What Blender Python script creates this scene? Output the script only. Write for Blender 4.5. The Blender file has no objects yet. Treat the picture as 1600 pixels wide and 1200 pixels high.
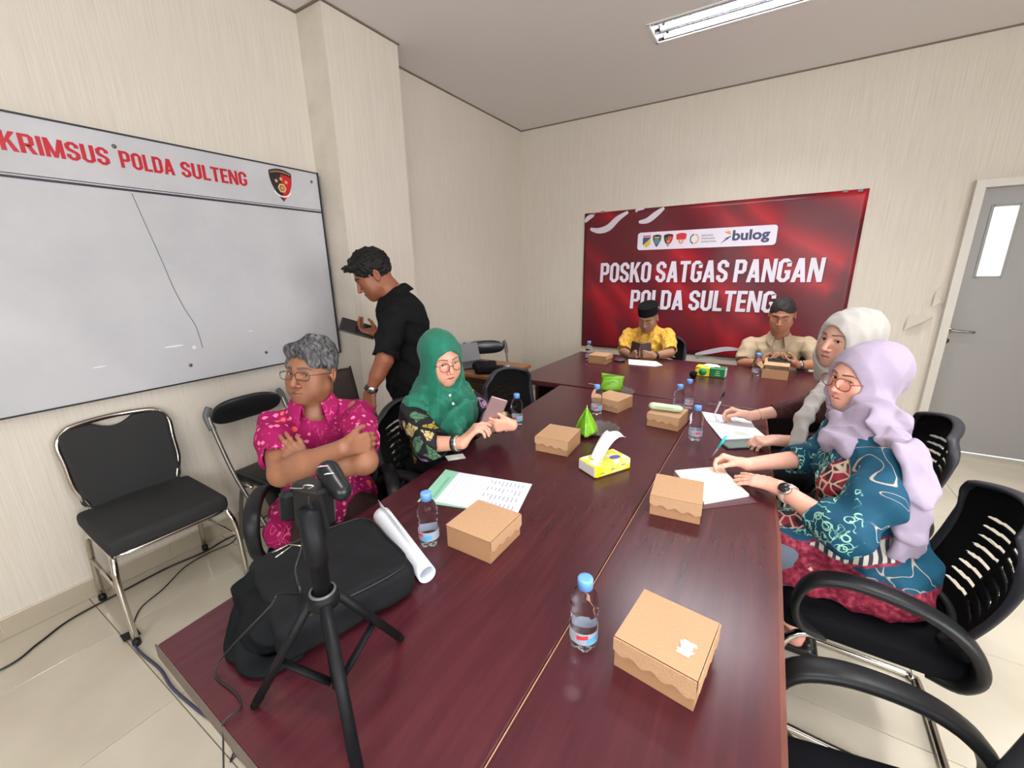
import bpy, math, random
import numpy as np
from mathutils import Vector, Matrix
C = bpy.data.collections.new('scene_objects'); bpy.context.scene.collection.children.link(C)
scn = bpy.context.scene
PI = math.pi
# ------------------------------------------------------------------ camera
CAMH = 1.55
def _n(v):
    v = np.array(v, float); return v / np.linalg.norm(v)
_f = 650.0
_Y = _n((413, -185, _f)); _D = _n((43, 2377, _f)); _D = _n(_D - _Y * np.dot(_D, _Y)); _Z = -_D; _X = np.cross(_Y, _Z)
cam = bpy.data.cameras.new('camera'); cam.sensor_width = 36; cam.sensor_fit = 'HORIZONTAL'; cam.lens = 36 * _f / 1600; cam.clip_start = 0.02
camo = bpy.data.objects.new('camera', cam); C.objects.link(camo)
right = (_X[0], _Y[0], _Z[0]); up = (-_X[1], -_Y[1], -_Z[1]); back = (-_X[2], -_Y[2], -_Z[2])
M = Matrix(((right[0], up[0], back[0], 0), (right[1], up[1], back[1], 0), (right[2], up[2], back[2], CAMH), (0, 0, 0, 1)))
camo.matrix_world = M
scn.camera = camo
scn.view_settings.view_transform = 'Standard'; scn.view_settings.look = 'None'
scn.view_settings.exposure = 0.30; scn.view_settings.gamma = 1.0; scn.view_settings.use_curve_mapping = False
# ------------------------------------------------------------------ light
w = bpy.data.worlds.new('world'); scn.world = w; w.use_nodes = True
w.node_tree.nodes['Background'].inputs[0].default_value = (0.85, 0.93, 1.0, 1); w.node_tree.nodes['Background'].inputs[1].default_value = 1.0
def area(name, loc, target, sx, sy, power, col=(1, 1, 1), spread=180):
    l = bpy.data.lights.new(name, 'AREA'); l.shape = 'RECTANGLE'; l.size = sx; l.size_y = sy; l.energy = power; l.color = col; l.spread = math.radians(spread)
    o = bpy.data.objects.new(name, l); C.objects.link(o); o.location = loc
    o.rotation_euler = (Vector(target) - Vector(loc)).to_track_quat('-Z', 'Y').to_euler(); return o
LIGHTS_HERE = True
for _x, _y, _sx, _sy, _p in ((-.31, 3.46, 1.18, .20, 46), (1.38, 2.03, .20, 1.18, 40), (-.31, .30, 1.18, .20, 24)):
    area('tube_light_glow', (_x, _y, 3.190), (_x, _y, 0), _sx, _sy, _p, (.98, .99, 1.0), 124)
area('window_and_fill_light', (2.93, -.25, 1.8), (-2.7, .9, 1.35), 2.4, 1.5, 100, (0.96, 0.98, 1.0), 170)
area('window_and_fill_light', (0.6, -1.72, 1.8), (0.2, 2.0, 1.1), 2.4, 1.4, 58, (0.96, 0.98, 1.0), 170)  # unseen fill light added behind the camera to lift the room
# ------------------------------------------------------------------ helpers
def lin(r, g, b):
    return tuple(((c / 255) / 12.92 if c / 255 <= 0.04045 else ((c / 255 + 0.055) / 1.055) ** 2.4) for c in (r, g, b))
def link(name, me, parent=None, mat=None, smooth=False):
    o = bpy.data.objects.new(name, me); C.objects.link(o)
    if parent is not None: o.parent = parent
    if mat is not None: me.materials.append(mat)
    if smooth: me.polygons.foreach_set('use_smooth', [True] * len(me.polygons))
    return o
def tag(o, label=None, cat=None, group=None, kind=None):
    if label: o['label'] = label
    if cat: o['category'] = cat
    if group: o['group'] = group
    if kind: o['kind'] = kind
    return o
def empty(name, loc=(0, 0, 0), rz=0, label=None, cat=None, group=None):
    o = bpy.data.objects.new(name, None); C.objects.link(o); o.location = loc; o.rotation_euler = (0, 0, rz); o.empty_display_size = .05
    return tag(o, label, cat, group)
def kids(o): return [c for c in bpy.data.objects if c.parent is o]
def dup(o, parent=None):
    ch = kids(o); c = o.copy(); C.objects.link(c)
    if parent is not None: c.parent = parent
    for k in ch: dup(k, c)
    return c
class MB:
    """collects simple shapes into one mesh"""
    def __init__(s): s.v = []; s.f = []; s.sm = []
    def add(s, vs, fs, sm=False):
        n = len(s.v); s.v += [tuple(map(float, p)) for p in vs]; s.f += [tuple(i + n for i in q) for q in fs]; s.sm += [sm] * len(fs); return s
    def box(s, c, size, R=None, bev=0):
        hx, hy, hz = [k / 2 for k in size]
        if bev <= 0:
            P = [(x, y, z) for x in (-hx, hx) for y in (-hy, hy) for z in (-hz, hz)]
            F = [(0, 1, 3, 2), (4, 6, 7, 5), (0, 4, 5, 1), (2, 3, 7, 6), (0, 2, 6, 4), (1, 5, 7, 3)]
            P = np.array(P)
        else:
            # chamfered box: rings
            b = bev; P = []; 
            for z, k in ((-hz, b), (-hz + b, 0), (hz - b, 0), (hz, b)):
                x, y = hx - k, hy - k
                P += [(x, y - b, z), (x - b, y, z), (-x + b, y, z), (-x, y - b, z), (-x, -y + b, z), (-x + b, -y, z), (x - b, -y, z), (x, -y + b, z)]
            F = []
            for r in range(3):
                for i in range(8):
                    j = (i + 1) % 8; F.append((r * 8 + i, r * 8 + j, r * 8 + 8 + j, r * 8 + 8 + i))
            F.append(tuple(range(7, -1, -1))); F.append(tuple(range(24, 32)))
            P = np.array(P)
        if R is not None: P = P @ np.array(R).T
        P = P + np.array(c); return s.add(P, F)
    def lathe(s, prof, c=(0, 0, 0), n=24, R=None, sm=True, cap=True):
        P = []; F = []
        for r, z in prof:
            for i in range(n):
                a = 2 * PI * i / n; P.append((r * math.cos(a), r * math.sin(a), z))
        m = len(prof)
        for k in range(m - 1):
            for i in range(n):
                j = (i + 1) % n; F.append((k * n + i, k * n + j, (k + 1) * n + j, (k + 1) * n + i))
        if cap:
            F.append(tuple(range(n - 1, -1, -1))); F.append(tuple(range((m - 1) * n, m * n)))
        P = np.array(P)
        if R is not None: P = P @ np.array(R).T
        return s.add(P + np.array(c), F, sm)
    def tube(s, pts, r, n=10, closed=False, flat=None, sm=True, capends=True):
        """pts path, r radius or list; flat=(wu,wv,up) elliptical section"""
        P = np.array(pts, float); m = len(P)
        rs = r if hasattr(r, '__len__') else [r] * m
        V = []; F = []
        prev = None
        for i in range(m):
            if closed: t = P[(i + 1) % m] - P[i - 1]
            else: t = P[min(i + 1, m - 1)] - P[max(i - 1, 0)]
            t = t / (np.linalg.norm(t) + 1e-9)
            if flat is not None: ref = np.array(flat[2], float)
            else: ref = prev if prev is not None else (np.array([0, 0, 1.]) if abs(t[2]) < .9 else np.array([1., 0, 0]))
            u = ref - t * np.dot(ref, t); u /= (np.linalg.norm(u) + 1e-9); prev = u
            v = np.cross(t, u)
            a, b = (flat[0], flat[1]) if flat is not None else (1, 1)
            for k in range(n):
                an = 2 * PI * k / n; cu, sv = math.cos(an), math.sin(an)
                if flat is not None and len(flat) > 3:  # superellipse
                    e = flat[3]; cu = math.copysign(abs(cu) ** e, cu); sv = math.copysign(abs(sv) ** e, sv)
                V.append(P[i] + (u * cu * a + v * sv * b) * rs[i])
        L = m if closed else m - 1
        for i in range(L):
            for k in range(n):
                j = (k + 1) % n; i2 = (i + 1) % m
                F.append((i * n + k, i * n + j, i2 * n + j, i2 * n + k))
        s.add(V, F, sm)
        if not closed and capends:
            b0 = len(s.v) - len(V)
            s.f.append(tuple(b0 + k for k in range(n - 1, -1, -1))); s.sm.append(False)
            s.f.append(tuple(b0 + (m - 1) * n + k for k in range(n))); s.sm.append(False)
        return s
    def grid(s, fn, nu, nv, sm=True, skip=None):
        V = [fn(i / nu, j / nv) for j in range(nv + 1) for i in range(nu + 1)]
        F = []
        for j in range(nv):
            for i in range(nu):
                if skip and skip(i, j): continue
                a = j * (nu + 1) + i; F.append((a, a + 1, a + nu + 2, a + nu + 1))
        return s.add(V, F, sm)
    def prism(s, poly, z0, z1, R=None, c=(0, 0, 0)):
        n = len(poly); P = [(x, y, z0) for x, y in poly] + [(x, y, z1) for x, y in poly]
        F = [(i, (i + 1) % n, n + (i + 1) % n, n + i) for i in range(n)] + [tuple(range(n - 1, -1, -1)), tuple(range(n, 2 * n))]
        P = np.array(P)
        if R is not None: P = P @ np.array(R).T
        return s.add(P + np.array(c), F)
    def build(s, name, mat=None, parent=None, solid=0, bevel=0, sub=0):
        me = bpy.data.meshes.new(name); me.from_pydata(s.v, [], s.f); me.update()
        me.polygons.foreach_set('use_smooth', s.sm)
        o = link(name, me, parent, mat)
        if solid:
            md = o.modifiers.new('s', 'SOLIDIFY'); md.thickness = solid; md.offset = 0
        if bevel:
            md = o.modifiers.new('b', 'BEVEL'); md.width = bevel; md.segments = 2; md.limit_method = 'ANGLE'
        if sub:
            md = o.modifiers.new('u', 'SUBSURF'); md.levels = sub; md.render_levels = sub
        return o
def smooth_path(pts, k=6, closed=False):
    P = [np.array(p, float) for p in pts]; out = []; n = len(P)
    rng = range(n) if closed else range(n - 1)
    for i in rng:
        p0 = P[(i - 1) % n] if (closed or i > 0) else P[0]; p1 = P[i]; p2 = P[(i + 1) % n]; p3 = P[(i + 2) % n] if (closed or i + 2 < n) else P[-1]
        for j in range(k):
            t = j / k; out.append(.5 * ((2 * p1) + (-p0 + p2) * t + (2 * p0 - 5 * p1 + 4 * p2 - p3) * t * t + (-p0 + 3 * p1 - 3 * p2 + p3) * t ** 3))
    if not closed: out.append(P[-1])
    return out
# ------------------------------------------------------------------ materials
def mat(name, col, rough=.5, metal=0, spec=.5, **kw):
    m = bpy.data.materials.new(name); m.use_nodes = True; nt = m.node_tree; b = nt.nodes['Principled BSDF']
    b.inputs['Base Color'].default_value = (*col, 1); b.inputs['Roughness'].default_value = rough; b.inputs['Metallic'].default_value = metal
    b.inputs['Specular IOR Level'].default_value = spec
    for k, v in kw.items(): b.inputs[k.replace('_', ' ')].default_value = v
    return m
class N:
    """node building shorthand"""
    def __init__(s, m): s.nt = m.node_tree; s.b = s.nt.nodes['Principled BSDF']
    def new(s, t, **kw):
        n = s.nt.nodes.new(t)
        for k, v in kw.items():
            if hasattr(n, k): setattr(n, k, v)
        return n
    def L(s, a, b): s.nt.links.new(a, b)
    def coord(s, scale=(1, 1, 1), kind='Object', loc=(0, 0, 0), rot=(0, 0, 0)):
        c = s.new('ShaderNodeTexCoord'); m = s.new('ShaderNodeMapping'); m.inputs['Scale'].default_value = scale; m.inputs['Location'].default_value = loc; m.inputs['Rotation'].default_value = rot
        s.L(c.outputs[kind], m.inputs[0]); return m.outputs[0]
    def noise(s, co, scale, detail=3, rough=.5, dist=0):
        n = s.new('ShaderNodeTexNoise'); n.inputs['Scale'].default_value = scale; n.inputs['Detail'].default_value = detail; n.inputs['Roughness'].default_value = rough; n.inputs['Distortion'].default_value = dist
        s.L(co, n.inputs['Vector']); return n.outputs['Fac']
    def vor(s, co, scale, feature='F1', dist='EUCLIDEAN', out='Distance', rnd=1):
        n = s.new('ShaderNodeTexVoronoi'); n.feature = feature
        try: n.distance = dist
        except Exception: pass
        n.inputs['Scale'].default_value = scale; n.inputs['Randomness'].default_value = rnd; s.L(co, n.inputs['Vector']); return n.outputs[out]
    def ramp(s, fac, stops, interp='LINEAR'):
        r = s.new('ShaderNodeValToRGB'); r.color_ramp.interpolation = interp; e = r.color_ramp.elements
        while len(e) < len(stops): e.new(.5)
        for k, (p, c) in enumerate(stops):
            e[k].position = p; e[k].color = (*c, 1) if hasattr(c, '__len__') else (c, c, c, 1)
        s.L(fac, r.inputs[0]); return r.outputs[0]
    def mix(s, fac, a, b, mode='MIX'):
        m = s.new('ShaderNodeMix'); m.data_type = 'RGBA'; m.blend_type = mode
        for v, i in ((fac, 0), (a, 6), (b, 7)):
            if hasattr(v, 'is_linked') or isinstance(v, bpy.types.NodeSocket): s.L(v, m.inputs[i])
            else: m.inputs[i].default_value = v if i == 0 else (*v, 1)
        return m.outputs[2]
    def math(s, op, a, b=0):
        m = s.new('ShaderNodeMath'); m.operation = op
        for v, i in ((a, 0), (b, 1)):
            if isinstance(v, bpy.types.NodeSocket): s.L(v, m.inputs[i])
            else: m.inputs[i].default_value = v
        return m.outputs[0]
    def col(s, v): s.L(v, s.b.inputs['Base Color'])
    def rough(s, v): s.L(v, s.b.inputs['Roughness'])
    def bump(s, v, strength=.3, dist=.002):
        b = s.new('ShaderNodeBump'); b.inputs['Strength'].default_value = strength; b.inputs['Distance'].default_value = dist; s.L(v, b.inputs['Height']); s.L(b.outputs[0], s.b.inputs['Normal'])
    def attr(s, name, out='Color'):
        a = s.new('ShaderNodeAttribute'); a.attribute_name = name; return a.outputs[out]
def cloth(name, col, rough=.85, var=.12, weave=900):
    m = mat(name, col, rough, spec=.25 if max(col) > .03 else .10); n = N(m); co = n.coord()
    f = n.noise(co, 6, 3)
    n.col(n.mix(f, tuple(c * (1 - var) for c in col), tuple(min(1, c * (1 + var)) for c in col)))
    n.bump(n.noise(co, weave, 1), .25, .0006); m.node_tree.nodes['Principled BSDF'].inputs['Sheen Weight'].default_value = .12 if max(col) > .05 else 0
    return m
# ------------------------------------------------------------------ implicit surfaces
class Sdf:
    def __init__(s): s.p = []
    def cap(s, a, b, ra, rb=None, k=.02, op='u', flat=None):
        """round cone a->b ; flat=(dir, factor) squashes the section along dir"""
        rb = ra if rb is None else rb
        s.p.append(('c', np.array(a, float), np.array(b, float), ra, rb, k, op, flat)); return s
    def ell(s, c, r, R=None, k=.02, op='u'):
        s.p.append(('e', np.array(c, float), np.array(r, float) if hasattr(r, '__len__') else np.array([r] * 3, float), None if R is None else np.array(R, float), k, op)); return s
    def box(s, c, h, R=None, rd=.005, k=.005, op='u'):
        s.p.append(('b', np.array(c, float), np.array(h, float), None if R is None else np.array(R, float), rd, k, op)); return s
    def plane(s, pt, n, k=.003):
        """removes the half space on the side of n"""
        s.p.append(('p', np.array(pt, float), _n(n), k)); return s
    def bounds(s):
        lo = np.full(3, 1e9); hi = -lo
        for p in s.p:
            if p[0] == 'c' and p[6] == 'u':
                r = max(p[3], p[4]); lo = np.minimum(lo, np.minimum(p[1], p[2]) - r); hi = np.maximum(hi, np.maximum(p[1], p[2]) + r)
            elif p[0] in 'eb' and p[-1] == 'u':
                ext = p[2] if p[3] is None else np.abs(p[3]) @ p[2]
                if p[0] == 'b': ext = ext + p[4]
                lo = np.minimum(lo, p[1] - ext); hi = np.maximum(hi, p[1] + ext)
        return lo, hi
    def field(s, res, disp=None, pad=.02):
        lo, hi = s.bounds(); lo = lo - pad; hi = hi + pad
        n = np.ceil((hi - lo) / res).astype(int) + 1
        ax = [(lo[i] + np.arange(n[i]) * res).astype(np.float32) for i in range(3)]
        F = np.full(tuple(n), 1.0, np.float32)
        for p in s.p:
            if p[0] == 'p':
                d = (ax[0][:, None, None] - p[1][0]) * p[2][0] + (ax[1][None, :, None] - p[1][1]) * p[2][1] + (ax[2][None, None, :] - p[1][2]) * p[2][2]
                np.maximum(F, d.astype(np.float32), out=F); continue
            if p[0] == 'c':
                a, b, ra, rb, k, op, flat = p[1:]; r = max(ra, rb); L = np.minimum(a, b) - r; H = np.maximum(a, b) + r
            elif p[0] == 'e':
                c, r, R, k, op = p[1:]; ext = r if R is None else np.abs(R) @ r; L = c - ext; H = c + ext
            else:
                c, hh, R, rd, k, op = p[1:]; ext = (hh if R is None else np.abs(R) @ hh) + rd; L = c - ext; H = c + ext
            m = k + 4 * res + .012
            i0 = np.maximum(((L - m - lo) / res).astype(int), 0); i1 = np.minimum(((H + m - lo) / res).astype(int) + 2, n)
            if (i1 <= i0).any(): continue
            sl = tuple(slice(i0[i], i1[i]) for i in range(3))
            x = ax[0][sl[0]][:, None, None]; y = ax[1][sl[1]][None, :, None]; z = ax[2][sl[2]][None, None, :]
            if p[0] == 'c':
                d0 = b - a; dd = float(d0 @ d0) + 1e-12
                px, py, pz = x - a[0], y - a[1], z - a[2]
                h = np.clip((px * d0[0] + py * d0[1] + pz * d0[2]) / dd, 0, 1)
                qx, qy, qz = px - h * d0[0], py - h * d0[1], pz - h * d0[2]
                if flat is not None:
                    fd = _n(flat[0]); t = qx * fd[0] + qy * fd[1] + qz * fd[2]; g = (1 / flat[1] - 1)
                    qx = qx + t * g * fd[0]; qy = qy + t * g * fd[1]; qz = qz + t * g * fd[2]
                d = np.sqrt(qx * qx + qy * qy + qz * qz) - (ra + h * (rb - ra))
            else:
                qx, qy, qz = x - c[0], y - c[1], z - c[2]
                if R is not None:
                    qx, qy, qz = (qx * R[0, 0] + qy * R[1, 0] + qz * R[2, 0], qx * R[0, 1] + qy * R[1, 1] + qz * R[2, 1], qx * R[0, 2] + qy * R[1, 2] + qz * R[2, 2])
                if p[0] == 'e':
                    k0 = np.sqrt((qx / r[0]) ** 2 + (qy / r[1]) ** 2 + (qz / r[2]) ** 2); k1 = np.sqrt((qx / r[0] ** 2) ** 2 + (qy / r[1] ** 2) ** 2 + (qz / r[2] ** 2) ** 2) + 1e-9
                    d = k0 * (k0 - 1) / k1
                    d = np.where(k0 < 1e-3, -min(r), d)
                else:
                    ax_, ay_, az_ = np.abs(qx) - hh[0] + 0 * qy + 0 * qz, np.abs(qy) - hh[1] + 0 * qx + 0 * qz, np.abs(qz) - hh[2] + 0 * qx + 0 * qy
                    d = np.sqrt(np.maximum(ax_, 0) ** 2 + np.maximum(ay_, 0) ** 2 + np.maximum(az_, 0) ** 2) + np.minimum(np.maximum(ax_, np.maximum(ay_, az_)), 0) - rd
            G = F[sl]; d = d.astype(np.float32)
            if op == 'u':
                h = np.clip(.5 + .5 * (G - d) / k, 0, 1); G[...] = G * (1 - h) + d * h - k * h * (1 - h)
            else:
                d = -d; h = np.clip(.5 + .5 * (d - G) / k, 0, 1); G[...] = G * (1 - h) + d * h + k * h * (1 - h)
        if disp is not None:
            near = np.abs(F) < .035; I = np.nonzero(near)
            P = np.stack([ax[i][I[i]] for i in range(3)], 1)
            F[I] += disp(P).astype(np.float32)
        F[0] = F[-1] = 1; F[:, 0] = F[:, -1] = 1; F[:, :, 0] = F[:, :, -1] = 1
        return F, lo
    def mesh(s, res, disp=None):
        F, lo = s.field(res, disp); ins = F < 0
        nx, ny, nz = F.shape
        cnt = np.zeros((nx - 1, ny - 1, nz - 1), np.int8); acc = np.zeros((nx - 1, ny - 1, nz - 1, 3), np.float32)
        faces = []
        crossings = []
        for axd in range(3):
            sA = [slice(None)] * 3; sB = [slice(None)] * 3; sA[axd] = slice(0, -1); sB[axd] = slice(1, None)
            a = F[tuple(sA)]; b = F[tuple(sB)]; I = np.nonzero((a < 0) != (b < 0)); av = a[I]; bv = b[I]; t = av / (av - bv)
            pos = np.stack(I, 1).astype(np.float32); pos[:, axd] += t; crossings.append((I, av < 0))
            o = [q for q in range(3) if q != axd]
            for da in (0, 1):
                for db in (0, 1):
                    idx = [I[0].copy(), I[1].copy(), I[2].copy()]; idx[o[0]] = idx[o[0]] - da; idx[o[1]] = idx[o[1]] - db
                    ok = (idx[o[0]] >= 0) & (idx[o[1]] >= 0) & (idx[o[0]] < F.shape[o[0]] - 1) & (idx[o[1]] < F.shape[o[1]] - 1)
                    ii = tuple(q[ok] for q in idx)
                    np.add.at(cnt, ii, 1); np.add.at(acc, ii, pos[ok])
        act = np.nonzero(cnt > 0); ids = np.full(cnt.shape, -1, np.int32); ids[act] = np.arange(len(act[0]))
        V = acc[act] / cnt[act][:, None] * res + lo
        for axd in range(3):
            I, inside = crossings[axd]; o = [q for q in range(3) if q != axd]
            q = []
            for da, db in ((0, 0), (1, 0), (1, 1), (0, 1)):
                idx = [I[0], I[1], I[2]]; idx[o[0]] = idx[o[0]] - da; idx[o[1]] = idx[o[1]] - db
                q.append(ids[tuple(idx)])
            q = np.stack(q, 1); flip = inside if axd != 1 else ~inside
            q[~flip] = q[~flip][:, ::-1]; faces.append(q)
        return V.astype(np.float64), np.concatenate(faces)
def npmesh(name, parts, mat_, parent=None, origin=(0, 0, 0), cols=None, modify=None):
    """parts: list of (V,F) ; one mesh; cols list of (n,3)"""
    Vs = np.concatenate([p[0] for p in parts]) - np.array(origin); off = 0; Fs = []
    for V, F in parts: Fs.append(F + off); off += len(V)
    Fs = np.concatenate(Fs)
    me = bpy.data.meshes.new(name); me.vertices.add(len(Vs)); me.vertices.foreach_set('co', Vs.astype(np.float32).ravel())
    me.loops.add(Fs.size); me.loops.foreach_set('vertex_index', Fs.astype(np.int32).ravel())
    me.polygons.add(len(Fs)); me.polygons.foreach_set('loop_start', np.arange(0, Fs.size, 4, dtype=np.int32)); me.polygons.foreach_set('loop_total', np.full(len(Fs), 4, np.int32))
    me.update(calc_edges=True)
    if cols is not None:
        a = me.color_attributes.new('Col', 'FLOAT_COLOR', 'POINT'); cc = np.concatenate(cols); cc = np.concatenate([cc, np.ones((len(cc), 1))], 1); a.data.foreach_set('color', cc.astype(np.float32).ravel())
    return link(name, me, parent, mat_, smooth=True)
def V3(*a): return np.array(a, float)
def unit(v): v = np.array(v, float); return v / (np.linalg.norm(v) + 1e-12)
def sst(e0, e1, x): t = np.clip((x - e0) / (e1 - e0), 0, 1); return t * t * (3 - 2 * t)
def segd(P, a, b):
    a = np.array(a, float); b = np.array(b, float); d = b - a; h = np.clip(((P - a) @ d) / (d @ d), 0, 1); return np.linalg.norm(P - a - h[:, None] * d, axis=1)
def frame(fwd, lean=0, roll=0, pitch=None):
    """columns right, forward, up. lean>0 tips forward"""
    f = unit((fwd[0], fwd[1], 0)); r = V3(f[1], -f[0], 0); u = V3(0, 0, 1)
    c, s = math.cos(lean), math.sin(lean); f2 = f * c - u * s; u2 = u * c + f * s
    c, s = math.cos(roll), math.sin(roll); r3 = r * c + u2 * s; u3 = u2 * c - r * s
    return np.stack([r3, f2, u3], 1)
def folds(seed, amp=.003, fr=38, n=4, dirs=None):
    rg = np.random.RandomState(seed); ks = []
    for i in range(n):
        d = unit(rg.randn(3)) if dirs is None else unit(unit(dirs[i % len(dirs)]) + rg.randn(3) * .14)
        ks.append((d * fr * 2.3 * (.7 + .6 * rg.rand()), unit(rg.randn(3)) * fr * (.6 if dirs is None else .30), rg.rand() * 6.28, rg.rand() * 6.28))
    def g(P):
        o = np.zeros(len(P))
        for k, k2, a, b in ks: o += np.sqrt(np.sin((P @ k + a + 1.5 * np.sin(P @ k2 + b)) * .5) ** 2 + .02) - .64
        return amp * o / n * 3.2
    return g
# ------------------------------------------------------------------ people: heads, hands
def skin_mat():
    m = mat('skin', (1, 1, 1), .48, spec=.4); n = N(m); a = n.attr('Col'); co = n.coord()
    n.col(n.mix(1.0, a, n.ramp(n.noise(co, 60, 3), [(0, .93), (1, 1.05)]), 'MULTIPLY')); n.bump(n.noise(co, 420, 2), .12, .001)
    n.b.inputs['Subsurface Weight'].default_value = .08; n.b.inputs['Subsurface Radius'].default_value = (.01, .004, .002); n.b.inputs['Subsurface Scale'].default_value = .5
    return m
SKIN = skin_mat()
def head_sdf(w=1.0, jaw=1.0, fat=1.0, nose=1.0, eye=.0058, fem=False, neck=.055, neckdir=(0, -.03, -.19), ears=True, lipf=1.0):
    S = Sdf()
    S.ell((0, -.012, .030), (.0745 * w, .096, .084))
    S.ell((0, .026, -.028), (.0635 * w, .060, .086), k=.03)
    for s in (-1, 1):
        S.cap((s * .048 * w * jaw, .006, -.058), (s * .014, .060, -.096), .019, .017, k=.03)
        S.ell((s * .043 * w, .052, -.022), .021 * fat, k=.025)
        S.ell((s * .036 * w, .050, -.058), .024 * fat, k=.03)
        S.cap((s * .008, .0845, .020), (s * .043 * w, .064, .024), .0085 if not fem else .006, .008, k=.014)
    S.ell((0, .066, -.098), (.018, .015, .015), k=.02)
    S.ell((0, .064, -.070), (.030, .026, .026), k=.02)
    for s in (-1, 1): S.ell((s * .032, .100, -.001), (.016, .018, .0125), k=.014, op='s')
    S.cap((0, .083, .010), (0, .1005 + .004 * nose, -.036), .0068, .0098 * nose, k=.010)
    for s in (-1, 1):
        S.ell((s * .0125 * nose, .0925, -.041), (.0078 * nose, .0095, .0068), k=.006)
        S.ell((s * .006, .0985, -.0505), (.0032, .006, .0035), k=.002, op='s')
    for s in (-1, 1): S.ell((s * .0315, .0655, -.001), .0165, k=.003)   # lids over the eyeball
    for s in (-1, 1):
        if eye > 0: S.ell((s * .0315, .084, -.0012), (.0138, .013, eye), R=None, k=.0012, op='s')
    S.cap((0, .0905, -.0655), (-.021, .0795, -.0688), .0052 * lipf, .0024, k=.004); S.cap((0, .0905, -.0655), (.021, .0795, -.0688), .0052 * lipf, .0024, k=.003)
    S.cap((-.015, .0830, -.0745), (.015, .0830, -.0745), .0055 * lipf, k=.004); S.ell((0, .0875, -.0755), (.010, .0045 * lipf, .005 * lipf), k=.005)
    S.cap((-.021, .0850, -.0690), (0, .0965, -.0702), .0014, k=.002, op='s'); S.cap((.021, .0850, -.0690), (0, .0965, -.0702), .0014, k=.002, op='s')
    if ears:
        for s in (-1, 1):
            R = np.array(frame((s * .35, 1), 0)); R = R @ np.array([[1, 0, 0], [0, math.cos(.2), -math.sin(.2)], [0, math.sin(.2), math.cos(.2)]])
            S.ell((s * .080 * w, -.012, -.006), (.0075, .0175, .031), R=R, k=.006)
            S.ell((s * .0865 * w, -.007, -.004), (.006, .0105, .019), R=R, k=.004, op='s')
            S.ell((s * .0775 * w, .002, -.010), (.006, .006, .008), k=.005)
    nd = V3(*neckdir); S.cap((0, -.022, -.055), nd, neck, neck * 1.08, k=.028)
    return S
def head_cols(P, skin, lip, brow, fem=False, eye=.0058, beard=0, browt=1.0, blush=0):
    skin = np.array(skin); Cc = np.tile(skin, (len(P), 1)); ax = np.abs(P[:, 0]); Q = P.copy(); Q[:, 0] = ax
    front = P[:, 1] > .04
    def blend(m, c):
        m = (m * front)[:, None]; Cc[:] = Cc * (1 - m) + np.array(c) * m
    # warm zones of pigment
    red = skin * V3(1.05, .80, .78)
    blend(.5 * np.exp(-((ax - .0) ** 2 / .018 ** 2 + (P[:, 2] + .042) ** 2 / .014 ** 2)), red)
    if blush: blend(blush * np.exp(-((ax - .045) ** 2 / .016 ** 2 + (P[:, 2] + .030) ** 2 / .016 ** 2)), skin * V3(1.1, .66, .62))
    if beard: blend(beard * sst(.030, .045, -P[:, 2]) * (1 - .5 * sst(.03, .06, ax)), skin * V3(.75, .74, .76))
    # eye shadow / under eye
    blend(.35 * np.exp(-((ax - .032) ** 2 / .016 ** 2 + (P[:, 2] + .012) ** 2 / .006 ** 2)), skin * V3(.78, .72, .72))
    lipd = np.minimum(segd(Q, (0, .091, -.0660), (.021, .080, -.0690)) - (.0060 if fem else .0048), segd(Q, (0, .087, -.0752), (.016, .083, -.0735)) - (.0064 if fem else .0050))
    blend(1 - sst(-.0008, .0012, lipd), lip)
    ml = segd(Q * V3(1, 0, 1), (0, 0, -.0702), (.022, 0, -.0690)); blend((1 - sst(.0006, .0018, ml)) * .8, np.array(lip) * .3)  # dark line between the lips, shade painted into the lip colour
    # brows
    bz = .0225 + .0012 * sst(.012, .030, ax) + (.0012 if fem else 0) * sst(.02, .036, ax) - .0055 * sst(.038, .054, ax)
    bd = np.abs(P[:, 2] - bz); th = (.0042 - .0026 * sst(.03, .054, ax)) * browt
    blend((1 - sst(th * .6, th * 1.25, bd)) * sst(.008, .012, ax) * (1 - sst(.050, .055, ax)) * .92, brow)
    # lash line
    e = max(eye, .0016); ex = (ax - .0315) / .0148; lz = -.0012 + np.sqrt(np.clip(1 - ex ** 2, 0, 1)) * (e + .0006)
    if eye <= 0: lz = -.004 - .003 * np.sqrt(np.clip(1 - ex ** 2, 0, 1))
    m = (1 - sst(.0007, .0022 if fem else .0016, np.abs(P[:, 2] - lz))) * (np.abs(ex) < 1.04)
    blend(m * (.95 if fem else .75), (.02, .012, .01))
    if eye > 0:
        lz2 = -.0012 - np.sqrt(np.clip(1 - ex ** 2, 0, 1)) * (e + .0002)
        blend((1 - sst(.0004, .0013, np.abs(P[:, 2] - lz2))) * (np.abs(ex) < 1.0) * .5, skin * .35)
    # lid crease drawn as a darker line, its shade in the skin colour
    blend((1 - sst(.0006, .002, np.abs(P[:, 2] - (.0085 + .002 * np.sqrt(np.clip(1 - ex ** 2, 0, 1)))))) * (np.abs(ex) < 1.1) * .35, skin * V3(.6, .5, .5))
    return Cc
EYE = mat('eyeball', (1, 1, 1), .12, spec=.6); _n_ = N(EYE); _n_.col(_n_.attr('Col'))
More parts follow.
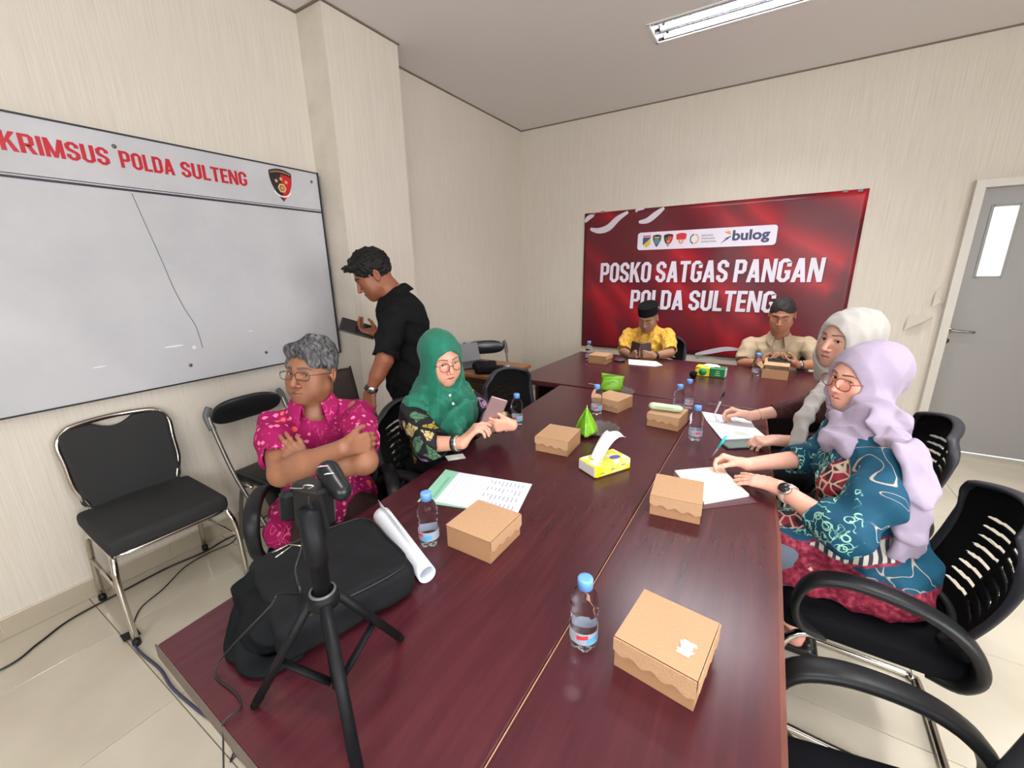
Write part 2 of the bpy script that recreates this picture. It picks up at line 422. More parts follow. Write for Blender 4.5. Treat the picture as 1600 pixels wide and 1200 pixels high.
def eyeball(c, gaze, r=.0122, n=20):
    V = []; F = []
    for j in range(n + 1):
        for i in range(n):
            a = PI * j / n; b = 2 * PI * i / n; V.append((r * math.sin(a) * math.cos(b), r * math.sin(a) * math.sin(b), r * math.cos(a)))
    for j in range(n):
        for i in range(n): k = (i + 1) % n; F.append((j * n + i, j * n + n + i, j * n + n + k, j * n + k))
    V = np.array(V); g = unit(gaze)
    # rotate pole to gaze for a round iris
    z = g; x = unit(np.cross((0, 0, 1), z)); y = np.cross(z, x); V = V @ np.stack([x, y, z], 0)
    a = np.arccos(np.clip((V @ g) / r, -1, 1)); col = np.tile(V3(.72, .68, .66), (len(V), 1)); col[a < .50] = (.035, .016, .008); col[a < .2] = (.004, .004, .004)
    return V + np.array(c), np.array(F), col
def make_head(root, parts, cols, H, R, skin, lip, brow, res=.0022, eye=.0058, gaze=(0, 1, 0), scale=1.0, fem=False, beard=0, browt=1, blush=0, **kw):
    """adds head geometry to body parts; eyes as children of root"""
    S = head_sdf(eye=eye, fem=fem, **kw); V, F = S.mesh(res)
    c = head_cols(V, skin, lip, brow, fem, eye, beard, browt, blush)
    parts.append(((V * scale) @ R.T + H, F)); cols.append(c)
    if eye > 0:
        for s in (-1, 1):
            ev, ef, ec = eyeball((s * .0315, .0678, -.001), gaze)
            npmesh('eye', [((ev * scale) @ R.T + H, ef)], EYE, root, root.location, [ec])
def make_hair(root, H, R, material, scale=1.0, seed=1, thick=0, top=.0, front=.0, res=.0028, amp=.004, fr=260, hairline=.060, side=.0, nape=-.062, name='hair', w=1.0, fringe=None):
    S = Sdf(); S.ell((0, -.014, .036 + top * .5), (.082 * w + thick, .103 + thick, .086 + top + thick))
    if front: S.ell((0, .052, .078), (.056, .042, .026 + front), k=.02)
    S.ell((0, .098, hairline - .085), (.068 * w, .062, .085), k=.010, op='s')
    S.box((0, .088, -.10 + side), (.12, .085, .10), rd=0, k=.006, op='s')
    for s in (-1, 1): S.ell((s * .092 * w, -.010, -.008), (.020, .020, .034), k=.006, op='s')
    S.box((0, 0, nape - .1), (.12, .2, .10), rd=0, k=.01, op='s')
    if fringe: 
        for a, b, r in fringe: S.cap(a, b, r, r * .4, k=.008)
    rg = np.random.RandomState(seed)
    ks = [(rg.randn(3) * fr * V3(1, .5, .6), rg.rand() * 6.28) for _ in range(6)]
    def dsp(P):
        o = 0
        for k, a in ks: o = o + np.sin(P @ k + a + 1.5 * np.sin(P @ (k * .3)))
        return amp * o / 3
    V, F = S.mesh(res, dsp)
    return npmesh(name, [((V * scale) @ R.T + H, F)], material, root, root.location)
def hair_mat(name, a, b, scale=90):
    m = mat(name, a, .6, spec=.25); n = N(m); co = n.coord((1, 1, .35)); f = n.noise(co, scale, 4, .65, 1.2)
    n.col(n.ramp(f, [(.38, a), (.66, b)])); n.bump(n.noise(co, scale * 3, 3), .7, .004); return m
HAIR_BLACK = hair_mat('black_hair', (.004, .0035, .0035), (.010, .009, .008)); HAIR_GREY = hair_mat('grey_hair', (.018, .017, .017), (.17, .17, .175), 55); HAIR_CROP = hair_mat('cropped_hair', (.012, .010, .009), (.035, .03, .027))
HAIR_GSHORT = hair_mat('short_grey_hair', (.10, .09, .085), (.25, .24, .23))
def hand(S, wrist, d, nrm, side, curls, spread=.0, thumb=(.5, .6, .3), tcurl=.3, sc=1.0, fcurl=(1, .8, .5), tips=None, forearm=None, fr=(.040, .027), lens=(.070, .078, .073, .057)):
    """side=+1 right hand, -1 left hand. nrm is the way the palm faces. curls: radians per finger (first joint)"""
    w = np.array(wrist, float); d = unit(d); nrm = unit(np.array(nrm) - d * np.dot(nrm, d)); t = np.cross(d, nrm) * side
    if forearm is not None:
        S.cap(forearm, w, fr[0] * sc, fr[1] * sc, k=.02, flat=None)
    for o in (-.010, .010): S.cap(w + t * o * sc, w + d * .02 * sc + t * o * 1.3 * sc, .0185 * sc, .0165 * sc, k=.012)
    kn = []
    for i, o in enumerate((.029, .010, -.009, -.027)):
        K = w + (d * (.090 - (0, -.003, .001, .008)[i]) + t * o - nrm * .0 ) * sc; kn.append(K)
        S.cap(w + d * .015 * sc + t * o * .5 * sc, K, .0145 * sc, .0115 * sc, k=.010)
    S.ell(w + (d * .035 + t * .022 + nrm * .008) * sc, np.array([.016, .024, .013]) * sc, R=np.stack([t, d, nrm], 1), k=.014)
    for i in range(4):
        K = kn[i]; L = lens[i] * sc; cur = curls[i] if hasattr(curls, '__len__') else curls
        sp = spread * (1.5 - i) / 1.5; dd = unit(d + t * sp); a = 0; p = K; r = (.0088, .0090, .0086, .0076)[i] * sc
        for j, (fl, cf) in enumerate(zip((.46, .30, .24), fcurl)):
            a += cur * cf; dv = dd * math.cos(a) + nrm * math.sin(a); q = p + dv * L * fl
            S.cap(p, q, r, r * .91, k=.0045 if j else .008); p = q; r *= .91
        if tips is not None: tips.append((p, nrm))
    b0 = w + (d * .022 + t * .020) * sc; tv = unit(t * thumb[0] + d * thumb[1] + nrm * thumb[2])
    p1 = b0 + tv * .040 * sc; S.cap(b0, p1, .0145 * sc, .0115 * sc, k=.012)
    tv2 = unit(tv + d * tcurl + nrm * tcurl * .6); p2 = p1 + tv2 * .030 * sc; S.cap(p1, p2, .0105 * sc, .0095 * sc, k=.006)
    tv3 = unit(tv2 + d * tcurl * .8 - t * tcurl * .8); p3 = p2 + tv3 * .022 * sc; S.cap(p2, p3, .0095 * sc, .0078 * sc, k=.004)
    if tips is not None: tips.append((p3, nrm))
    return kn
# ------------------------------------------------------------------ setting
XL, XR, YN, YF, ZC = -2.74, 3.0, -1.8, 4.74, 3.12
def paper_mat(axis):
    m = mat('wallpaper', lin(214, 203, 187), .62, spec=.3); n = N(m)
    sc = (1, 60, .9) if axis == 'x' else (60, 1, .9)
    a = n.noise(n.coord(tuple(q * (2 if q == 60 else 1.6) for q in sc)), 1.6, 5, .6); b = n.noise(n.coord(tuple(2.5 * q for q in sc)), 2.5, 3, .6); c = n.noise(n.coord((.9, .9, .5)), 1.2, 3)
    f = n.math('ADD', n.math('MULTIPLY', a, .6), n.math('MULTIPLY', b, .4))
    col = n.ramp(f, [(.30, lin(196, 186, 170)), (.50, lin(214, 206, 193)), (.72, lin(226, 220, 208))])
    n.col(n.mix(n.math('MULTIPLY', c, .5), col, lin(206, 194, 182))); n.bump(f, .25, .002); return m
PAPX, PAPY = paper_mat('x'), paper_mat('y')
def st(name, mb, m, parent=None, **k):
    o = mb.build(name, m, parent, **k)
    if parent is None: o['kind'] = 'structure'
    return o
FLOOR = mat('floor_tile', lin(196, 186, 168), .12, spec=.5); n = N(FLOOR); f = n.noise(n.coord(kind='Object'), 3, 4)
n.col(n.ramp(f, [(.3, lin(186, 176, 158)), (.7, lin(202, 193, 175))])); n.rough(n.ramp(n.noise(n.coord(), 9, 3), [(.3, .10), (.7, .2)]))
GROUT = mat('grout', lin(128, 116, 98), .9)
fl = st('floor', MB().box(((XL + XR) / 2, (YN + YF) / 2, -.06), (XR - XL, YF - YN, .11)), GROUT)
tm = None
xs = sorted(set([XL] + [round(-1.75 + .6 * k, 3) for k in range(-1, 8)] + [XR])); ys = sorted(set([YN] + [round(.355 + .6 * k, 3) for k in range(-3, 8)] + [YF]))
cache = {}
for i in range(len(xs) - 1):
    for j in range(len(ys) - 1):
        sx, sy = xs[i + 1] - xs[i] - .003, ys[j + 1] - ys[j] - .003
        key = (round(sx, 3), round(sy, 3))
        if key not in cache:
            o = MB().box((0, 0, -.004), (sx, sy, .008), bev=.0008).build('floor_tile', FLOOR, fl); cache[key] = o.data
        else:
            o = bpy.data.objects.new('floor_tile', cache[key]); C.objects.link(o); o.parent = fl
        o.location = ((xs[i] + xs[i + 1]) / 2, (ys[j] + ys[j + 1]) / 2, 0)
CEIL = mat('ceiling_paint', lin(226, 222, 219), .8, spec=.2)
HOLES = [(-.93, .31, 3.325, 3.595), (1.245, 1.515, 1.41, 2.65), (-.93, .31, .165, .435)]
cxs = sorted({XL - .1, XR + .1, *[h[0] for h in HOLES], *[h[1] for h in HOLES]}); cys = sorted({YN - .1, YF + .1, *[h[2] for h in HOLES], *[h[3] for h in HOLES]}); cm_ = MB()
for xa, xb in zip(cxs, cxs[1:]):
    for ya, yb in zip(cys, cys[1:]):
        if not any(h[0] - .001 <= xa and xb <= h[1] + .001 and h[2] - .001 <= ya and yb <= h[3] + .001 for h in HOLES): cm_.box(((xa + xb) / 2, (ya + yb) / 2, ZC + .06), (xb - xa, yb - ya, .12))
st('ceiling', cm_, CEIL)
st('wall_left', MB().box((XL - .06, (YN + YF) / 2, ZC / 2), (.12, YF - YN + .24, ZC)), PAPX)
DX0, DX1, DZ = 1.25, 2.12, 2.08
st('wall_back', MB().box(((XL + DX0 - .055) / 2, YF + .06, ZC / 2), (DX0 - .055 - XL, .12, ZC)).box(((XR + DX1 + .055) / 2, YF + .06, ZC / 2), (XR - DX1 - .055, .12, ZC)).box(((DX0 + DX1) / 2, YF + .06, (ZC + DZ + .055) / 2), (DX1 - DX0 + .11, .12, ZC - DZ - .055)), PAPY)
RY0, RY1 = -1.5, 1.0
st('wall_right', MB().box((XR + .06, (YN + RY0) / 2, ZC / 2), (.12, RY0 - YN, ZC)).box((XR + .06, (YF + RY1) / 2, ZC / 2), (.12, YF - RY1, ZC)).box((XR + .06, (RY0 + RY1) / 2, .5), (.12, RY1 - RY0, 1.0)).box((XR + .06, (RY0 + RY1) / 2, (ZC + 2.6) / 2), (.12, RY1 - RY0, ZC - 2.6)), PAPX)
WX0, WX1, WZ0, WZ1 = -.2, 2.6, 1.0, 2.5
st('wall_front', MB().box(((XL + WX0) / 2, YN - .06, ZC / 2), (WX0 - XL, .12, ZC)).box(((XR + WX1) / 2, YN - .06, ZC / 2), (XR - WX1, .12, ZC)).box(((WX0 + WX1) / 2, YN - .06, WZ0 / 2), (WX1 - WX0, .12, WZ0)).box(((WX0 + WX1) / 2, YN - .06, (ZC + WZ1) / 2), (WX1 - WX0, .12, ZC - WZ1)), PAPY)
WHITEP = mat('white_frame_paint', lin(216, 212, 204), .4)
wf = MB()
for x in (WX0, (WX0 + WX1) / 2, WX1): wf.box((x, YN - .06, (WZ0 + WZ1) / 2), (.05, .08, WZ1 - WZ0))
for z in (WZ0, WZ1): wf.box(((WX0 + WX1) / 2, YN - .06, z), (WX1 - WX0, .08, .05))
wfo = st('fill_window_1', wf, WHITEP)  # unseen window added behind the camera to carry the fill light
wf2 = MB()
for y in (RY0, (RY0 + RY1) / 2, RY1): wf2.box((XR + .06, y, 1.8), (.08, .05, 1.6))
for z in (1.0, 2.6): wf2.box((XR + .06, (RY0 + RY1) / 2, z), (.08, RY1 - RY0, .05))
wf2o = st('window_2', wf2, WHITEP)
GLASSW = mat('window_glass', (1, 1, 1), 0, Transmission_Weight=1.0, IOR=1.02)
st('pane', MB().box(((WX0 + WX1) / 2, YN - .06, (WZ0 + WZ1) / 2), (WX1 - WX0 - .05, .006, WZ1 - WZ0 - .05)), GLASSW, wfo)
st('pane', MB().box((XR + .06, (RY0 + RY1) / 2, 1.8), (.006, RY1 - RY0 - .05, 1.55)), GLASSW, wf2o)
st('column', MB().box((-2.6175, 2.2625, ZC / 2), (.245, .611, ZC)), PAPX)
TRIMD = mat('shadow_gap', lin(120, 108, 96), .8)  # dark trim strips; the shade of the ceiling gap is in their colour
st('trim_1', MB().box((XL + .006, (YN + 1.955) / 2, ZC - .005), (.012, 1.955 - YN, .01)).box((-2.60, 1.95, ZC - .005), (.26, .012, .01)).box((-2.49, 2.2625, ZC - .005), (.012, .63, .01)).box((XL + .006, 3.655, ZC - .005), (.012, 2.17, .01)), TRIMD)
st('trim_2', MB().box(((XL + XR) / 2, YF - .006, ZC - .005), (XR - XL, .012, .01)), TRIMD)
BASE = mat('skirting_tile', lin(176, 164, 144), .3); BASET = mat('skirting_edge', lin(212, 202, 184), .4)
def base(name, p0, p1, nrm):
    p0 = V3(*p0, 0); p1 = V3(*p1, 0); L = np.linalg.norm(p1 - p0); d = (p1 - p0) / L; R = np.stack([d, V3(*nrm, 0), V3(0, 0, 1)], 1)
    b = st(name, MB().box((p0 + p1) / 2 + V3(0, 0, .0505) + V3(*nrm, 0) * .004, (L, .008, .099), R=R), BASET)
    k = max(1, round(L / .6)); 
    for i in range(k):
        c = p0 + d * L * (i + .5) / k + V3(*nrm, 0) * .009 + V3(0, 0, .048); MB().box(c, (L / k - .003, .006, .092), R=R).build('skirting_tile', BASE, b)
base('baseboard_left', (XL, YN), (XL, 1.957), (1, 0)); base('baseboard_column', (-2.495, 1.957), (-2.495, 2.568), (1, 0)); base('baseboard_corner', (XL, 1.957), (-2.495, 1.957), (0, -1))
base('baseboard_alcove', (XL, 2.568), (XL, YF), (1, 0)); base('baseboard_back', (XL, YF), (DX0 - .055, YF), (0, -1)); base('baseboard_right', (XR, YN), (XR, YF), (-1, 0))
# door
FRAMEP = mat('door_frame_paint', lin(206, 200, 190), .4); DOORG = mat('grey_door_laminate', lin(150, 147, 144), .42); n = N(DOORG); n.bump(n.noise(n.coord(), 180, 2), .15, .001)
dr = st('door_1', MB().box((DX0 - .028, YF + .02, DZ / 2 + .028), (.055, .16, DZ + .055)).box((DX1 + .028, YF + .02, DZ / 2 + .028), (.055, .16, DZ + .055)).box(((DX0 + DX1) / 2, YF + .02, DZ + .028), (DX1 - DX0, .16, .055)), FRAMEP)
vx0, vx1, vz0, vz1 = 1.335, 1.475, 1.44, 1.95; yd = YF + .03
lf = MB()
for (a, b, c, d) in ((DX0, vx0, .006, DZ), (vx1, DX1, .006, DZ), (vx0, vx1, .006, vz0), (vx0, vx1, vz1, DZ)): lf.box(((a + b) / 2, yd, (c + d) / 2), (b - a, .04, d - c))
st('door_panel', lf, DOORG, dr)
vf = MB()
for (a, b, c, d) in ((vx0 - .012, vx0 + .004, vz0 - .012, vz1 + .012), (vx1 - .004, vx1 + .012, vz0 - .012, vz1 + .012), (vx0, vx1, vz0 - .012, vz0 + .004), (vx0, vx1, vz1 - .004, vz1 + .012)): vf.box(((a + b) / 2, yd - .022, (c + d) / 2), (b - a, .008, d - c))
st('vision_frame', vf, mat('grey_vision_frame', lin(140, 138, 134), .4), dr)
GLOWP = mat('lit_corridor_pane', lin(225, 228, 215), .2); b_ = N(GLOWP).b; b_.inputs['Emission Color'].default_value = (.86, .90, .80, 1); b_.inputs['Emission Strength'].default_value = .75  # the pane itself emits, standing in for corridor light behind it
tag(st('pane', MB().box(((vx0 + vx1) / 2, yd, (vz0 + vz1) / 2), (vx1 - vx0, .006, vz1 - vz0)), GLOWP, dr), 'bright narrow glass pane of the door')
STEEL = mat('brushed_steel', lin(150, 140, 132), .3, 1.0); CHROME = mat('chrome', lin(205, 200, 192), .14, 1.0)
st('door_handle', MB().tube(smooth_path([(1.265, yd - .02, 1.02), (1.265, yd - .06, 1.02), (1.275, yd - .068, 1.02), (1.39, yd - .066, 1.012), (1.40, yd - .055, 1.012)], 4), .009).lathe([(.024, 0), (.024, .008), (.02, .01)], (1.265, yd - .02, 1.02), R=np.array([[1, 0, 0], [0, 0, -1], [0, 1, 0]])), STEEL, dr)
st('lock_cylinder', MB().lathe([(.022, 0), (.022, .008), (.012, .012), (.012, .02)], (1.262, yd - .02, .93), R=np.array([[1, 0, 0], [0, 0, -1], [0, 1, 0]])), STEEL, dr)
# torn wallpaper flaps by the door
WP2 = mat('torn_paper_back', lin(206, 196, 182), .8)
def flap(name, pts, lab):
    V = [(x, YF - .004 - dy, z) for x, z, dy in pts]; o = MB().add(V, [tuple(range(len(V)))]).build(name, WP2, None, solid=.0012)
    tag(o, lab, 'wallpaper scrap'); return o
flap('wallpaper_flap', [(1.0, 1.13, .0), (1.15, 1.12, .0), (1.10, 1.085, .03), (1.03, 1.04, .045), (.985, 1.00, .02)], 'torn curl of wallpaper peeling off beside the door handle')
flap('wallpaper_flap', [(1.13, 1.33, 0), (1.16, 1.36, 0), (1.17, 1.24, .02), (1.12, 1.20, .03)], 'small torn wallpaper curl higher up the door frame')
# ------------------------------------------------------------------ ceiling lamps
LAMPW = mat('lamp_housing', lin(235, 235, 235), .35); MIRR = mat('louvre_mirror', (.60, .61, .64), .04, 1.0); TUBE = mat('fluorescent_tube', (1, 1, 1), .4); tb = N(TUBE).b
tb.inputs['Emission Color'].default_value = (1, .97, .92, 1); tb.inputs['Emission Strength'].default_value = 1.0
def lamp(loc, rz, lab):
    r = empty('ceiling_lamp', loc, rz, lab, 'lamp')
    f = MB()
    for (c, s) in (((0, .138, -.001), (1.26, .016, .006)), ((0, -.138, -.001), (1.26, .016, .006)), ((.623, 0, -.001), (.016, .29, .006)), ((-.623, 0, -.001), (.016, .29, .006))): f.box(c, s)
    f.build('housing', LAMPW, r)
    b = MB(); b.box((0, 0, .088), (1.23, .26, .004))
    for (c, s) in (((0, .130, .044), (1.23, .003, .086)), ((0, -.130, .044), (1.23, .003, .086)), ((.613, 0, .044), (.003, .26, .086)), ((-.613, 0, .044), (.003, .26, .086))): b.box(c, s)
    b.build('reflector', MIRR, r)
    for y in (-.068, .068): MB().tube([(-.59, y, .048), (.59, y, .048)], .012, 12).build('tube', TUBE, r)
    MB().box((0, 0, .022), (1.2, .004, .036)).build('centre_reflector', MIRR, r)
    for k in range(13): MB().box((-.56 + k * .0933, 0, .018), (.002, .255, .030)).build('louvre_blade', MIRR, r)
    return r
lamp((-.31, 3.46, ZC), 0, 'recessed fluorescent ceiling lamp with mirror louvres, in view above the red banner')
lamp((1.38, 2.03, ZC), PI / 2, 'louvred ceiling lamp off to the right, mirrored in the whiteboard'); lamp((-.31, .3, ZC), 0, 'louvred ceiling lamp above the near end of the table')
# ------------------------------------------------------------------ lettering
def textmesh(mb, s, height, x0, x1, off=.0, spacing=1.0):
    """flat letters in a 0..1 space returned as verts (x, z)"""
    cu = bpy.data.curves.new('t', 'FONT'); cu.body = s; cu.size = 1; cu.offset = off; cu.space_character = spacing; cu.resolution_u = 3
    o = bpy.data.objects.new('t', cu); scn.collection.objects.link(o); bpy.context.view_layer.update()
    me = o.to_mesh(); V = np.array([v.co[:] for v in me.vertices]); F = [tuple(p.vertices) for p in me.polygons]; o.to_mesh_clear(); bpy.data.objects.remove(o)
    V[:, 0] = x0 + (V[:, 0] - V[:, 0].min()) / (np.ptp(V[:, 0])) * (x1 - x0); hh = V[:, 1]; b = hh.min(); return V, F
def text_obj(name, s, x0, x1, z0, z1, place, m, parent, off=.02, spacing=1.0, shear=0):
    V, F = textmesh(None, s, 1, 0, 1, off, spacing); zz = (V[:, 1] - V[:, 1].min()) / np.ptp(V[:, 1])
    P = [place(x0 + a * (x1 - x0) + shear * (b - .5) * (z1 - z0), z0 + b * (z1 - z0)) for a, b in zip(V[:, 0], zz)]
    mb = MB(); mb.add(P, F); return mb.build(name, m, parent)
def poly(mb, pts, place): mb.add([place(x, z) for x, z in pts], [tuple(range(len(pts)))]); return mb
def star(cx, cz, r, n=5, k=.42): return [(cx + (r if i % 2 == 0 else r * k) * math.sin(PI * i / n), cz + (r if i % 2 == 0 else r * k) * math.cos(PI * i / n)) for i in range(2 * n)]
def disc(cx, cz, rx, rz=None, n=20, a0=0, a1=2 * PI): rz = rz or rx; return [(cx + rx * math.cos(a0 + (a1 - a0) * i / n), cz + rz * math.sin(a0 + (a1 - a0) * i / n)) for i in range(n)]
def ringpoly(mb, cx, cz, r0, r1, place, n=24, a0=0, a1=2 * PI, sx=1):
    V = []; F = []
    for i in range(n + 1):
        a = a0 + (a1 - a0) * i / n; V += [place(cx + sx * r0 * math.cos(a), cz + r0 * math.sin(a)), place(cx + sx * r1 * math.cos(a), cz + r1 * math.sin(a))]
    for i in range(n): F.append((2 * i, 2 * i + 1, 2 * i + 3, 2 * i + 2))
    mb.add(V, F); return mb
INKM = {}
def ink(r, g, b, rough=.4):
    k = (r, g, b)
    if k not in INKM: INKM[k] = mat('print_ink', lin(r, g, b), rough)
    return INKM[k]
# ------------------------------------------------------------------ whiteboard
WB0, WB1, WZ0b, WZ1b = -.28, 1.93, .985, 2.196; wx = XL + .045
WBM = mat('glossy_white_board', lin(206, 205, 208), .07, spec=.6); n = N(WBM); f = n.noise(n.coord((1, 1, 1)), 2.2, 5, .6)
n.col(n.ramp(f, [(.3, lin(184, 184, 188)), (.6, lin(196, 195, 198))])); n.rough(n.ramp(n.noise(n.coord(), 5, 4), [(.35, .05), (.7, .16)]))
wb = empty('whiteboard', (XL, (WB0 + WB1) / 2, WZ0b), 0, 'large glossy whiteboard with red heading and shield emblem on the left wall', 'whiteboard')
def loc(mb, o=wb): mb.v = [(x - o.location[0], y - o.location[1], z - o.location[2]) for x, y, z in mb.v]; return mb
loc(MB().box((XL + .023, (WB0 + WB1) / 2, (WZ0b + WZ1b) / 2), (.042, WB1 - WB0, WZ1b - WZ0b))).build('board_panel', WBM, wb)
DARKF = mat('dark_aluminium', lin(58, 56, 62), .4, .6); fb = MB()
for z in (WZ0b, WZ1b): fb.box((XL + .025, (WB0 + WB1) / 2, z), (.052, WB1 - WB0 + .012, .007))
for y in (WB0, WB1): fb.box((XL + .025, y, (WZ0b + WZ1b) / 2), (.052, .007, WZ1b - WZ0b))
loc(fb).build('board_frame', DARKF, wb)
pw = lambda e: (lambda y, z: (wx - wb.location[0] + e, y - wb.location[1], z - wb.location[2]))
hl = MB(); hx = .0012
for z, hh in ((1.966, .0035), (1.953, .010)): poly(hl, [(WB0, z - hh / 2), (WB1, z - hh / 2), (WB1, z + hh / 2), (WB0, z + hh / 2)], pw(hx))
hl.build('heading_rule', ink(44, 42, 52), wb)
def shield_pts(cx, cz, wd, ht, n=10):
    P = []
    for i in range(n + 1): t = -1 + 2 * i / n; P.append((cx + t * wd / 2, cz + ht * .5 - ht * .09 * t * t))
    for i in range(1, n + 1): t = i / n; P.append((cx + wd / 2 * (1 + .05 * math.sin(PI * t)) * (1 - t ** 2.2), cz + ht * .41 - ht * .91 * t))
    for i in range(n - 1, 0, -1): t = i / n; P.append((cx - wd / 2 * (1 + .05 * math.sin(PI * t)) * (1 - t ** 2.2), cz + ht * .41 - ht * .91 * t))
    return P
def halfclip(P, cx, side):
    out = []
    for i in range(len(P)):
        a, b = P[i], P[(i + 1) % len(P)]; ia = (a[0] - cx) * side >= 0; ib = (b[0] - cx) * side >= 0
        if ia: out.append(a)
        if ia != ib: t = (cx - a[0]) / (b[0] - a[0]); out.append((cx, a[1] + t * (b[1] - a[1])))
    return out
def shield(parent, pf, cx, cz, wd, ht, left, rightc, e=.001, gold=(206, 170, 110), detail=True):
    S = shield_pts(cx, cz, wd, ht)
    poly(MB(), S, pf(e)).build('emblem', ink(*left), parent); poly(MB(), halfclip(S, cx, 1), pf(e * 1.4)).build('emblem_half', ink(*rightc), parent)
    top = []
    for i in range(11): t = -1 + .2 * i; top.append((cx + t * wd / 2, cz + ht * .5 - ht * .09 * t * t))
    for i in range(10, -1, -1): t = -1 + .2 * i; top.append((cx + t * wd / 2 * .99, cz + ht * .34 - ht * .07 * t * t))
    poly(MB(), top, pf(e * 1.8)).build('emblem_band', ink(38, 30, 24), parent)
    g = MB()
    for i in range(10):
        t = -.8 + 1.6 * i / 9; x = cx + t * wd / 2; z = cz + ht * .42 - ht * .08 * t * t; k = ht * .028
        if detail: ringpoly(g, x, z, k * .55, k, pf(e * 2.2), 6)
    for dx, dz in ((0, .20), (-.22, .12), (.22, .12)): poly(g, star(cx + dx * wd, cz + dz * ht, wd * .10), pf(e * 2.2))
    ringpoly(g, cx, cz - .08 * ht, wd * .12, wd * .20, pf(e * 2.2), 6); poly(g, star(cx, cz - .08 * ht, wd * .11, 6), pf(e * 2.2))
    g.build('emblem_gold', ink(*gold), parent)['kind'] = 'stuff'
    r = MB(); ringpoly(r, cx, cz - .02 * ht, wd * .40, wd * .46, pf(e * 2.4), 12, PI * 1.18, PI * 1.82); r.build('emblem_ribbon', ink(235, 225, 225), parent)
shield(wb, pw, 1.670, 2.085, .142, .188, (40, 34, 44), (196, 26, 40))
for (y, z) in ((.88, 2.138), (1.881, 2.138), (.985, 1.075), (1.40, 1.075)):
    loc(MB().lathe([(.009, 0), (.009, .003), (.006, .006)], (wx, y, z), 12, R=np.array([[0, 0, 1], [0, 1, 0], [-1, 0, 0]]))).build('screw', mat('grey_screw', lin(110, 108, 108), .4, .7), wb)
cr = smooth_path([(wx + .001, .905, 1.94), (wx + .001, .93, 1.80), (wx + .001, .965, 1.62), (wx + .001, .985, 1.50), (wx + .001, 1.015, 1.38), (wx + .001, 1.05, 1.28), (wx + .001, 1.06, 1.16)], 6)
loc(MB().tube(cr, .0016, 6)).build('crack_line', mat('crack_grey', lin(120, 118, 122), .6), wb)
TRM = mat('tape_residue', lin(222, 222, 224), .5)
for (y, z, a, b) in ((.93, 1.19, .09, .010), (1.02, 1.17, .02, .02), (1.33, 1.22, .03, .006), (.62, 1.14, .05, .006)): poly(MB(), disc(y, z, a / 2, b / 2, 10), pw(.0013)).build('tape_residue', TRM, wb)
# ------------------------------------------------------------------ banner
BX0, BX1, BZ0, BZ1 = -1.912, .580, .648, 2.152; by = YF - .012
bn = empty('banner', ((BX0 + BX1) / 2, YF, BZ0), 0, 'large red vinyl banner lettered POSKO SATGAS PANGAN POLDA SULTENG on the back wall', 'banner')
BNM = mat('red_banner_print', lin(170, 20, 36), .35, spec=.35); n = N(BNM); co = n.coord((1, 1, 1))
wv = n.new('ShaderNodeTexWave'); wv.wave_type = 'BANDS'; wv.bands_direction = 'DIAGONAL'; wv.inputs['Scale'].default_value = .55; wv.inputs['Distortion'].default_value = 7; wv.inputs['Detail'].default_value = 1.5; wv.inputs['Detail Scale'].default_value = .6; n.L(co, wv.inputs['Vector'])
f1 = n.noise(co, 1.3, 2, .5, .8)
c1 = n.ramp(wv.outputs['Fac'], [(.0, lin(96, 20, 34)), (.35, lin(132, 18, 32)), (.62, lin(164, 22, 36)), (.8, lin(178, 34, 46)), (1, lin(130, 22, 34))])
n.col(n.mix(n.ramp(f1, [(.42, 0.0), (.62, 1.0)]), c1, lin(98, 34, 42))); n.bump(n.noise(n.coord((1, 1, .3)), 2.5, 2), .5, .01)
def bfn(u, v):
    x = BX0 + (BX1 - BX0) * u; z = BZ0 + (BZ1 - BZ0) * v; wav = .004 * math.sin(9 * x + 2 * z) + .006 * math.sin(30 * x) * max(0, u - .9) * 8 * (1 - v)
    return (x - bn.location[0], by - YF + min(.006, wav), z - bn.location[2])
MB().grid(bfn, 60, 30).build('banner_sheet', BNM, bn, solid=.002)
pb = lambda e: (lambda x, z: (x - bn.location[0], by - YF - .0085 - e, z - bn.location[2]))
INKW = mat('white_letter_print', lin(226, 218, 232), .4); INKS = mat('letter_shadow_print', lin(96, 16, 34), .5)
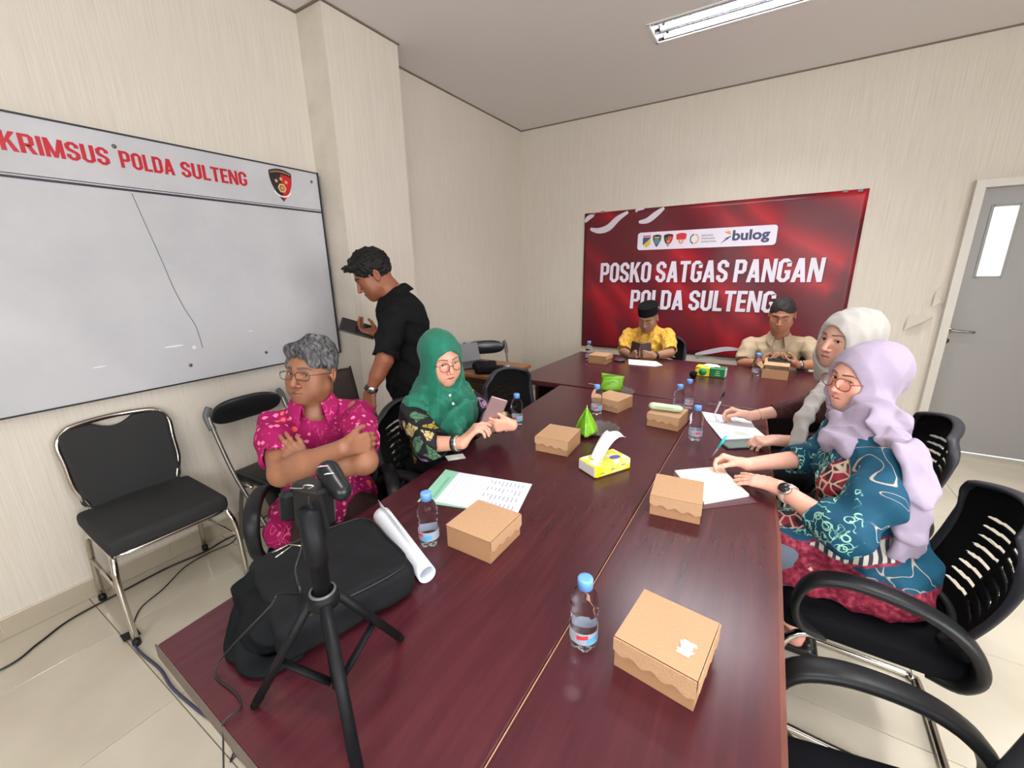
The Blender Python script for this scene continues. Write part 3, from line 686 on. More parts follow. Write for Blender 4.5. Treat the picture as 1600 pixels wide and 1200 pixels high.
# condensed block capitals drawn from strokes in a 0..w x 0..1 cell
def rr(x0, y0, x1, y1): return [(x0, y0), (x1, y0), (x1, y1), (x0, y1)]
T = .17; H_ = .155
def oct_ring(w, y0=0, y1=1, c=.16, open_=None):
    o = [(c, y0), (w - c, y0), (w, y0 + c), (w, y1 - c), (w - c, y1), (c, y1), (0, y1 - c), (0, y0 + c)]
    ci = c * .35; i_ = [(T + ci, y0 + H_), (w - T - ci, y0 + H_), (w - T, y0 + H_ + ci), (w - T, y1 - H_ - ci), (w - T - ci, y1 - H_), (T + ci, y1 - H_), (T, y1 - H_ - ci), (T, y0 + H_ + ci)]
    q = [[o[k], o[(k + 1) % 8], i_[(k + 1) % 8], i_[k]] for k in range(8)]
    return [q[k] for k in range(8) if open_ is None or k not in open_]
GL = {
 'O': (.50, oct_ring(.5)), 'D': (.50, [rr(0, 0, T, 1)] + [q for q in oct_ring(.5) if max(p[0] for p in q) > .2]),
 'P': (.49, [rr(0, 0, T, 1)] + [[(T, .38), (.37, .38), (.33, .53), (T, .53)], [(.37, .38), (.49, .50), (.32, .56), (.30, .53)], rr(.49 - T, .5, .49, .88), [(T, 1), (.37, 1), (.33, .845), (T, .845)], [(.37, 1), (.49, .88), (.32, .82), (.30, .845)]]),
 'K': (.53, [rr(0, 0, T, 1), [(T, .36), (T, .60), (.34, 1), (.53, 1)], [(.20, .50), (.31, .66), (.55, 0), (.36, 0)]]),
 'A': (.55, [[(0, 0), (.17, 0), (.36, 1), (.17, 1)], [(.38, 0), (.55, 0), (.38, 1), (.19, 1)], rr(.13, .20, .42, .34)]),
 'T': (.48, [rr(0, .845, .48, 1), rr(.24 - T / 2, 0, .24 + T / 2, .85)]),
 'L': (.40, [rr(0, 0, T, 1), rr(0, 0, .40, .155)]), 'E': (.41, [rr(0, 0, T, 1), rr(0, 0, .41, .155), rr(0, .43, .38, .575), rr(0, .845, .41, 1)]),
 'N': (.53, [rr(0, 0, .15, 1), rr(.38, 0, .53, 1), [(.0, 1), (.17, 1), (.53, 0), (.36, 0)]]),
 'U': (.50, [rr(0, .14, T, 1), rr(.5 - T, .14, .5, 1)] + [q for q in oct_ring(.5) if min(p[1] for p in q) < .05]),
 'G': (.50, [rr(0, .14, T, .86), rr(.5 - T, .66, .5, .86), rr(.5 - T, .14, .5, .50), rr(.27, .38, .5, .51)] + [q for q in oct_ring(.5) if (min(p[1] for p in q) < .05 or max(p[1] for p in q) > .95)] + [q for q in oct_ring(.5)[0:0]]),
 'S': (.49, [rr(0, .62, T, .86), rr(.49 - T, .68, .49, .86), rr(0, .14, T, .32), rr(.49 - T, .14, .49, .38), [(0, .62), (T, .66), (.42, .48), (.49, .38), (.32, .36), (.07, .50)]] + [q for q in oct_ring(.49) if (min(p[1] for p in q) < .05 or max(p[1] for p in q) > .95)]),
}
GL['I'] = (T, [rr(0, 0, T, 1)]); GL['R'] = (.52, GL['P'][1] + [[(.20, .44), (.36, .44), (.54, 0), (.36, 0)]]); GL['M'] = (.66, [rr(0, 0, .16, 1), rr(.50, 0, .66, 1), [(0, 1), (.17, 1), (.40, 0), (.26, 0)], [(.66, 1), (.49, 1), (.26, 0), (.40, 0)]])
def block(s, x0, x1, z0, z1, e, m, name, dx=0, dz=0, pf=None, parent=None, sl=.03):
    pf = pf or pb; parent = parent or bn
    adv = sum((GL[c][0] + .055) if c != ' ' else .20 for c in s) - .055; k = (x1 - x0) / adv; x = x0; mb = MB()
    for c in s:
        if c == ' ': x += .20 * k; continue
        for i, q in enumerate(GL[c][1]): poly(mb, [(x + (a + sl * b) * k + dx, z0 + b * (z1 - z0) + dz) for a, b in q], pf(e + (i % 5) * .00012))
        x += (GL[c][0] + .055) * k
    return mb.build(name, m, parent)
for s, a, b, c, d in (('POSKO SATGAS PANGAN', -1.705, .362, 1.400, 1.612), ('POLDA SULTENG', -1.345, .030, 1.115, 1.318)):
    block(s, a, b, c, d, .0006, INKS, 'letter_shadow', .008, -.008); block(s, a, b, c, d, .0016, INKW, 'lettering')
for s_, a_, b_ in (('SKRIMSUS', .470, .852), ('POLDA', .890, 1.105), ('SULTENG', 1.135, 1.462)): block(s_, a_, b_, 2.050, 2.124, .0008, ink(186, 24, 44), 'heading_text', pf=pw, parent=wb, sl=0)
# logo strip
def rrect(x0, x1, z0, z1, r, n=5):
    P = []
    for cx, cz, a in ((x1 - r, z1 - r, 0), (x0 + r, z1 - r, PI / 2), (x0 + r, z0 + r, PI), (x1 - r, z0 + r, 1.5 * PI)):
        for i in range(n + 1): P.append((cx + r * math.cos(a + PI / 2 * i / n), cz + r * math.sin(a + PI / 2 * i / n)))
    return P
poly(MB(), rrect(-1.300, -.030, 1.735, 1.912, .03), pb(.0006)).build('logo_strip', mat('logo_strip_white', lin(228, 220, 234), .4), bn)
lz = 1.822
m_ = MB(); poly(m_, [(-1.245, lz + .04), (-1.165, lz + .04), (-1.165, lz - .03), (-1.205, lz - .065), (-1.245, lz - .03)], pb(.0010)); m_.build('emblem', ink(60, 74, 120), bn)
poly(MB(), [(-1.165, lz + .03), (-1.165, lz - .03), (-1.205, lz - .065), (-1.240, lz - .035)], pb(.0014)).build('emblem_half', ink(216, 186, 60), bn)
poly(MB(), rr(-1.245, lz + .046, -1.165, lz + .058), pb(.0010)).build('emblem_caption', ink(200, 60, 80), bn)
S_ = shield_pts(-1.100, lz, .085, .125); poly(MB(), S_, pb(.0010)).build('emblem', ink(58, 52, 56), bn); poly(MB(), disc(-1.100, lz - .004, .030, .034), pb(.0014)).build('emblem_disc', ink(84, 130, 140), bn); poly(MB(), rr(-1.130, lz + .028, -1.070, lz + .038), pb(.0014)).build('emblem_band', ink(216, 186, 90), bn)
shield(bn, pb, -.985, lz, .092, .125, (60, 40, 40), (200, 36, 44), detail=False)
S_ = shield_pts(-.860, lz, .098, .130); poly(MB(), S_, pb(.0010)).build('emblem', ink(226, 216, 220), bn); poly(MB(), [(z_, x_) for x_, z_ in []] or [(a_, b_) for b_, a_ in halfclip([(q[1], q[0]) for q in S_], lz, 1)], pb(.0014)).build('emblem_half', ink(206, 40, 50), bn); g_ = MB(); ringpoly(g_, -.860, lz - .015, .012, .022, pb(.0018)); g_.build('emblem_gold', ink(190, 130, 80), bn)
g_ = MB(); ringpoly(g_, -.735, lz, .036, .050, pb(.0010), 14, PI * .55, PI * 1.45, sx=.85); g_.build('logo_arc', ink(70, 110, 90), bn)
g_ = MB(); ringpoly(g_, -.735, lz, .036, .050, pb(.0010), 14, -PI * .45, PI * .45, sx=.85); g_.build('logo_arc', ink(216, 170, 80), bn)
for i, s in enumerate(('BADAN', 'PANGAN', 'NASIONAL')): text_obj('logo_text', s, -.668, -.668 + (.100, .118, .140)[i], lz + .020 - i * .029, lz + .037 - i * .029, pb(.0010), ink(70, 84, 84), bn, off=.01)
g_ = MB(); poly(g_, [(-.500, lz - .060), (-.425, lz - .012), (-.418, lz + .012), (-.450, lz - .012)], pb(.001)); poly(g_, [(-.475, lz - .012), (-.405, lz + .012), (-.410, lz - .002)], pb(.0012)); g_.build('logo_mark', ink(46, 70, 110), bn)
g_ = MB(); poly(g_, [(-.470, lz + .050), (-.420, lz + .058), (-.408, lz + .020), (-.440, lz + .034)], pb(.001)); g_.build('logo_mark', ink(224, 150, 60), bn)
text_obj('logo_text', 'bulog', -.395, -.085, lz - .062, lz + .062, pb(.0012), ink(58, 66, 104), bn, off=.035)
# white flag ribbons printed along the edges
def ribbon(pts, wd, e=.0005):
    P = smooth_path([(a, b, 0) for a, b in pts], 8); V = []; F = []
    for i, p in enumerate(P):
        d = unit(P[min(i + 1, len(P) - 1)] - P[max(i - 1, 0)]); nn = V3(-d[1], d[0], 0); h = wd * .5 * math.sin(PI * (.12 + .76 * i / (len(P) - 1)))
        V += [pb(e)(*(p + nn * h)[:2]), pb(e)(*(p - nn * h)[:2])]
    F = [(2 * i, 2 * i + 1, 2 * i + 3, 2 * i + 2) for i in range(len(P) - 1)]; return MB().add(V, F).build('printed_ribbon', mat('ribbon_print', lin(214, 204, 214), .4), bn)
ribbon([(-1.84, 1.985), (-1.74, 1.96), (-1.63, 1.985), (-1.53, 2.07), (-1.42, 2.13)], .07); ribbon([(-1.30, 2.02), (-1.21, 2.03), (-1.12, 2.09), (-1.05, 2.14)], .06)
ribbon([(-1.905, 2.06), (-1.87, 2.10), (-1.80, 2.13)], .05); ribbon([(-1.335, 2.12), (-1.32, 2.145), (-1.25, 2.148)], .03); ribbon([(-.62, .655), (-.5, .69), (-.34, .735), (-.22, .74)], .05)
for (x, z) in ((-1.70, 2.15), (-1.80, 2.14), (.42, 2.145), (.52, 2.14)): 
    o = MB().box((x - bn.location[0], by - YF - .012, z - bn.location[2]), (.035, .003, .02)); o.build('tape_piece', mat('grey_tape', lin(120, 112, 110), .5), bn)
# ------------------------------------------------------------------ tables
WOOD = mat('dark_red_mahogany', lin(92, 26, 34), .27, spec=.5); n = N(WOOD); g1 = n.noise(n.coord((14, 1.2, 14)), 2.2, 5, .6, .4); g2 = n.noise(n.coord((1, 1, 1)), 1.3, 3)
cw = n.ramp(g1, [(.25, lin(52, 20, 26)), (.5, lin(68, 26, 34)), (.75, lin(80, 36, 42))]); n.col(n.mix(n.ramp(g2, [(.35, 0.), (.75, .40)]), cw, lin(78, 24, 32)))

WOODX = WOOD.copy(); WOODX.node_tree.nodes['Mapping'].inputs['Scale'].default_value = (1.2, 14, 14)
EDGEW = mat('worn_brown_edge', lin(112, 60, 48), .35); n = N(EDGEW); g = n.noise(n.coord((10, 1, 10)), 3, 4, .6); n.col(n.ramp(g, [(.3, lin(88, 42, 34)), (.7, lin(122, 68, 52))]))
EDGED = mat('dull_table_edge', lin(90, 76, 68), .5)
PANEL = mat('dark_panel_wood', lin(52, 22, 22), .5)
def tabletop(name, poly_, lab, m=WOOD, legs=(), edge=None, z=.75, th=.038):
    cx = sum(p[0] for p in poly_) / len(poly_); cy = sum(p[1] for p in poly_) / len(poly_)
    r = empty(name, (cx, cy, 0), 0, lab, 'table'); P = [(x - cx, y - cy) for x, y in poly_]
    MB().prism(P, z - th, z).build('tabletop', m, r, bevel=.004)
    for (x, y, sx, sy) in legs: MB().box((x - cx, y - cy, (z - th) / 2), (sx, sy, z - th)).build('leg_panel', PANEL, r, bevel=.003)
    return r, cx, cy
tl, cx, cy = tabletop('conference_table', [(-1.086, .215), (-.3155, .190), (-.2985, 2.652), (-1.222, 2.632)], 'left half of the long dark red conference table, carrying the backpack', legs=((-.98, .75, .03, .6), (-.42, .75, .03, .6), (-1.05, 2.1, .03, .6), (-.42, 2.1, .03, .6), (-.75, 1.42, .7, .02)))
MB().prism([(x - cx, y - cy) for x, y in [(-1.092, .2125), (-.3155, .1875), (-.3155, .1900), (-1.088, .2155)]], .712, .7495).build('edge_strip', EDGED, tl)
WOODR = WOOD.copy(); n = N(WOODR); pc = [l for l in WOODR.node_tree.links if l.to_socket == n.b.inputs['Base Color']][0].from_socket
sx_ = n.new('ShaderNodeSeparateXYZ'); n.L(n.coord(), sx_.inputs[0]); xe = n.math('ADD', n.math('ADD', sx_.outputs[0], n.math('MULTIPLY', sx_.outputs[1], .024)), n.math('MULTIPLY', n.noise(n.coord((6, .8, 1)), 3, 3), .05)); n.col(n.mix(n.ramp(xe, [(.15, 0.0), (.24, .85)]), pc, lin(118, 58, 48)))
tr, cx, cy = tabletop('conference_table', [(-.3125, .190), (.121, .176), (.113, 1.35), (.052, 2.660), (-.2955, 2.652)], 'right half of the long conference table, with a worn brown edge', m=WOODR, legs=((-.2, .75, .03, .6), (.03, .75, .03, .6), (-.2, 2.1, .03, .6), (-.02, 2.1, .03, .6)))
MB().prism([(x - cx, y - cy) for x, y in [(.112, .18), (.1225, .176), (.1145, 1.35), (.0535, 2.660), (.044, 2.659), (.105, 1.35)]], .7120, .7504).build('edge_strip', EDGEW, tr)
MB().prism([(x - cx, y - cy) for x, y in [(-.3145, .19), (-.3125, .19), (-.2955, 2.2), (-.2972, 2.2)]], .738, .7502).build('seam_strip', mat('bare_seam', lin(176, 128, 96), .6), tr)
th_, cx, cy = tabletop('head_table', [(-1.615, 2.660), (-.30, 2.664), (.62, 2.690), (.60, 3.885), (-1.58, 3.885)], 'dark red table standing crosswise below the banner', WOODX, legs=((-1.5, 3.25, .03, .9), (.45, 3.3, .03, .9), (-.5, 3.6, 1.9, .02)))
# ------------------------------------------------------------------ mesh office chair (local: faces +Y)
BLKP = mat('black_plastic', (.010, .010, .011), .42, spec=.28); 
GRYP = mat('charcoal_plastic', (.028, .028, .033), .45, spec=.3)
SEATF = cloth('black_seat_fabric', (.006, .006, .008), .9); MESHF = cloth('black_mesh_fabric', (.006, .006, .006), .8, weave=1500)
def backsurf(u, v, off=0):
    # u -1..1 , v 0..1
    wd = .235 * (1 - .10 * v ** 3) * (1 - .16 * (1 - v) ** 2); 
    k = 1 - max(0, abs(v - .5) * 2 - .72) ** 2 * 2.2
    x = wd * u * max(.55, k) ; z = .50 + .40 * v; y = -.205 - .070 * v - .03 * math.sin(PI * v * .9) + .055 * u * u + off
    z -= .035 * u * u * v
    return (x, y, z)
def office_chair():
    r = empty('office_chair', (0, 0, 0))
    S = Sdf(); S.box((0, .01, .452), (.215, .205, .012), rd=.028, k=.01); V, F = S.mesh(.012, lambda P: .012 * (P[:, 0] / .22) ** 2 * 0 - .010 * np.exp(-(P[:, 0] ** 2 + P[:, 1] ** 2) / .03) * (P[:, 2] < .47))
    npmesh('seat', [(V, F)], SEATF, r)
    MB().box((0, 0, .412), (.40, .38, .02), bev=.006).build('seat_pan', BLKP, r)
    # mesh back with open slots
    slots = [(k, .14 + .085 * k) for k in range(8)]
    nu, nv = 56, 120
    def skip(i, j):
        u = -1 + 2 * (i + .5) / nu; v = (j + .5) / nv
        for k, vc in slots:
            vv = v - vc + .05 * u * u
            if abs(vv) < .0165 * math.sqrt(max(0, 1 - (u / .60) ** 8)) and abs(u) < .60 and abs(u) > .035: return True
        return False
    MB().grid(lambda a, b: backsurf(-1 + 2 * a, b), nu, nv, skip=skip).build('mesh_back', MESHF, r, solid=.006)
    rim = [backsurf(u, 1, 0) for u in np.linspace(-1, 1, 13)] + [backsurf(1, v, 0) for v in np.linspace(.96, .04, 14)] + [backsurf(u, 0, 0) for u in np.linspace(1, -1, 11)] + [backsurf(-1, v, 0) for v in np.linspace(.04, .96, 14)]
    MB().tube(smooth_path(rim, 2, True), 1, 8, closed=True, flat=(.010, .019, (0, 0, 1))).build('back_frame', GRYP, r)
    sp = MB(); sp.tube(smooth_path([(0, -.10, .405), (0, -.20, .41), (0, -.240, .47), (0, -.252, .58), (0, -.278, .67)], 4), 1, 8, flat=(.045, .012, (1, 0, 0))); sp.build('back_support', BLKP, r)
    for s in (-1, 1):
        a = smooth_path([(s * .225, .13, .425), (s * .262, .195, .47), (s * .270, .215, .55), (s * .270, .185, .632), (s * .268, .10, .664), (s * .266, -.02, .652), (s * .262, -.11, .618), (s * .258, -.175, .560), (s * .25, -.200, .49), (s * .235, -.175, .43), (s * .21, -.12, .415)], 5)
        wds = [.55 + .45 * min(1, abs(i - 0) / 12) for i in range(len(a))]
        L = len(a); rs = [.85 + .20 * sst(.15, .35, i / L) + .25 * math.exp(-((i / L - .72) / .12) ** 2) - .2 * sst(.85, 1, i / L) for i in range(L)]
        MB().tube(a, rs, 12, flat=(.030, .0135, (1, 0, 0), .7)).build('armrest', BLKP if s < 0 else BLKP, r)
    # chrome sled base
    for s in (-1, 1): pass
    p = smooth_path([(-.17, -.16, .40), (-.19, .12, .395), (-.215, .22, .34), (-.225, .235, .20), (-.23, .22, .03), (-.235, .16, .014), (-.235, -.18, .014), (-.225, -.235, .014), (-.18, -.25, .014), (.18, -.25, .014), (.225, -.235, .014), (.235, -.18, .014), (.235, .16, .014), (.23, .22, .03), (.225, .235, .20), (.215, .22, .34), (.19, .12, .395), (.17, -.16, .40)], 4)
    MB().tube(p, .013, 10).build('sled_frame', CHROME, r)
    MB().tube([(-.18, .05, .400), (.18, .05, .400)], .010, 8).build('cross_bar', CHROME, r)
    return r
oc = office_chair(); used_oc = [False]
def place_oc(x, y, fwd, lab, sc=1.0):
    o = dup(oc) if used_oc[0] else oc; used_oc[0] = True
    o.location = (x, y, 0); o.rotation_euler = (0, 0, math.atan2(fwd[1], fwd[0]) - PI / 2); o.scale = (sc, sc, sc); o['label'] = lab; o['category'] = 'chair'; o['group'] = 'black mesh office chairs around the tables'
    return o
place_oc(.40, 1.63, (-1, .02), 'black mesh-back office chair under the woman in the teal batik tunic')
place_oc(.45, 2.40, (-1, -.05), 'black mesh-back office chair of the woman in the pale grey headscarf')
place_oc(.385, .76, (-.97, -.22), 'empty black office chair nearest the camera, at the bottom right corner')
place_oc(-1.60, 1.00, (.80, -.60), 'black office chair of the man in the magenta batik shirt')
place_oc(-1.33, 1.47, (1, -.06), 'black office chair of the woman in the green headscarf')
place_oc(-1.235, 2.27, (.98, -.20), 'empty black slotted office chair pushed up beside the head table corner')
place_oc(-.90, 4.12, (-.05, -1), 'black office chair of the man in the yellow shirt')
place_oc(.11, 4.12, (.0, -1), 'black office chair of the man in the khaki shirt')
# ------------------------------------------------------------------ banquet chair (faces +Y)
GREYF = cloth('dark_grey_chair_fabric', lin(50, 50, 50), .9)
def banquet(loc_, fwd):
    r = empty('banquet_chair', (*loc_, 0), math.atan2(fwd[1], fwd[0]) - PI / 2, 'dark grey padded chair with chrome legs standing empty under the whiteboard', 'chair')
    S = Sdf(); S.box((0, .0, .455), (.205, .205, .014), rd=.024, k=.01); V, F = S.mesh(.01, lambda P: -.012 * np.exp(-(P[:, 0] ** 2 + P[:, 1] ** 2) / .025)); npmesh('seat', [(V, F)], GREYF, r)
    def back(u, v, o=0):
        wd = .205 - .012 * (1 - v); cz = max(0, abs(v - .5) - .40) / .10; x = wd * u * (1 - .14 * cz * cz); z = .49 + .385 * v
        return (x, -.205 - .062 * v - .018 * (1 - u * u) + o, z)
    def bfull(a, b):
        u = -1 + 2 * a; x, y, z = back(u, b); dip = .030 * max(0, 1 - (u / .42) ** 2) * sst(.85, 1, b); return (x, y, z - dip)
    MB().grid(bfull, 24, 24).build('backrest', GREYF, r, solid=.03, bevel=0)
    fr = [back(-1.03, v) for v in (0, .3, .6, .85)] + [back(-.95, .985), back(-.8, 1.03), back(0, 1.045), back(.8, 1.03), back(.95, .985)] + [back(1.03, v) for v in (.85, .6, .3, 0)]
    fr = [(-.212, -.20, .435)] + fr + [(.212, -.20, .435)]
    MB().tube(smooth_path(fr, 4), .0125, 10).build('back_frame', CHROME, r)
    for s in (-1, 1):
        MB().tube(smooth_path([(s * .205, -.20, .44), (s * .215, -.02, .425), (s * .215, .16, .42), (s * .222, .215, .385), (s * .232, .24, .30), (s * .232, .25, .02)], 4), .0125, 10).build('leg', CHROME, r)
        MB().tube(smooth_path([(s * .21, .02, .42), (s * .215, -.12, .40), (s * .22, -.19, .33), (s * .225, -.235, .02)], 4), .0125, 10).build('leg', CHROME, r)
        for y in (.25, -.235): MB().lathe([(.014, .0), (.016, .004), (.015, .028), (.0125, .03)], (s * (.232 if y > 0 else .225), y, 0), 12).build('foot_cap', BLKP, r)
        MB().tube([(s * .222, -.205, .25), (s * .232, .245, .27)], .008, 8).build('side_brace', CHROME, r)
    MB().tube(smooth_path([(-.21, .2, .42), (-.15, .225, .42), (.15, .225, .42), (.21, .2, .42)], 4), .010, 8).build('front_rail', CHROME, r)
    return r
banquet((-2.425, .61), (1, -.02))
# ------------------------------------------------------------------ folding chair (faces +Y)
VINYL = mat('black_vinyl', (.012, .012, .013), .28, spec=.5); GALV = mat('grey_tube', lin(128, 126, 120), .3, .8); GRYCAP = mat('grey_plastic_joint', lin(96, 98, 100), .5)
def folding():
    r = empty('folding_chair', (0, 0, 0))
    S = Sdf(); S.box((0, .02, .452), (.18, .185, .004), rd=.020, k=.01); V, F = S.mesh(.01); npmesh('seat', [(V, F)], VINYL, r)
    def bk(a, b):
        an = 2 * PI * a; e = .62; cx = math.copysign(abs(math.cos(an)) ** e, math.cos(an)); cz = math.copysign(abs(math.sin(an)) ** .9, math.sin(an))
        rr_ = math.sin(PI * b); x = .205 * cx * rr_; z = .785 + .070 * cz * rr_; y = -.265 + .012 * 0 - .035 * (1 - (x / .2) ** 2) + .022 * math.cos(PI * b) - .04 * (z - .78); return (x, y, z)
    MB().grid(bk, 36, 14).build('backrest', VINYL, r)
    for s in (-1, 1):
        MB().tube(smooth_path([(s * .215, -.262, .80), (s * .218, -.22, .70), (s * .215, -.10, .45), (s * .21, .12, .18), (s * .21, .245, .012)], 4), .011, 10).build('front_leg', GALV, r)
        MB().tube(smooth_path([(s * .195, .0, .43), (s * .195, -.12, .36), (s * .195, -.235, .012)], 4), .011, 10).build('rear_leg', GALV, r)
        MB().tube(smooth_path([(s * .200, -.268, .845), (s * .222, -.268, .80), (s * .220, -.235, .725)], 4), 1, 10, flat=(.013, .018, (0, 1, 0))).build('corner_joint', GRYCAP, r)
        MB().tube([(s * .205, -.10, .44), (s * .205, .02, .425)], .008, 8).build('hinge_bracket', CHROME, r)
    MB().tube([(-.195, -.225, .08), (.195, -.225, .08)], .009, 8).build('cross_bar', GALV, r); MB().tube([(-.21, .21, .09), (.21, .21, .09)], .009, 8).build('cross_bar', GALV, r)
    return r
fc = folding(); f2 = dup(fc)
for o, x, y, fw, lab in ((fc, -2.33, 1.20, (1, .05), 'black vinyl folding chair by the wall behind the man in magenta'), (f2, -2.27, 3.28, (.72, -.70), 'black vinyl folding chair near the far left corner of the room')):
    o.location = (x, y, 0); o.rotation_euler = (0, 0, math.atan2(fw[1], fw[0]) - PI / 2); tag(o, lab, 'chair', 'black folding chairs by the left wall')
# ------------------------------------------------------------------ brown woven-look plastic chair
RAT = mat('brown_rattan_plastic', lin(52, 38, 32), .45); n = N(RAT); ck = n.new('ShaderNodeTexWave'); ck.inputs['Scale'].default_value = 30; n.L(n.coord(), ck.inputs['Vector']); n.bump(ck.outputs['Fac'], .6, .003)
rc = empty('plastic_chair', (-2.36, 1.74, 0), math.atan2(-.12, .99) - PI / 2, 'dark brown woven-look plastic chair between the pillar and the man in magenta', 'chair')
MB().box((0, 0, .435), (.42, .42, .022), bev=.008).build('seat', RAT, rc, bevel=.004)
MB().grid(lambda a, b: (-.19 + .38 * a, -.205 - .09 * b - .02 * math.sin(PI * a), .47 + .40 * b), 12, 10).build('backrest', RAT, rc, solid=.02)
for s in (-1, 1):
    for y in (.19, -.19): MB().box((s * .19, y, .215), (.035, .04, .43), bev=.008).build('leg', RAT, rc)
    MB().tube(smooth_path([(s * .2, -.20, .42), (s * .2, -.24, .6), (s * .195, -.30, .88)], 4), 1, 8, flat=(.016, .020, (0, 1, 0))).build('back_post', RAT, rc)
# ------------------------------------------------------------------ low wooden cabinet with clutter
CABW = mat('brown_cabinet_wood', lin(92, 52, 30), .35); n = N(CABW); g = n.noise(n.coord((2, 2, 20)), 3, 4); n.col(n.ramp(g, [(.3, lin(40, 22, 16)), (.7, lin(66, 34, 22))]))
CABT = mat('honey_wood_edge', lin(140, 92, 54), .35)
cb = empty('cabinet', (-2.08, 2.86, 0), 0, 'small brown wooden cabinet behind the woman in the green headscarf', 'cabinet')
MB().box((0, 0, .36), (.66, .50, .72), bev=.004).build('body', CABW, cb); MB().box((0, 0, .735), (.70, .54, .03), bev=.005).build('cabinet_top', CABT, cb)
for s in (-1, 1):
    d_ = MB().box((s * .162, -.256, .37), (.31, .014, .62), bev=.004).build('door', CABW, cb); MB().lathe([(.004, 0), (.004, .012), (.011, .018), (.008, .026)], (s * .03, -.262, .42), 12, R=np.array([[1, 0, 0], [0, 0, -1], [0, 1, 0]])).build('knob', CHROME, d_)
lp = empty('laptop', (-2.17, 2.86, .751), -.9, 'open dark laptop on the wooden cabinet', 'laptop'); lp.rotation_euler = (0, 0, 1.2)
MB().box((0, 0, .008), (.33, .23, .014), bev=.003).build('keyboard_base', mat('dark_laptop_shell', (.02, .02, .022), .4), lp); MB().box((0, .150, .085), (.33, .008, .17), bev=.002, R=np.array([[1, 0, 0], [0, .93, .36], [0, -.36, .93]])).build('screen_lid', mat('laptop_lid_grey', lin(120, 120, 124), .35), lp)
S = Sdf(); S.box((-1.93, 2.72, .79), (.09, .07, .012), R=frame((.8, .6)), rd=.02, k=.01).ell((-1.98, 2.70, .80), (.06, .05, .035), k=.03); V, F = S.mesh(.006, folds(4, .004, 60)); o = npmesh('pouch', [(V, F)], cloth('black_pouch', (.01, .01, .012)), None); tag(o, 'crumpled black cloth pouch on the wooden cabinet', 'pouch')
MICB = mat('microphone_black', (.012, .012, .013), .35); MICG = mat('microphone_grille', lin(140, 142, 146), .4, .6)
mc = empty('microphone', (-1.83, 2.73, .80), .35, 'black handheld microphone with grey tip lying on the cabinet', 'microphone'); Rx = np.array([[0, 0, 1], [0, 1, 0], [-1, 0, 0]], float)
MB().lathe([(.010, -.12), (.014, -.11), (.018, .05), (.019, .06)], (0, 0, 0), 16, R=Rx).build('handle', MICB, mc); MB().lathe([(.019, .06), (.023, .08), (.022, .10), (.012, .112)], (0, 0, 0), 16, R=Rx).build('grille', MICG, mc)
# ------------------------------------------------------------------ people: bodies and clothes
def body_prims(S, P, Nk, R, shR, shL, w=1.0, dp=1.0, belly=1.0, bust=0, inf=0.0):
    r, f, u = R[:, 0], R[:, 1], R[:, 2]; P = np.array(P, float); Nk = np.array(Nk, float); ax = Nk - P; L = np.linalg.norm(ax)
    S.ell(P + u * .03, (.165 * w + inf, .125 * dp + inf, .12 + inf), R=R, k=.05)
    S.ell(P + ax * .38 + f * .012 * belly, (.150 * w + inf, (.108 * dp) * belly + inf, .15 + inf), R=R, k=.07)
    S.ell(P + ax * .70 + f * .006, (.162 * w + inf, .112 * dp + inf, .15 + inf), R=R, k=.07)
    for s in (shR, shL):
        s = np.array(s, float); S.cap(Nk - u * .03, s - u * .005, .048 + inf, .050 * w + inf, k=.035)
        S.cap(P + ax * .74, s - u * .03, .080 * dp + inf, .052 + inf, k=.04)
    if bust:
        for s in (-1, 1): S.ell(P + ax * .62 + f * (.085 * dp) + r * s * .07, (.062 * bust + inf, .060 * bust + inf, .062 * bust + inf), R=R, k=.05)
def leg_prims(S, hip, knee, ank, r=(.088, .062, .040), inf=0.0):
    S.cap(hip, knee, r[0] + inf, r[1] + inf, k=.05); S.cap(knee, ank, r[1] * .95 + inf, r[2] + inf, k=.03)
def collar(root, Nk, R, m, r=.062, h=.030, drop=.042, pointy=.030, open_=.42, thick=.002, tilt=.0, out=.030):
    def fn(a, b):
        th = -PI + open_ + (2 * PI - 2 * open_) * a; th += PI  # 0..2pi back-centered
        ang = PI / 2 + (open_ + (2 * PI - 2 * open_) * a); c, s = math.cos(ang), math.sin(ang)
        fr = max(0, s); end = max(0, 1 - min(a, 1 - a) / .16)
        top = h * (1 - .75 * sst(-.2, 1, s)) ; 
        if b < .3: rr_ = r + .001; z = -.022 - .022 * fr + (top + .022 + .022 * fr) * b / .3
        else:
            q = (b - .3) / .7; rr_ = r + .004 + out * q ** .8 + .012 * end * q; z = top - (drop + pointy * end ** 1.4) * q
        x = c * rr_ * 1.0; y = s * rr_ * (1.05 + .25 * fr)
        return tuple(np.array(Nk) - root.location + R @ V3(x, y, z))
    return MB().grid(fn, 48, 10).build('collar', m, root, solid=thick)
def band(root, name, a, b, t, r, wd, m, th=.004, flat=None):
    """ring around the limb axis a->b at fraction t"""
    a, b = V3(*a), V3(*b); c = a + (b - a) * t; d = unit(b - a); x = unit(np.cross(d, (0, 0, 1.))); y = np.cross(d, x); o = np.array(root.location[:])
    return MB().lathe([(r, -wd / 2), (r + th, -wd / 2), (r + th, wd / 2), (r, wd / 2)], c - o, 24, R=np.stack([x, y, d], 1), cap=False).build(name, m, root), c, x, y, d
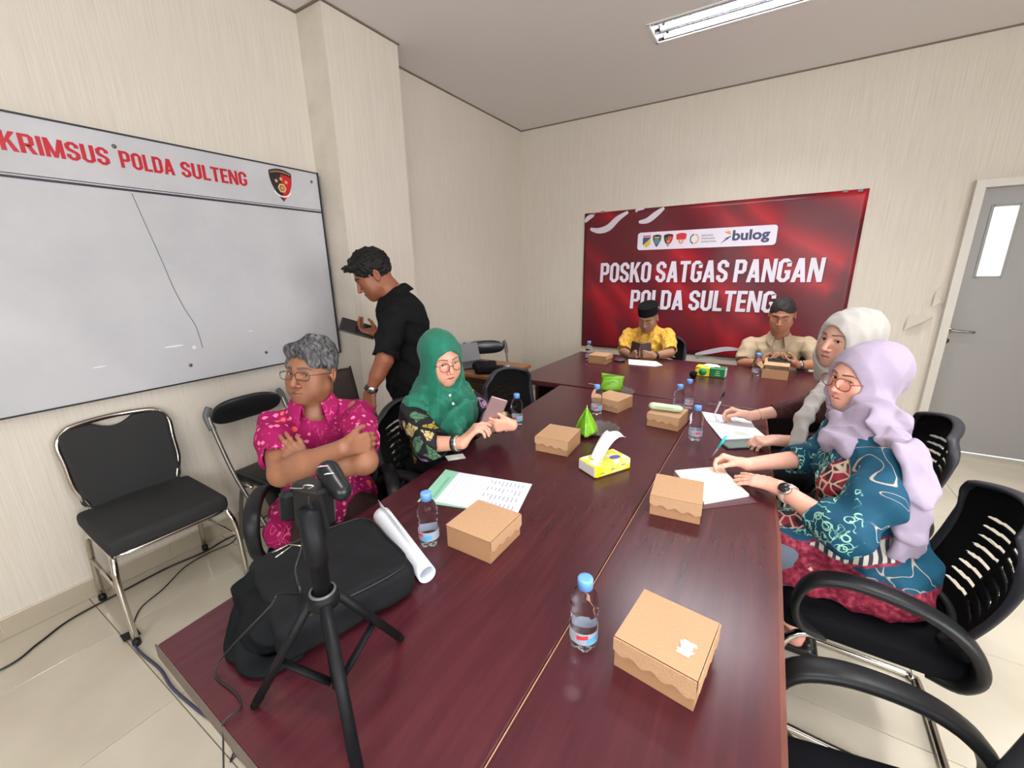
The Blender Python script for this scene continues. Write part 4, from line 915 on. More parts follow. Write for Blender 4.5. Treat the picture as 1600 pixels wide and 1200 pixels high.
def glasses(root, H, R, m, hid=False, rx=.024, rz=.017, sep=.033, y=.097, z=-.003, tube=.0013, ovalp=1.0, lens=None, sc=1.0, tilt=0, half=False):
    o = np.array(root.location[:]); W = lambda p: tuple((np.array(p, float) * sc) @ R.T + np.array(H) - o)
    g = empty('glasses', (0, 0, 0)); g.parent = root; mb = MB(); del_ = g
    for s in (-1, 1):
        P = []
        for i in range(20):
            a = 2 * PI * i / 20; cx = math.copysign(abs(math.cos(a)) ** ovalp, math.cos(a)); cz = math.copysign(abs(math.sin(a)) ** ovalp, math.sin(a)); xx = s * (sep + rx * cx * s * 1)
            P.append(W((s * sep + rx * cx, y - .35 * (abs(s * sep + rx * cx) - .02) ** 1 * .35 - 0.0, z + rz * cz)))
        MB().tube(P, tube, 6, closed=True).build('rim', m, g)
        if lens is not None:
            c = np.mean(P, 0); V = [tuple(c)] + P; F = [(0, i + 1, (i + 1) % 20 + 1) for i in range(20)]; MB().add(V, F).build('lens', lens, g)
        MB().tube([W((s * (sep + rx), y - .10 * rx, z + rz * .35)), W((s * .074, y - .04, z + rz * .35))] + ([] if hid else [W((s * .081, -.01, z + .002)), W((s * .080, -.03, z - .015))]), tube * 1.0, 6).build('temple', m, g)
    MB().tube(smooth_path([W((-(sep - rx), y - .001, z + .003)), W((0, y + .003, z + .006)), W((sep - rx, y - .001, z + .003))], 4), tube, 6).build('bridge', m, g)
    return g
LENS = mat('clear_lens', (1, 1, 1), .02, Transmission_Weight=1.0, IOR=1.02)
def person(loc_, lab): 
    return empty('person', (loc_[0], loc_[1], 0), 0, lab, 'person')
def fin(root, parts, cols, name='body'):
    return npmesh(name, parts, SKIN, root, tuple(root.location), cols)
def addp(parts, cols, S, res, skin, disp=None, tips=None, nail=None):
    V, F = S.mesh(res, disp); c = np.tile(np.array(skin, float), (len(V), 1))
    if tips and nail is not None:
        for p, nn in tips:
            d = np.linalg.norm(V - (p - np.array(nn) * .004), axis=1); m = (1 - sst(.005, .0068, d))[:, None] * ((((V - p) @ np.array(nn)) < .001)[:, None]); c = c * (1 - m) + np.array(nail) * m
    parts.append((V, F)); cols.append(c)
def garment(root, name, S, res, m, disp=None, cols=None):
    L = [q.mesh(res, disp) for q in (S if isinstance(S, list) else [S])]; return npmesh(name, L, m, root, tuple(root.location), None if cols is None else [cols(V) for V, F in L])
def lerp(a, b, t): return np.array(a, float) * (1 - t) + np.array(b, float) * t
def sleeve(pts, rs, hollow=.012, drop=V3(0, 0, -.02)):
    """separate sleeve: path of joints and radii, cut square and hollow at the last joint"""
    S = Sdf(); pts = [np.array(p, float) for p in pts]; d = unit(pts[-1] - pts[-2])
    for i in range(len(pts) - 1): S.cap(pts[i], pts[i + 1], rs[i], rs[i + 1], k=.03)
    L = .11; S.box(pts[-1] + d * (L / 2), (.13, .13, L / 2), R=_rot_to(d), rd=0, k=.0015, op='s')
    S.cap(pts[-1] - d * .02, pts[-1] + d * .06, rs[-1] - hollow, rs[-1] - hollow, k=.002, op='s')
    return S
def _rot_to(d):
    d = unit(d); x = unit(np.cross(d, (0.3, .1, 1.))); y = np.cross(d, x); return np.stack([x, y, d], 1)
TROUB = cloth('black_trousers', (.006, .006, .007)); TROUBR = cloth('dark_brown_trousers', lin(52, 36, 34)); SHOEB = mat('black_shoe', (.012, .012, .012), .35)
def shoe(root, a, fwd, m=SHOEB):
    f = unit((fwd[0], fwd[1], 0)); r = V3(f[1], -f[0], 0); a = np.array(a, float); a = V3(a[0], a[1], 0); S = Sdf(); S.cap(a - f * .04 + V3(0, 0, .045), a + f * .06 + V3(0, 0, .040), .040, .036, k=.02).cap(a + f * .06 + V3(0, 0, .036), a + f * .16 + V3(0, 0, .030), .040, .028, k=.02).cap(a - f * .03 + V3(0, 0, .05), a - f * .03 + V3(0, 0, .09), .040, .038, k=.02)
    S.box(a + V3(0, 0, -.05), (.4, .4, .055), rd=0, k=.004, op='s'); garment(root, 'shoe', S, .006, m)
WMETAL = mat('watch_metal', lin(150, 148, 144), .25, .9); WDARK = mat('watch_dark', (.015, .015, .017), .2)

# ---- man in magenta batik shirt, arms crossed
def pink_man():
    root = person((-1.58, .98), 'seated grey-haired man in glasses and magenta batik shirt with crossed arms'); sk = lin(142, 95, 70)
    f = (.80, -.60); R = frame(f, -.05); P = V3(-1.62, 1.01, .545); Nk = V3(-1.545, .955, 1.035); r = V3(-.6, -.8, 0)
    shR = Nk + r * .160 + V3(0, 0, -.060); shL = Nk - r * .160 + V3(0, 0, -.050)
    elR = V3(*(-1.401, 0.708, 0.871)); elL = V3(*(-1.155, 0.871, 0.906))
    wR = V3(*(-1.168, 0.802, 0.983)); hRt = V3(*(-1.154, 0.892, 0.971)); wL = V3(*(-1.358, 0.775, 0.883)); hLt = V3(*(-1.442, 0.747, 0.958))
    parts, cols = [], []
    H = V3(*(-1.546, 0.970, 1.171)); HR = frame((.34, -.94), -.10, roll=.04)
    nd = (HR.T @ (Nk + V3(0, 0, -.03) - H)); 
    make_head(root, parts, cols, H, HR, sk, lin(122, 74, 62), (.03, .026, .024), eye=.0042, gaze=(-.3, 1, .1), beard=.35, w=1.02, jaw=1.08, fat=1.04, nose=1.15, neck=.058, neckdir=tuple(nd), scale=1.07, browt=1.1, lipf=.85)
    make_hair(root, H, HR, HAIR_GREY, scale=1.07, seed=3, top=.008, front=.010, amp=.007, fr=90, thick=.001, hairline=.064, side=-.012, nape=-.05)
    S = Sdf(); body_prims(S, P, Nk, R, shR, shL, 1.0, .95, 1.05, inf=-.014); S.cap(Nk - V3(0, 0, .06), Nk + V3(0, 0, .02), .05, .052, k=.03)
    for a, b in ((shR, elR), (shL, elL)): S.cap(a, b, .045, .040, k=.03)
    kR = V3(-1.15, .66, .53); kL = V3(-1.02, .85, .53); aR = V3(-1.1, .6, .09); aL = V3(-.95, .82, .09)
    leg_prims(S, P + r * .09, kR, aR, inf=-.01); leg_prims(S, P - r * .09, kL, aL, inf=-.01); addp(parts, cols, S, .009, sk)
    S = Sdf(); S.cap(lerp(shR, elR, .55), elR, .046, .042, k=.02); S.cap(elR, lerp(elR, wR, .4), .043, .045, k=.02); S.cap(lerp(elR, wR, .3), wR, .045, .029, k=.02)
    hand(S, wR, hRt - wR, (-.6, .5, -.3), 1, .45, sc=1.0, thumb=(.6, .8, .2)); addp(parts, cols, S, .003, sk)
    S = Sdf(); S.cap(lerp(shL, elL, .55), elL, .046, .042, k=.02); S.cap(elL, lerp(elL, wL, .4), .043, .045, k=.02); S.cap(lerp(elL, wL, .3), wL, .045, .029, k=.02)
    hand(S, wL, hLt - wL, (-.75, .45, -.1), -1, .30, sc=.95, spread=.10, thumb=(.5, .9, .1)); addp(parts, cols, S, .003, sk)
    fin(root, parts, cols)
    m = mat('magenta_batik', lin(176, 24, 98), .8, spec=.2); n = N(m); co = n.coord((1, 1, 1))
    c0 = n.mix(n.noise(co, 3, 2), lin(132, 14, 72), lin(160, 24, 90))
    dco = n.coord((1, 1, 1.45), rot=(.3, .5, .4)); pet = n.vor(dco, 30, 'F1', 'MANHATTAN', rnd=.45); msk = n.noise(co, 9, 1.5, .5, .6)
    pm = n.math('MULTIPLY', n.ramp(pet, [(.42, 1.0), (.48, 0.0)]), n.ramp(msk, [(.45, 0.0), (.48, 1.0)]))
    c1 = n.mix(pm, c0, lin(236, 118, 160)); sw = n.noise(co, 11, 1, .5, 2.2)
    ln = n.math('MULTIPLY', n.ramp(n.math('ABSOLUTE', n.math('SUBTRACT', sw, .5)), [(.006, 1.0), (.014, 0.0)]), n.ramp(msk, [(.40, 1.0), (.46, 0.0)]))
    c2 = n.mix(ln, c1, lin(224, 96, 140)); org = n.math('MULTIPLY', n.ramp(n.vor(co, 13), [(.16, 1.0), (.2, 0.0)]), n.ramp(n.noise(co, 5, 1), [(.52, 0.0), (.56, 1.0)])); n.col(n.mix(org, c2, lin(226, 92, 84))); n.bump(n.noise(co, 900, 1), .2, .0006)
    S = Sdf(); body_prims(S, P, Nk, R, shR, shL, 1.05, 1.02, 1.1)
    S.cap(P + r * .12 + V3(0, 0, .02), P + r * .15 + V3(.12, -.12, -.01), .085, .075, k=.05); S.cap(P - r * .12 + V3(0, 0, .02), P - r * .14 + V3(.12, -.10, .0), .085, .07, k=.05)
    S.cap(P + r * .17 + V3(.02, -.03, .02), P + r * .19 + V3(.12, -.10, -.10), .045, .035, k=.04)
    S.cap(P + R[:, 1] * .07 + V3(0, 0, .03), P + R[:, 1] * .17 + V3(0, 0, .02), .10, .075, k=.06)
    sl = [sleeve([shR + V3(0, 0, -.01), lerp(shR, elR, .35), lerp(shR, elR, .74)], (.060, .063, .062)), sleeve([shL + V3(0, 0, -.01), lerp(shL, elL, .35), lerp(shL, elL, .74)], (.060, .063, .062))]
    S.cap(Nk + R[:, 1] * .055 + V3(0, 0, .035), Nk + R[:, 1] * .125 + V3(0, 0, -.075), .036, .006, k=.006, op='s')
    fo = folds(11, .0065, 34, dirs=[(.5, .5, .7), (-.3, .8, .3), (.8, .4, .2), (.3, .1, 1)]); Ri = R.T
    def dsp(V):
        l = (V - Nk) @ R; pl = np.where((np.abs(l[:, 0]) < .014) & (l[:, 1] > 0), -.0016, 0) + np.where((np.abs(np.abs(l[:, 0]) - .0165) < .0025) & (l[:, 1] > 0), .0014, 0); return fo(V) + pl
    garment(root, 'batik_shirt', [S] + sl, .005, m, dsp); collar(root, Nk + V3(0, 0, .012) + R[:, 1] * .012, R, m, r=.064, h=.038, drop=.05, pointy=.026, open_=.50)
    pk = Nk - r * .085 + R[:, 1] * .134 + V3(0, 0, -.135); MB().box(pk - np.array(root.location), (.066, .006, .016), R=R, bev=.002).build('shirt_pocket_flap', mat('navy_pocket_band', lin(46, 44, 72), .6), root)
    S = Sdf(); leg_prims(S, P + r * .09 + V3(0, 0, -.01), kR, aR + V3(0, 0, .02), (.095, .075, .06)); leg_prims(S, P - r * .09 + V3(0, 0, -.01), kL, aL + V3(0, 0, .02), (.095, .075, .06)); S.ell(P + V3(0, 0, -.02), (.18, .15, .10), R=R, k=.05)
    garment(root, 'trousers', S, .009, TROUBR, folds(5, .004, 40)); shoe(root, aR, f); shoe(root, aL, f)
    glasses(root, H, HR, mat('black_glasses_frame', (.01, .01, .01), .35), rx=.026, rz=.0150, sep=.0335, y=.100, z=-.004, tube=.0013, ovalp=.62, lens=LENS, sc=1.07)
pink_man()

# ---- standing man in black shirt
def standing_man():
    root = person((-1.70, 1.66), 'standing man in a black shirt bending over a dark tablet by the pillar'); sk = lin(138, 82, 58)
    f = unit((-.62, -.78, 0)); R = frame(f, .30); r = R[:, 0]; hip = V3(*(-1.681, 1.663, 0.932)); Nk = V3(*(-1.791, 1.680, 1.425)); 
    # he is seen from his left side: the left shoulder is nearest to the camera
    nearr = -r
    shL = Nk + nearr * .17 + V3(0, 0, -.075) + V3(f[0], f[1], 0) * .02; shR = Nk - nearr * .17 + V3(0, 0, -.07) + V3(f[0], f[1], 0) * .03
    elL = V3(*(-1.644, 1.430, 1.122)); wL = V3(*(-1.694, 1.363, 0.970)); hL = V3(*(-1.680, 1.332, 0.884))
    wR = V3(*(-1.876, 1.609, 1.214)); hR = V3(*(-1.953, 1.569, 1.237)); elR = V3(*(-1.817, 1.688, 1.121))
    parts, cols = [], []; H = V3(*(-1.871, 1.606, 1.538)); HR = frame((-.60, -.80), .50, roll=.0)
    nd = HR.T @ (Nk + V3(0, 0, -.01) - H)
    make_head(root, parts, cols, H, HR, sk, lin(120, 66, 54), (.01, .008, .007), eye=0, neck=.060, neckdir=tuple(nd), scale=1.03, w=1.02, jaw=1.08, fat=1.04, nose=1.15, browt=1.2, res=.0026)
    make_hair(root, H, HR, HAIR_BLACK, scale=1.03, seed=5, top=.012, front=.016, amp=.004, fr=190, thick=.0025, hairline=.066, side=-.008, nape=-.055,
              fringe=[((x, .070, .085), (x * 1.4, .108 + .006 * math.sin(k * 2.3), .092 + .008 * math.cos(k * 3.1)), .014) for k, x in enumerate((-.04, -.02, 0, .02, .04))])
    S = Sdf(); body_prims(S, hip + V3(0, 0, .03), Nk, R, shR, shL, .95, .95, 1.0, inf=-.014); S.cap(Nk - V3(0, 0, .03), Nk, .05, k=.03)
    for a, b in ((shR, elR), (shL, elL)): S.cap(a, b, .043, .037, k=.03)
    kL = V3(hip[0] + .05, hip[1] - .10, .50); foL = V3(hip[0] + .10, hip[1] - .06, .08); kR = V3(hip[0] - .08, hip[1] + .10, .50); foR = V3(hip[0] - .05, hip[1] + .16, .08)
    leg_prims(S, hip + nearr * .08, kL, foL, inf=-.01); leg_prims(S, hip - nearr * .08, kR, foR, inf=-.01); addp(parts, cols, S, .009, sk)
    S = Sdf(); S.cap(lerp(shL, elL, .5), elL, .045, .040, k=.02); S.cap(elL, lerp(elL, wL, .5), .041, .038, k=.02); hand(S, wL, hL - wL, (-.2, .7, .0), -1, .32, sc=1.0, forearm=elL, fr=(.040, .027), spread=.05, thumb=(.25, 1, .3)); addp(parts, cols, S, .003, sk)
    S = Sdf(); hand(S, wR, hR - wR, (-.2, -.25, 1), 1, .75, sc=1.0, forearm=elR, spread=.12, thumb=(.6, .7, .6)); addp(parts, cols, S, .003, sk)
    fin(root, parts, cols)
    m = cloth('black_shirt_cloth', (.007, .007, .008), .85)
    S = Sdf(); body_prims(S, hip + V3(0, 0, .02), Nk, R, shR, shL, 1.02, 1.08, 1.12); S.ell(lerp(hip, Nk, .74) - R[:, 1] * .035, (.15, .11, .15), R=R, k=.06)
    S.cap(hip + V3(0, 0, .02), hip + V3(0, 0, -.05), .145, .14, k=.05)
    sl = [sleeve([shL + V3(0, 0, -.01), lerp(shL, elL, .4), lerp(shL, elL, .95)], (.062, .066, .064)), sleeve([shR, lerp(shR, elR, .4), lerp(shR, elR, .95)], (.060, .062, .062))]
    garment(root, 'black_shirt', [S] + sl, .0055, m, folds(21, .008, 30, dirs=[(.5, .5, .7), (-.6, .6, .3), (.3, .1, 1)])); collar(root, Nk + V3(0, 0, .008), R, m, r=.066, h=.040, drop=.045, pointy=.02, open_=.30)
    S = Sdf(); leg_prims(S, hip + nearr * .08, kL, foL, (.10, .080, .065)); leg_prims(S, hip - nearr * .08, kR, foR, (.10, .075, .065)); S.ell(hip, (.16, .13, .11), R=R, k=.05)
    garment(root, 'trousers', S, .009, TROUB, folds(8, .005, 30)); shoe(root, foR, f)
    shoe(root, foL, f)
    b_, c, x, y, d = band(root, 'watch_strap', elL, wL, .95, .030, .022, WDARK); fdir = unit(-c * V3(1, 1, 0)); q = c - np.array(root.location) + unit(fdir - d * np.dot(fdir, d)) * .034
    MB().lathe([(.019, -.004), (.019, .004), (.015, .006)], q, 20, R=_rot_to(unit(fdir - d * np.dot(fdir, d)))).build('watch_face', WMETAL, root)
    # tablet held in the far hand
    t = empty('tablet', tuple(hR + V3(0, 0, .02)), 0, 'dark tablet held in the hand of the standing man', 'tablet')
    Ln = unit(V3(-.65, -.76, .36)); nT = unit(V3(.76, -.62, .12) * .45 + V3(0, 0, .85)); nT = unit(nT - Ln * np.dot(nT, Ln)); TR = np.stack([np.cross(Ln, nT), Ln, nT], 1); c0 = V3(*(-1.965, 1.541, 1.250)) - np.array(t.location); TM = mat('tablet_shell', (.02, .02, .024), .3); MB().box(c0, (.130, .190, .009), R=np.stack([TR[:, 0], TR[:, 1], TR[:, 2]], 1), bev=.003).build('shell', TM, t)
    MB().box(c0 + TR[:, 2] * .005, (.118, .172, .001), R=TR).build('screen', mat('dark_screen', (.015, .013, .015), .08), t)
standing_man()

# ---- woman in green headscarf
def scarf_head(S, H, R, sc=1.0, w=1.0, open_w=.060, open_top=.066, open_bot=-.106, back=.0, thick=0.0):
    """hijab around the head: prims in world space"""
    W = lambda x, y, z: V3(*(np.array((x, y, z)) * sc @ R.T)) + H
    S.ell(W(0, -.020 - back * .5, .030), np.array([.090 * w + thick, .112 + back + thick, .098 + thick]) * sc, R=R, k=.02)
    S.ell(W(0, .012, -.045), np.array([.084 * w + thick, .088 + thick, .100 + thick]) * sc, R=R, k=.04)
    S.cap(W(0, -.01, -.08), W(0, -.02, -.16), .080 * sc, .085 * sc, k=.05)
def scarf_open(S, H, R, sc=1.0, ow=.058, top=.062, bot=-.108):
    W = lambda x, y, z: V3(*(np.array((x, y, z)) * sc @ R.T)) + H; cz = (top + bot) / 2
    S.ell(W(0, .115, cz), np.array([ow, .115, (top - bot) / 2]) * sc, R=R, k=.006, op='s')
def green_woman():
    root = person((-1.42, 1.50), 'seated woman in a deep green headscarf and black floral tunic tapping a phone'); sk = lin(214, 156, 132)
    f = (1, -.10); R = frame(f, .06); P = V3(-1.38, 1.49, .545); Nk = V3(-1.285, 1.43, .99); r = R[:, 0]
    shR = Nk + r * .165 + V3(-.01, 0, -.055); shL = Nk - r * .165 + V3(0, 0, -.055)
    H = V3(*(-1.239, 1.404, 1.172)); HR = frame((.91, -.41), .16, roll=-.05)
    elR = V3(*(-1.143, 1.191, 0.855)); wR = V3(*(-0.994, 1.218, 0.881)); hR = V3(*(-0.946, 1.270, 0.950)); wL = V3(*(-0.874, 1.413, 0.915)); hL = V3(*(-0.965, 1.398, 0.930)); elL = V3(*(-1.077, 1.572, 0.854))
    parts, cols = [], []; nd = HR.T @ (Nk - H)
    make_head(root, parts, cols, H, HR, sk, lin(176, 62, 58), (.05, .03, .02), eye=.0042, gaze=(0, 1, -.35), fem=True, neck=.045, neckdir=tuple(nd), ears=False, w=1.04, fat=1.12, jaw=.98, blush=.25, nose=.92, lipf=1.1, browt=.7, scale=.96)
    S = Sdf(); body_prims(S, P, Nk, R, shR, shL, .95, .95, 1.0, inf=-.016)
    for a, b in ((shR, elR), (shL, elL)): S.cap(a, b, .042, .037, k=.03)
    kR = V3(-1.0, 1.38, .53); kL = V3(-1.0, 1.58, .53); aR = V3(-.98, 1.38, .08); aL = V3(-.98, 1.58, .08)
    leg_prims(S, P + r * .09, kR, aR, inf=-.01); leg_prims(S, P - r * .09, kL, aL, inf=-.01); addp(parts, cols, S, .009, sk)
    S = Sdf(); tips = []; hand(S, wR, hR - wR, (.45, .35, -.75), 1, (.55, .85, .9, .95), sc=.93, forearm=elR, fr=(.040, .026), spread=.12, thumb=(.5, .9, .5), tips=tips); addp(parts, cols, S, .0025, sk)
    S = Sdf(); hand(S, wL, V3(-.75, -.65, .05), (-.60, .72, .15), -1, (.55, .55, .60, .65), sc=.80, forearm=elL, fr=(.038, .026), spread=.10, thumb=(.6, .8, .5)); addp(parts, cols, S, .0028, sk)
    fin(root, parts, cols)
    m = mat('black_floral_batik', (.01, .01, .012), .7, spec=.25); n = N(m); co = n.coord(); dis = n.noise(co, 9, 2, .5)
    vc = n.new('ShaderNodeTexVoronoi'); vc.feature = 'F1'; vc.inputs['Scale'].default_value = 12; wp = n.new('ShaderNodeVectorMath'); wp.operation = 'ADD'; nz = n.new('ShaderNodeTexNoise'); nz.inputs['Scale'].default_value = 10; n.L(co, nz.inputs['Vector']); sc_ = n.new('ShaderNodeVectorMath'); sc_.operation = 'SCALE'; sc_.inputs['Scale'].default_value = .09; n.L(nz.outputs['Color'], sc_.inputs[0]); n.L(co, wp.inputs[0]); n.L(sc_.outputs[0], wp.inputs[1]); n.L(wp.outputs[0], vc.inputs['Vector'])
    ve = n.vor(wp.outputs[0], 12, 'DISTANCE_TO_EDGE'); v2 = n.vor(wp.outputs[0], 34, 'DISTANCE_TO_EDGE')
    pal = n.ramp(n.math('FRACT', n.math('MULTIPLY', vc.outputs['Color'], 3.7)), [(.0, (.01, .01, .012)), (.30, lin(150, 112, 150)), (.47, lin(178, 150, 60)), (.62, (.01, .01, .012)), (.78, lin(86, 120, 92)), (.9, lin(196, 176, 120))], 'CONSTANT')
    c1 = n.mix(n.ramp(ve, [(.10, 0.0), (.13, 1.0)]), (.01, .01, .012), pal); c2 = n.mix(n.ramp(v2, [(.035, 1.0), (.06, 0.0)]), c1, (.012, .012, .014)); n.col(c2)
    S = Sdf(); body_prims(S, P, Nk, R, shR, shL, 1.04, 1.06, 1.1, bust=1.0); S.cap(P + V3(0, 0, .0), P + V3(.25, -.02, -.01), .15, .12, k=.06)
    sl = [sleeve([shR, elR, lerp(elR, wR, .40)], (.062, .064, .056)), sleeve([shL, elL, lerp(elL, wL, .5)], (.060, .058, .048))]
    garment(root, 'floral_tunic', [S] + sl, .005, m, folds(31, .006, 34, dirs=[(.4, .3, .8), (-.5, .6, .4), (.2, -.7, .6)]))
    sm = cloth('green_scarf_cloth', lin(26, 106, 84), .6, .18, 700)
    S = Sdf(); scarf_head(S, H, HR, 1.01, back=.008); S.cap(H + V3(-.01, 0, -.12), Nk + V3(-.02, 0, -.02), .085, .10, k=.05)
    S.cap(Nk + V3(-.03, 0, .0), shR + V3(.0, .03, .03), .085, .062, k=.05); S.cap(Nk + V3(-.03, 0, 0), shL + V3(0, -.03, .03), .085, .062, k=.05)
    tip = V3(*(-1.023, 1.256, 0.901)); ch = Nk + V3(.095, -.01, -.07)
    S.ell(ch, (.155, .055, .10), R=frame(f, -.25), k=.05); S.ell(lerp(ch, tip, .50) + V3(.0, .0, .01), (.105, .030, .12), R=frame(f, .55), k=.05); S.cap(lerp(ch, tip, .45), tip + V3(-.02, 0, 0), .05, .016, k=.04)
    S.cap(Nk + V3(.04, 0, .05), Nk + V3(.09, 0, -.02), .065, .07, k=.04)
    scarf_open(S, H, HR, .98, ow=.068, top=.064, bot=-.118)
    fo = folds(33, .0075, 40, n=3, dirs=[(.3, .85, .1), (-.35, .75, .35), (.15, .6, .6)]); fo2 = folds(34, .0015, 90)
    garment(root, 'green_headscarf', S, .004, sm, lambda V: fo(V) * (.35 + .65 * sst(.0, -.15, V[:, 2] - H[2])) + .5 * fo2(V))
    for q in ((-1.076, 1.256, 1.060), (-1.054, 1.247, 1.030)): MB().lathe([(.001, -.004), (.007, -.002), (.007, .002), (.003, .005)], V3(*q) - np.array(root.location), 4, R=_rot_to((.65, -.6, .3))).build('brooch', mat('pearl_brooch', lin(225, 222, 214), .15, .4), root)
    gr = glasses(root, H, HR, mat('tortoise_frame', lin(50, 30, 26), .35), hid=True, rx=.0225, rz=.0210, sep=.031, y=.101, z=-.008, tube=.0013, ovalp=1.0, lens=LENS, sc=.97)
    band(root, 'beaded_bracelet', elR, wR, .86, .028, .014, mat('silver_beads', lin(190, 184, 176), .25, .8), .005)
    band(root, 'black_strap', elR, wR, .78, .030, .012, WDARK, .003)
    S = Sdf(); leg_prims(S, P + r * .09, kR, aR, (.10, .078, .07)); leg_prims(S, P - r * .09, kL, aL, (.10, .078, .07)); S.ell(P + V3(0, 0, -.02), (.17, .15, .10), R=R, k=.05)
    garment(root, 'trousers', S, .009, TROUB, folds(5, .004, 40)); shoe(root, aR, f); shoe(root, aL, f)
    ph = empty('phone', tuple(hL), 0, 'pinkish smartphone held up by the woman in the green headscarf', 'phone')
    c0 = V3(*(-0.946, 1.372, 0.962)) - np.array(ph.location); PR = frame((.78, .62), .25); PM = mat('rose_phone_back', lin(150, 120, 120), .25, .3)
    R2 = np.stack([unit(PR[:, 0]), unit(V3(.35, .05, .93)), np.cross(unit(PR[:, 0]), unit(V3(.35, .05, .93)))], 1); ax0 = unit(V3(.35, .20, .92)); ay0 = unit(np.cross(ax0, V3(.75, -.65, .0))); az0 = np.cross(ay0, ax0); R2 = np.stack([ay0, ax0, -az0], 1)
    MB().box(c0, (.076, .158, .009), R=R2, bev=.003).build('case', PM, ph)
    for k in range(3): MB().lathe([(.008, 0), (.008, .002), (.005, .0025)], c0 + R2 @ V3(-.022, .060 - .02 * k, .0045), 12, R=R2).build('camera_lens', WDARK, ph)
green_woman()
# ---- two women on the right
def smask(V, items):
    """items: (channel, array 0..1)"""
    c = np.zeros((len(V), 3))
    for ch, v in items: c[:, ch] = np.maximum(c[:, ch], v)
    return c
def front_woman():
    root = person((.38, 1.72), 'seated woman in lilac headscarf, amber glasses and teal batik tunic, nearest on the right'); sk = lin(240, 180, 158)
    f = (-1, -.05); R = frame(f, .10); P = V3(.40, 1.67, .56); Nk = V3(.355, 1.80, 1.005); r = R[:, 0]
    shL = V3(.375, 1.625, .955); shR = V3(.30, 1.965, .94); H = V3(*(0.320, 1.933, 1.147)); HR = frame((-.80, -.60), .06, roll=.07)
    elL = V3(*(0.271, 1.440, 0.774)); wL = V3(*(0.105, 1.599, 0.800)); fL = V3(*(-0.033, 1.662, 0.785)); elR = V3(.24, 1.96, .80); wR = V3(*(-0.000, 1.745, 0.800)); fR = V3(*(-0.146, 1.756, 0.800))
    parts, cols = [], []; nd = HR.T @ (Nk - H)
    make_head(root, parts, cols, H, HR, sk, lin(178, 62, 62), (.04, .02, .015), eye=.0062, gaze=(-.15, 1, .12), fem=True, neck=.045, neckdir=tuple(nd), ears=False, w=1.03, fat=1.14, jaw=.96, blush=.2, nose=.92, lipf=1.2, browt=.75, res=.0018)
    S = Sdf(); body_prims(S, P, Nk, R, shR, shL, 1.0, .95, 1.0, inf=-.016)
    for a, b in ((shR, elR), (shL, elL)): S.cap(a, b, .042, .037, k=.03)
    kR = V3(-.06, 1.80, .53); kL = V3(-.06, 1.58, .53); aR = V3(.20, 1.88, .10); aL = V3(.255, 1.80, .10)
    leg_prims(S, P + r * .09, kR, aR, inf=-.01); leg_prims(S, P - r * .09, kL, aL, inf=-.01); addp(parts, cols, S, .009, sk)
    nail = lin(120, 30, 40)
    S = Sdf(); tips = []; hand(S, wL, unit(fL - wL), (.05, .1, -1), -1, (.10, .14, .16, .18), sc=.95, forearm=elL, fr=(.043, .027), spread=.16, thumb=(.6, .85, .1), tips=tips, lens=(.070, .078, .072, .056)); addp(parts, cols, S, .0022, sk, tips=[(p, -V3(*n_) * -1) for p, n_ in tips], nail=None)
    S = Sdf(); hand(S, wR, unit(fR - wR + V3(0, 0, .010)), (-.25, -.60, -.75), 1, (.85, .95, 1.05, 1.1), sc=.95, forearm=elR, fr=(.043, .027), spread=.03, thumb=(.25, 1.0, .75), tcurl=.35); addp(parts, cols, S, .0022, sk)
    S = Sdf()
    for a in (aL, aR): S.cap(a + V3(0, 0, .02), a + V3(0, 0, -.045), .034, .034, k=.02).cap(a + V3(0, 0, -.05), a + V3(-.10, .01, -.065), .034, .026, k=.02)
    addp(parts, cols, S, .004, lin(226, 158, 146)); fin(root, parts, cols)
    S = Sdf()
    for a in (aL, aR):
        q = V3(a[0], a[1], 0); S.box(q + V3(-.05, .005, .018), (.125, .040, .008), rd=.008, k=.004); S.cap(q + V3(-.09, -.04, .05), q + V3(-.09, .05, .05), .030, k=.01, flat=((0, 0, 1), .9)); S.cap(q + V3(.045, -.02, .05), q + V3(.045, .03, .05), .016, k=.02)
        S.ell(q + V3(-.06, .005, .052), (.10, .030, .022), k=.003, op='s')
    garment(root, 'black_sandals', S, .004, SHOEB)
    # tunic: teal ground, pale green embroidery, maroon batik hem
    m = mat('teal_batik_tunic', lin(22, 84, 112), .7, spec=.25); n = N(m); co = n.coord(); at = n.attr('Col'); sp = n.new('ShaderNodeSeparateColor'); n.L(at, sp.inputs[0])
    base_ = n.mix(n.noise(co, 5, 2), lin(14, 62, 86), lin(22, 80, 104))
    vv = n.vor(co, 34, 'DISTANCE_TO_EDGE'); v3 = n.vor(co, 80, 'F1'); blot = n.noise(co, 20, 1)
    emb = n.math('MULTIPLY', n.math('MULTIPLY', n.ramp(n.math('ABSOLUTE', n.math('SUBTRACT', n.vor(co, 30, 'F1'), .40)), [(.03, 1.0), (.06, 0.0)]), n.ramp(blot, [(.46, 0.0), (.52, 1.0)])), sp.outputs[0])
    emb2 = n.math('MULTIPLY', n.math('MULTIPLY', n.ramp(n.math('ABSOLUTE', n.math('SUBTRACT', n.noise(co, 30, 1), .5)), [(.010, 1.0), (.022, 0.0)]), n.ramp(blot, [(.42, 0.0), (.50, 1.0)])), sp.outputs[0])
    c1 = n.mix(n.math('MAXIMUM', emb, emb2), base_, lin(156, 208, 178))
    flo = n.noise(co, 60, 3); mar = n.ramp(flo, [(.38, lin(116, 26, 48)), (.55, lin(158, 48, 72)), (.7, lin(176, 84, 96))])
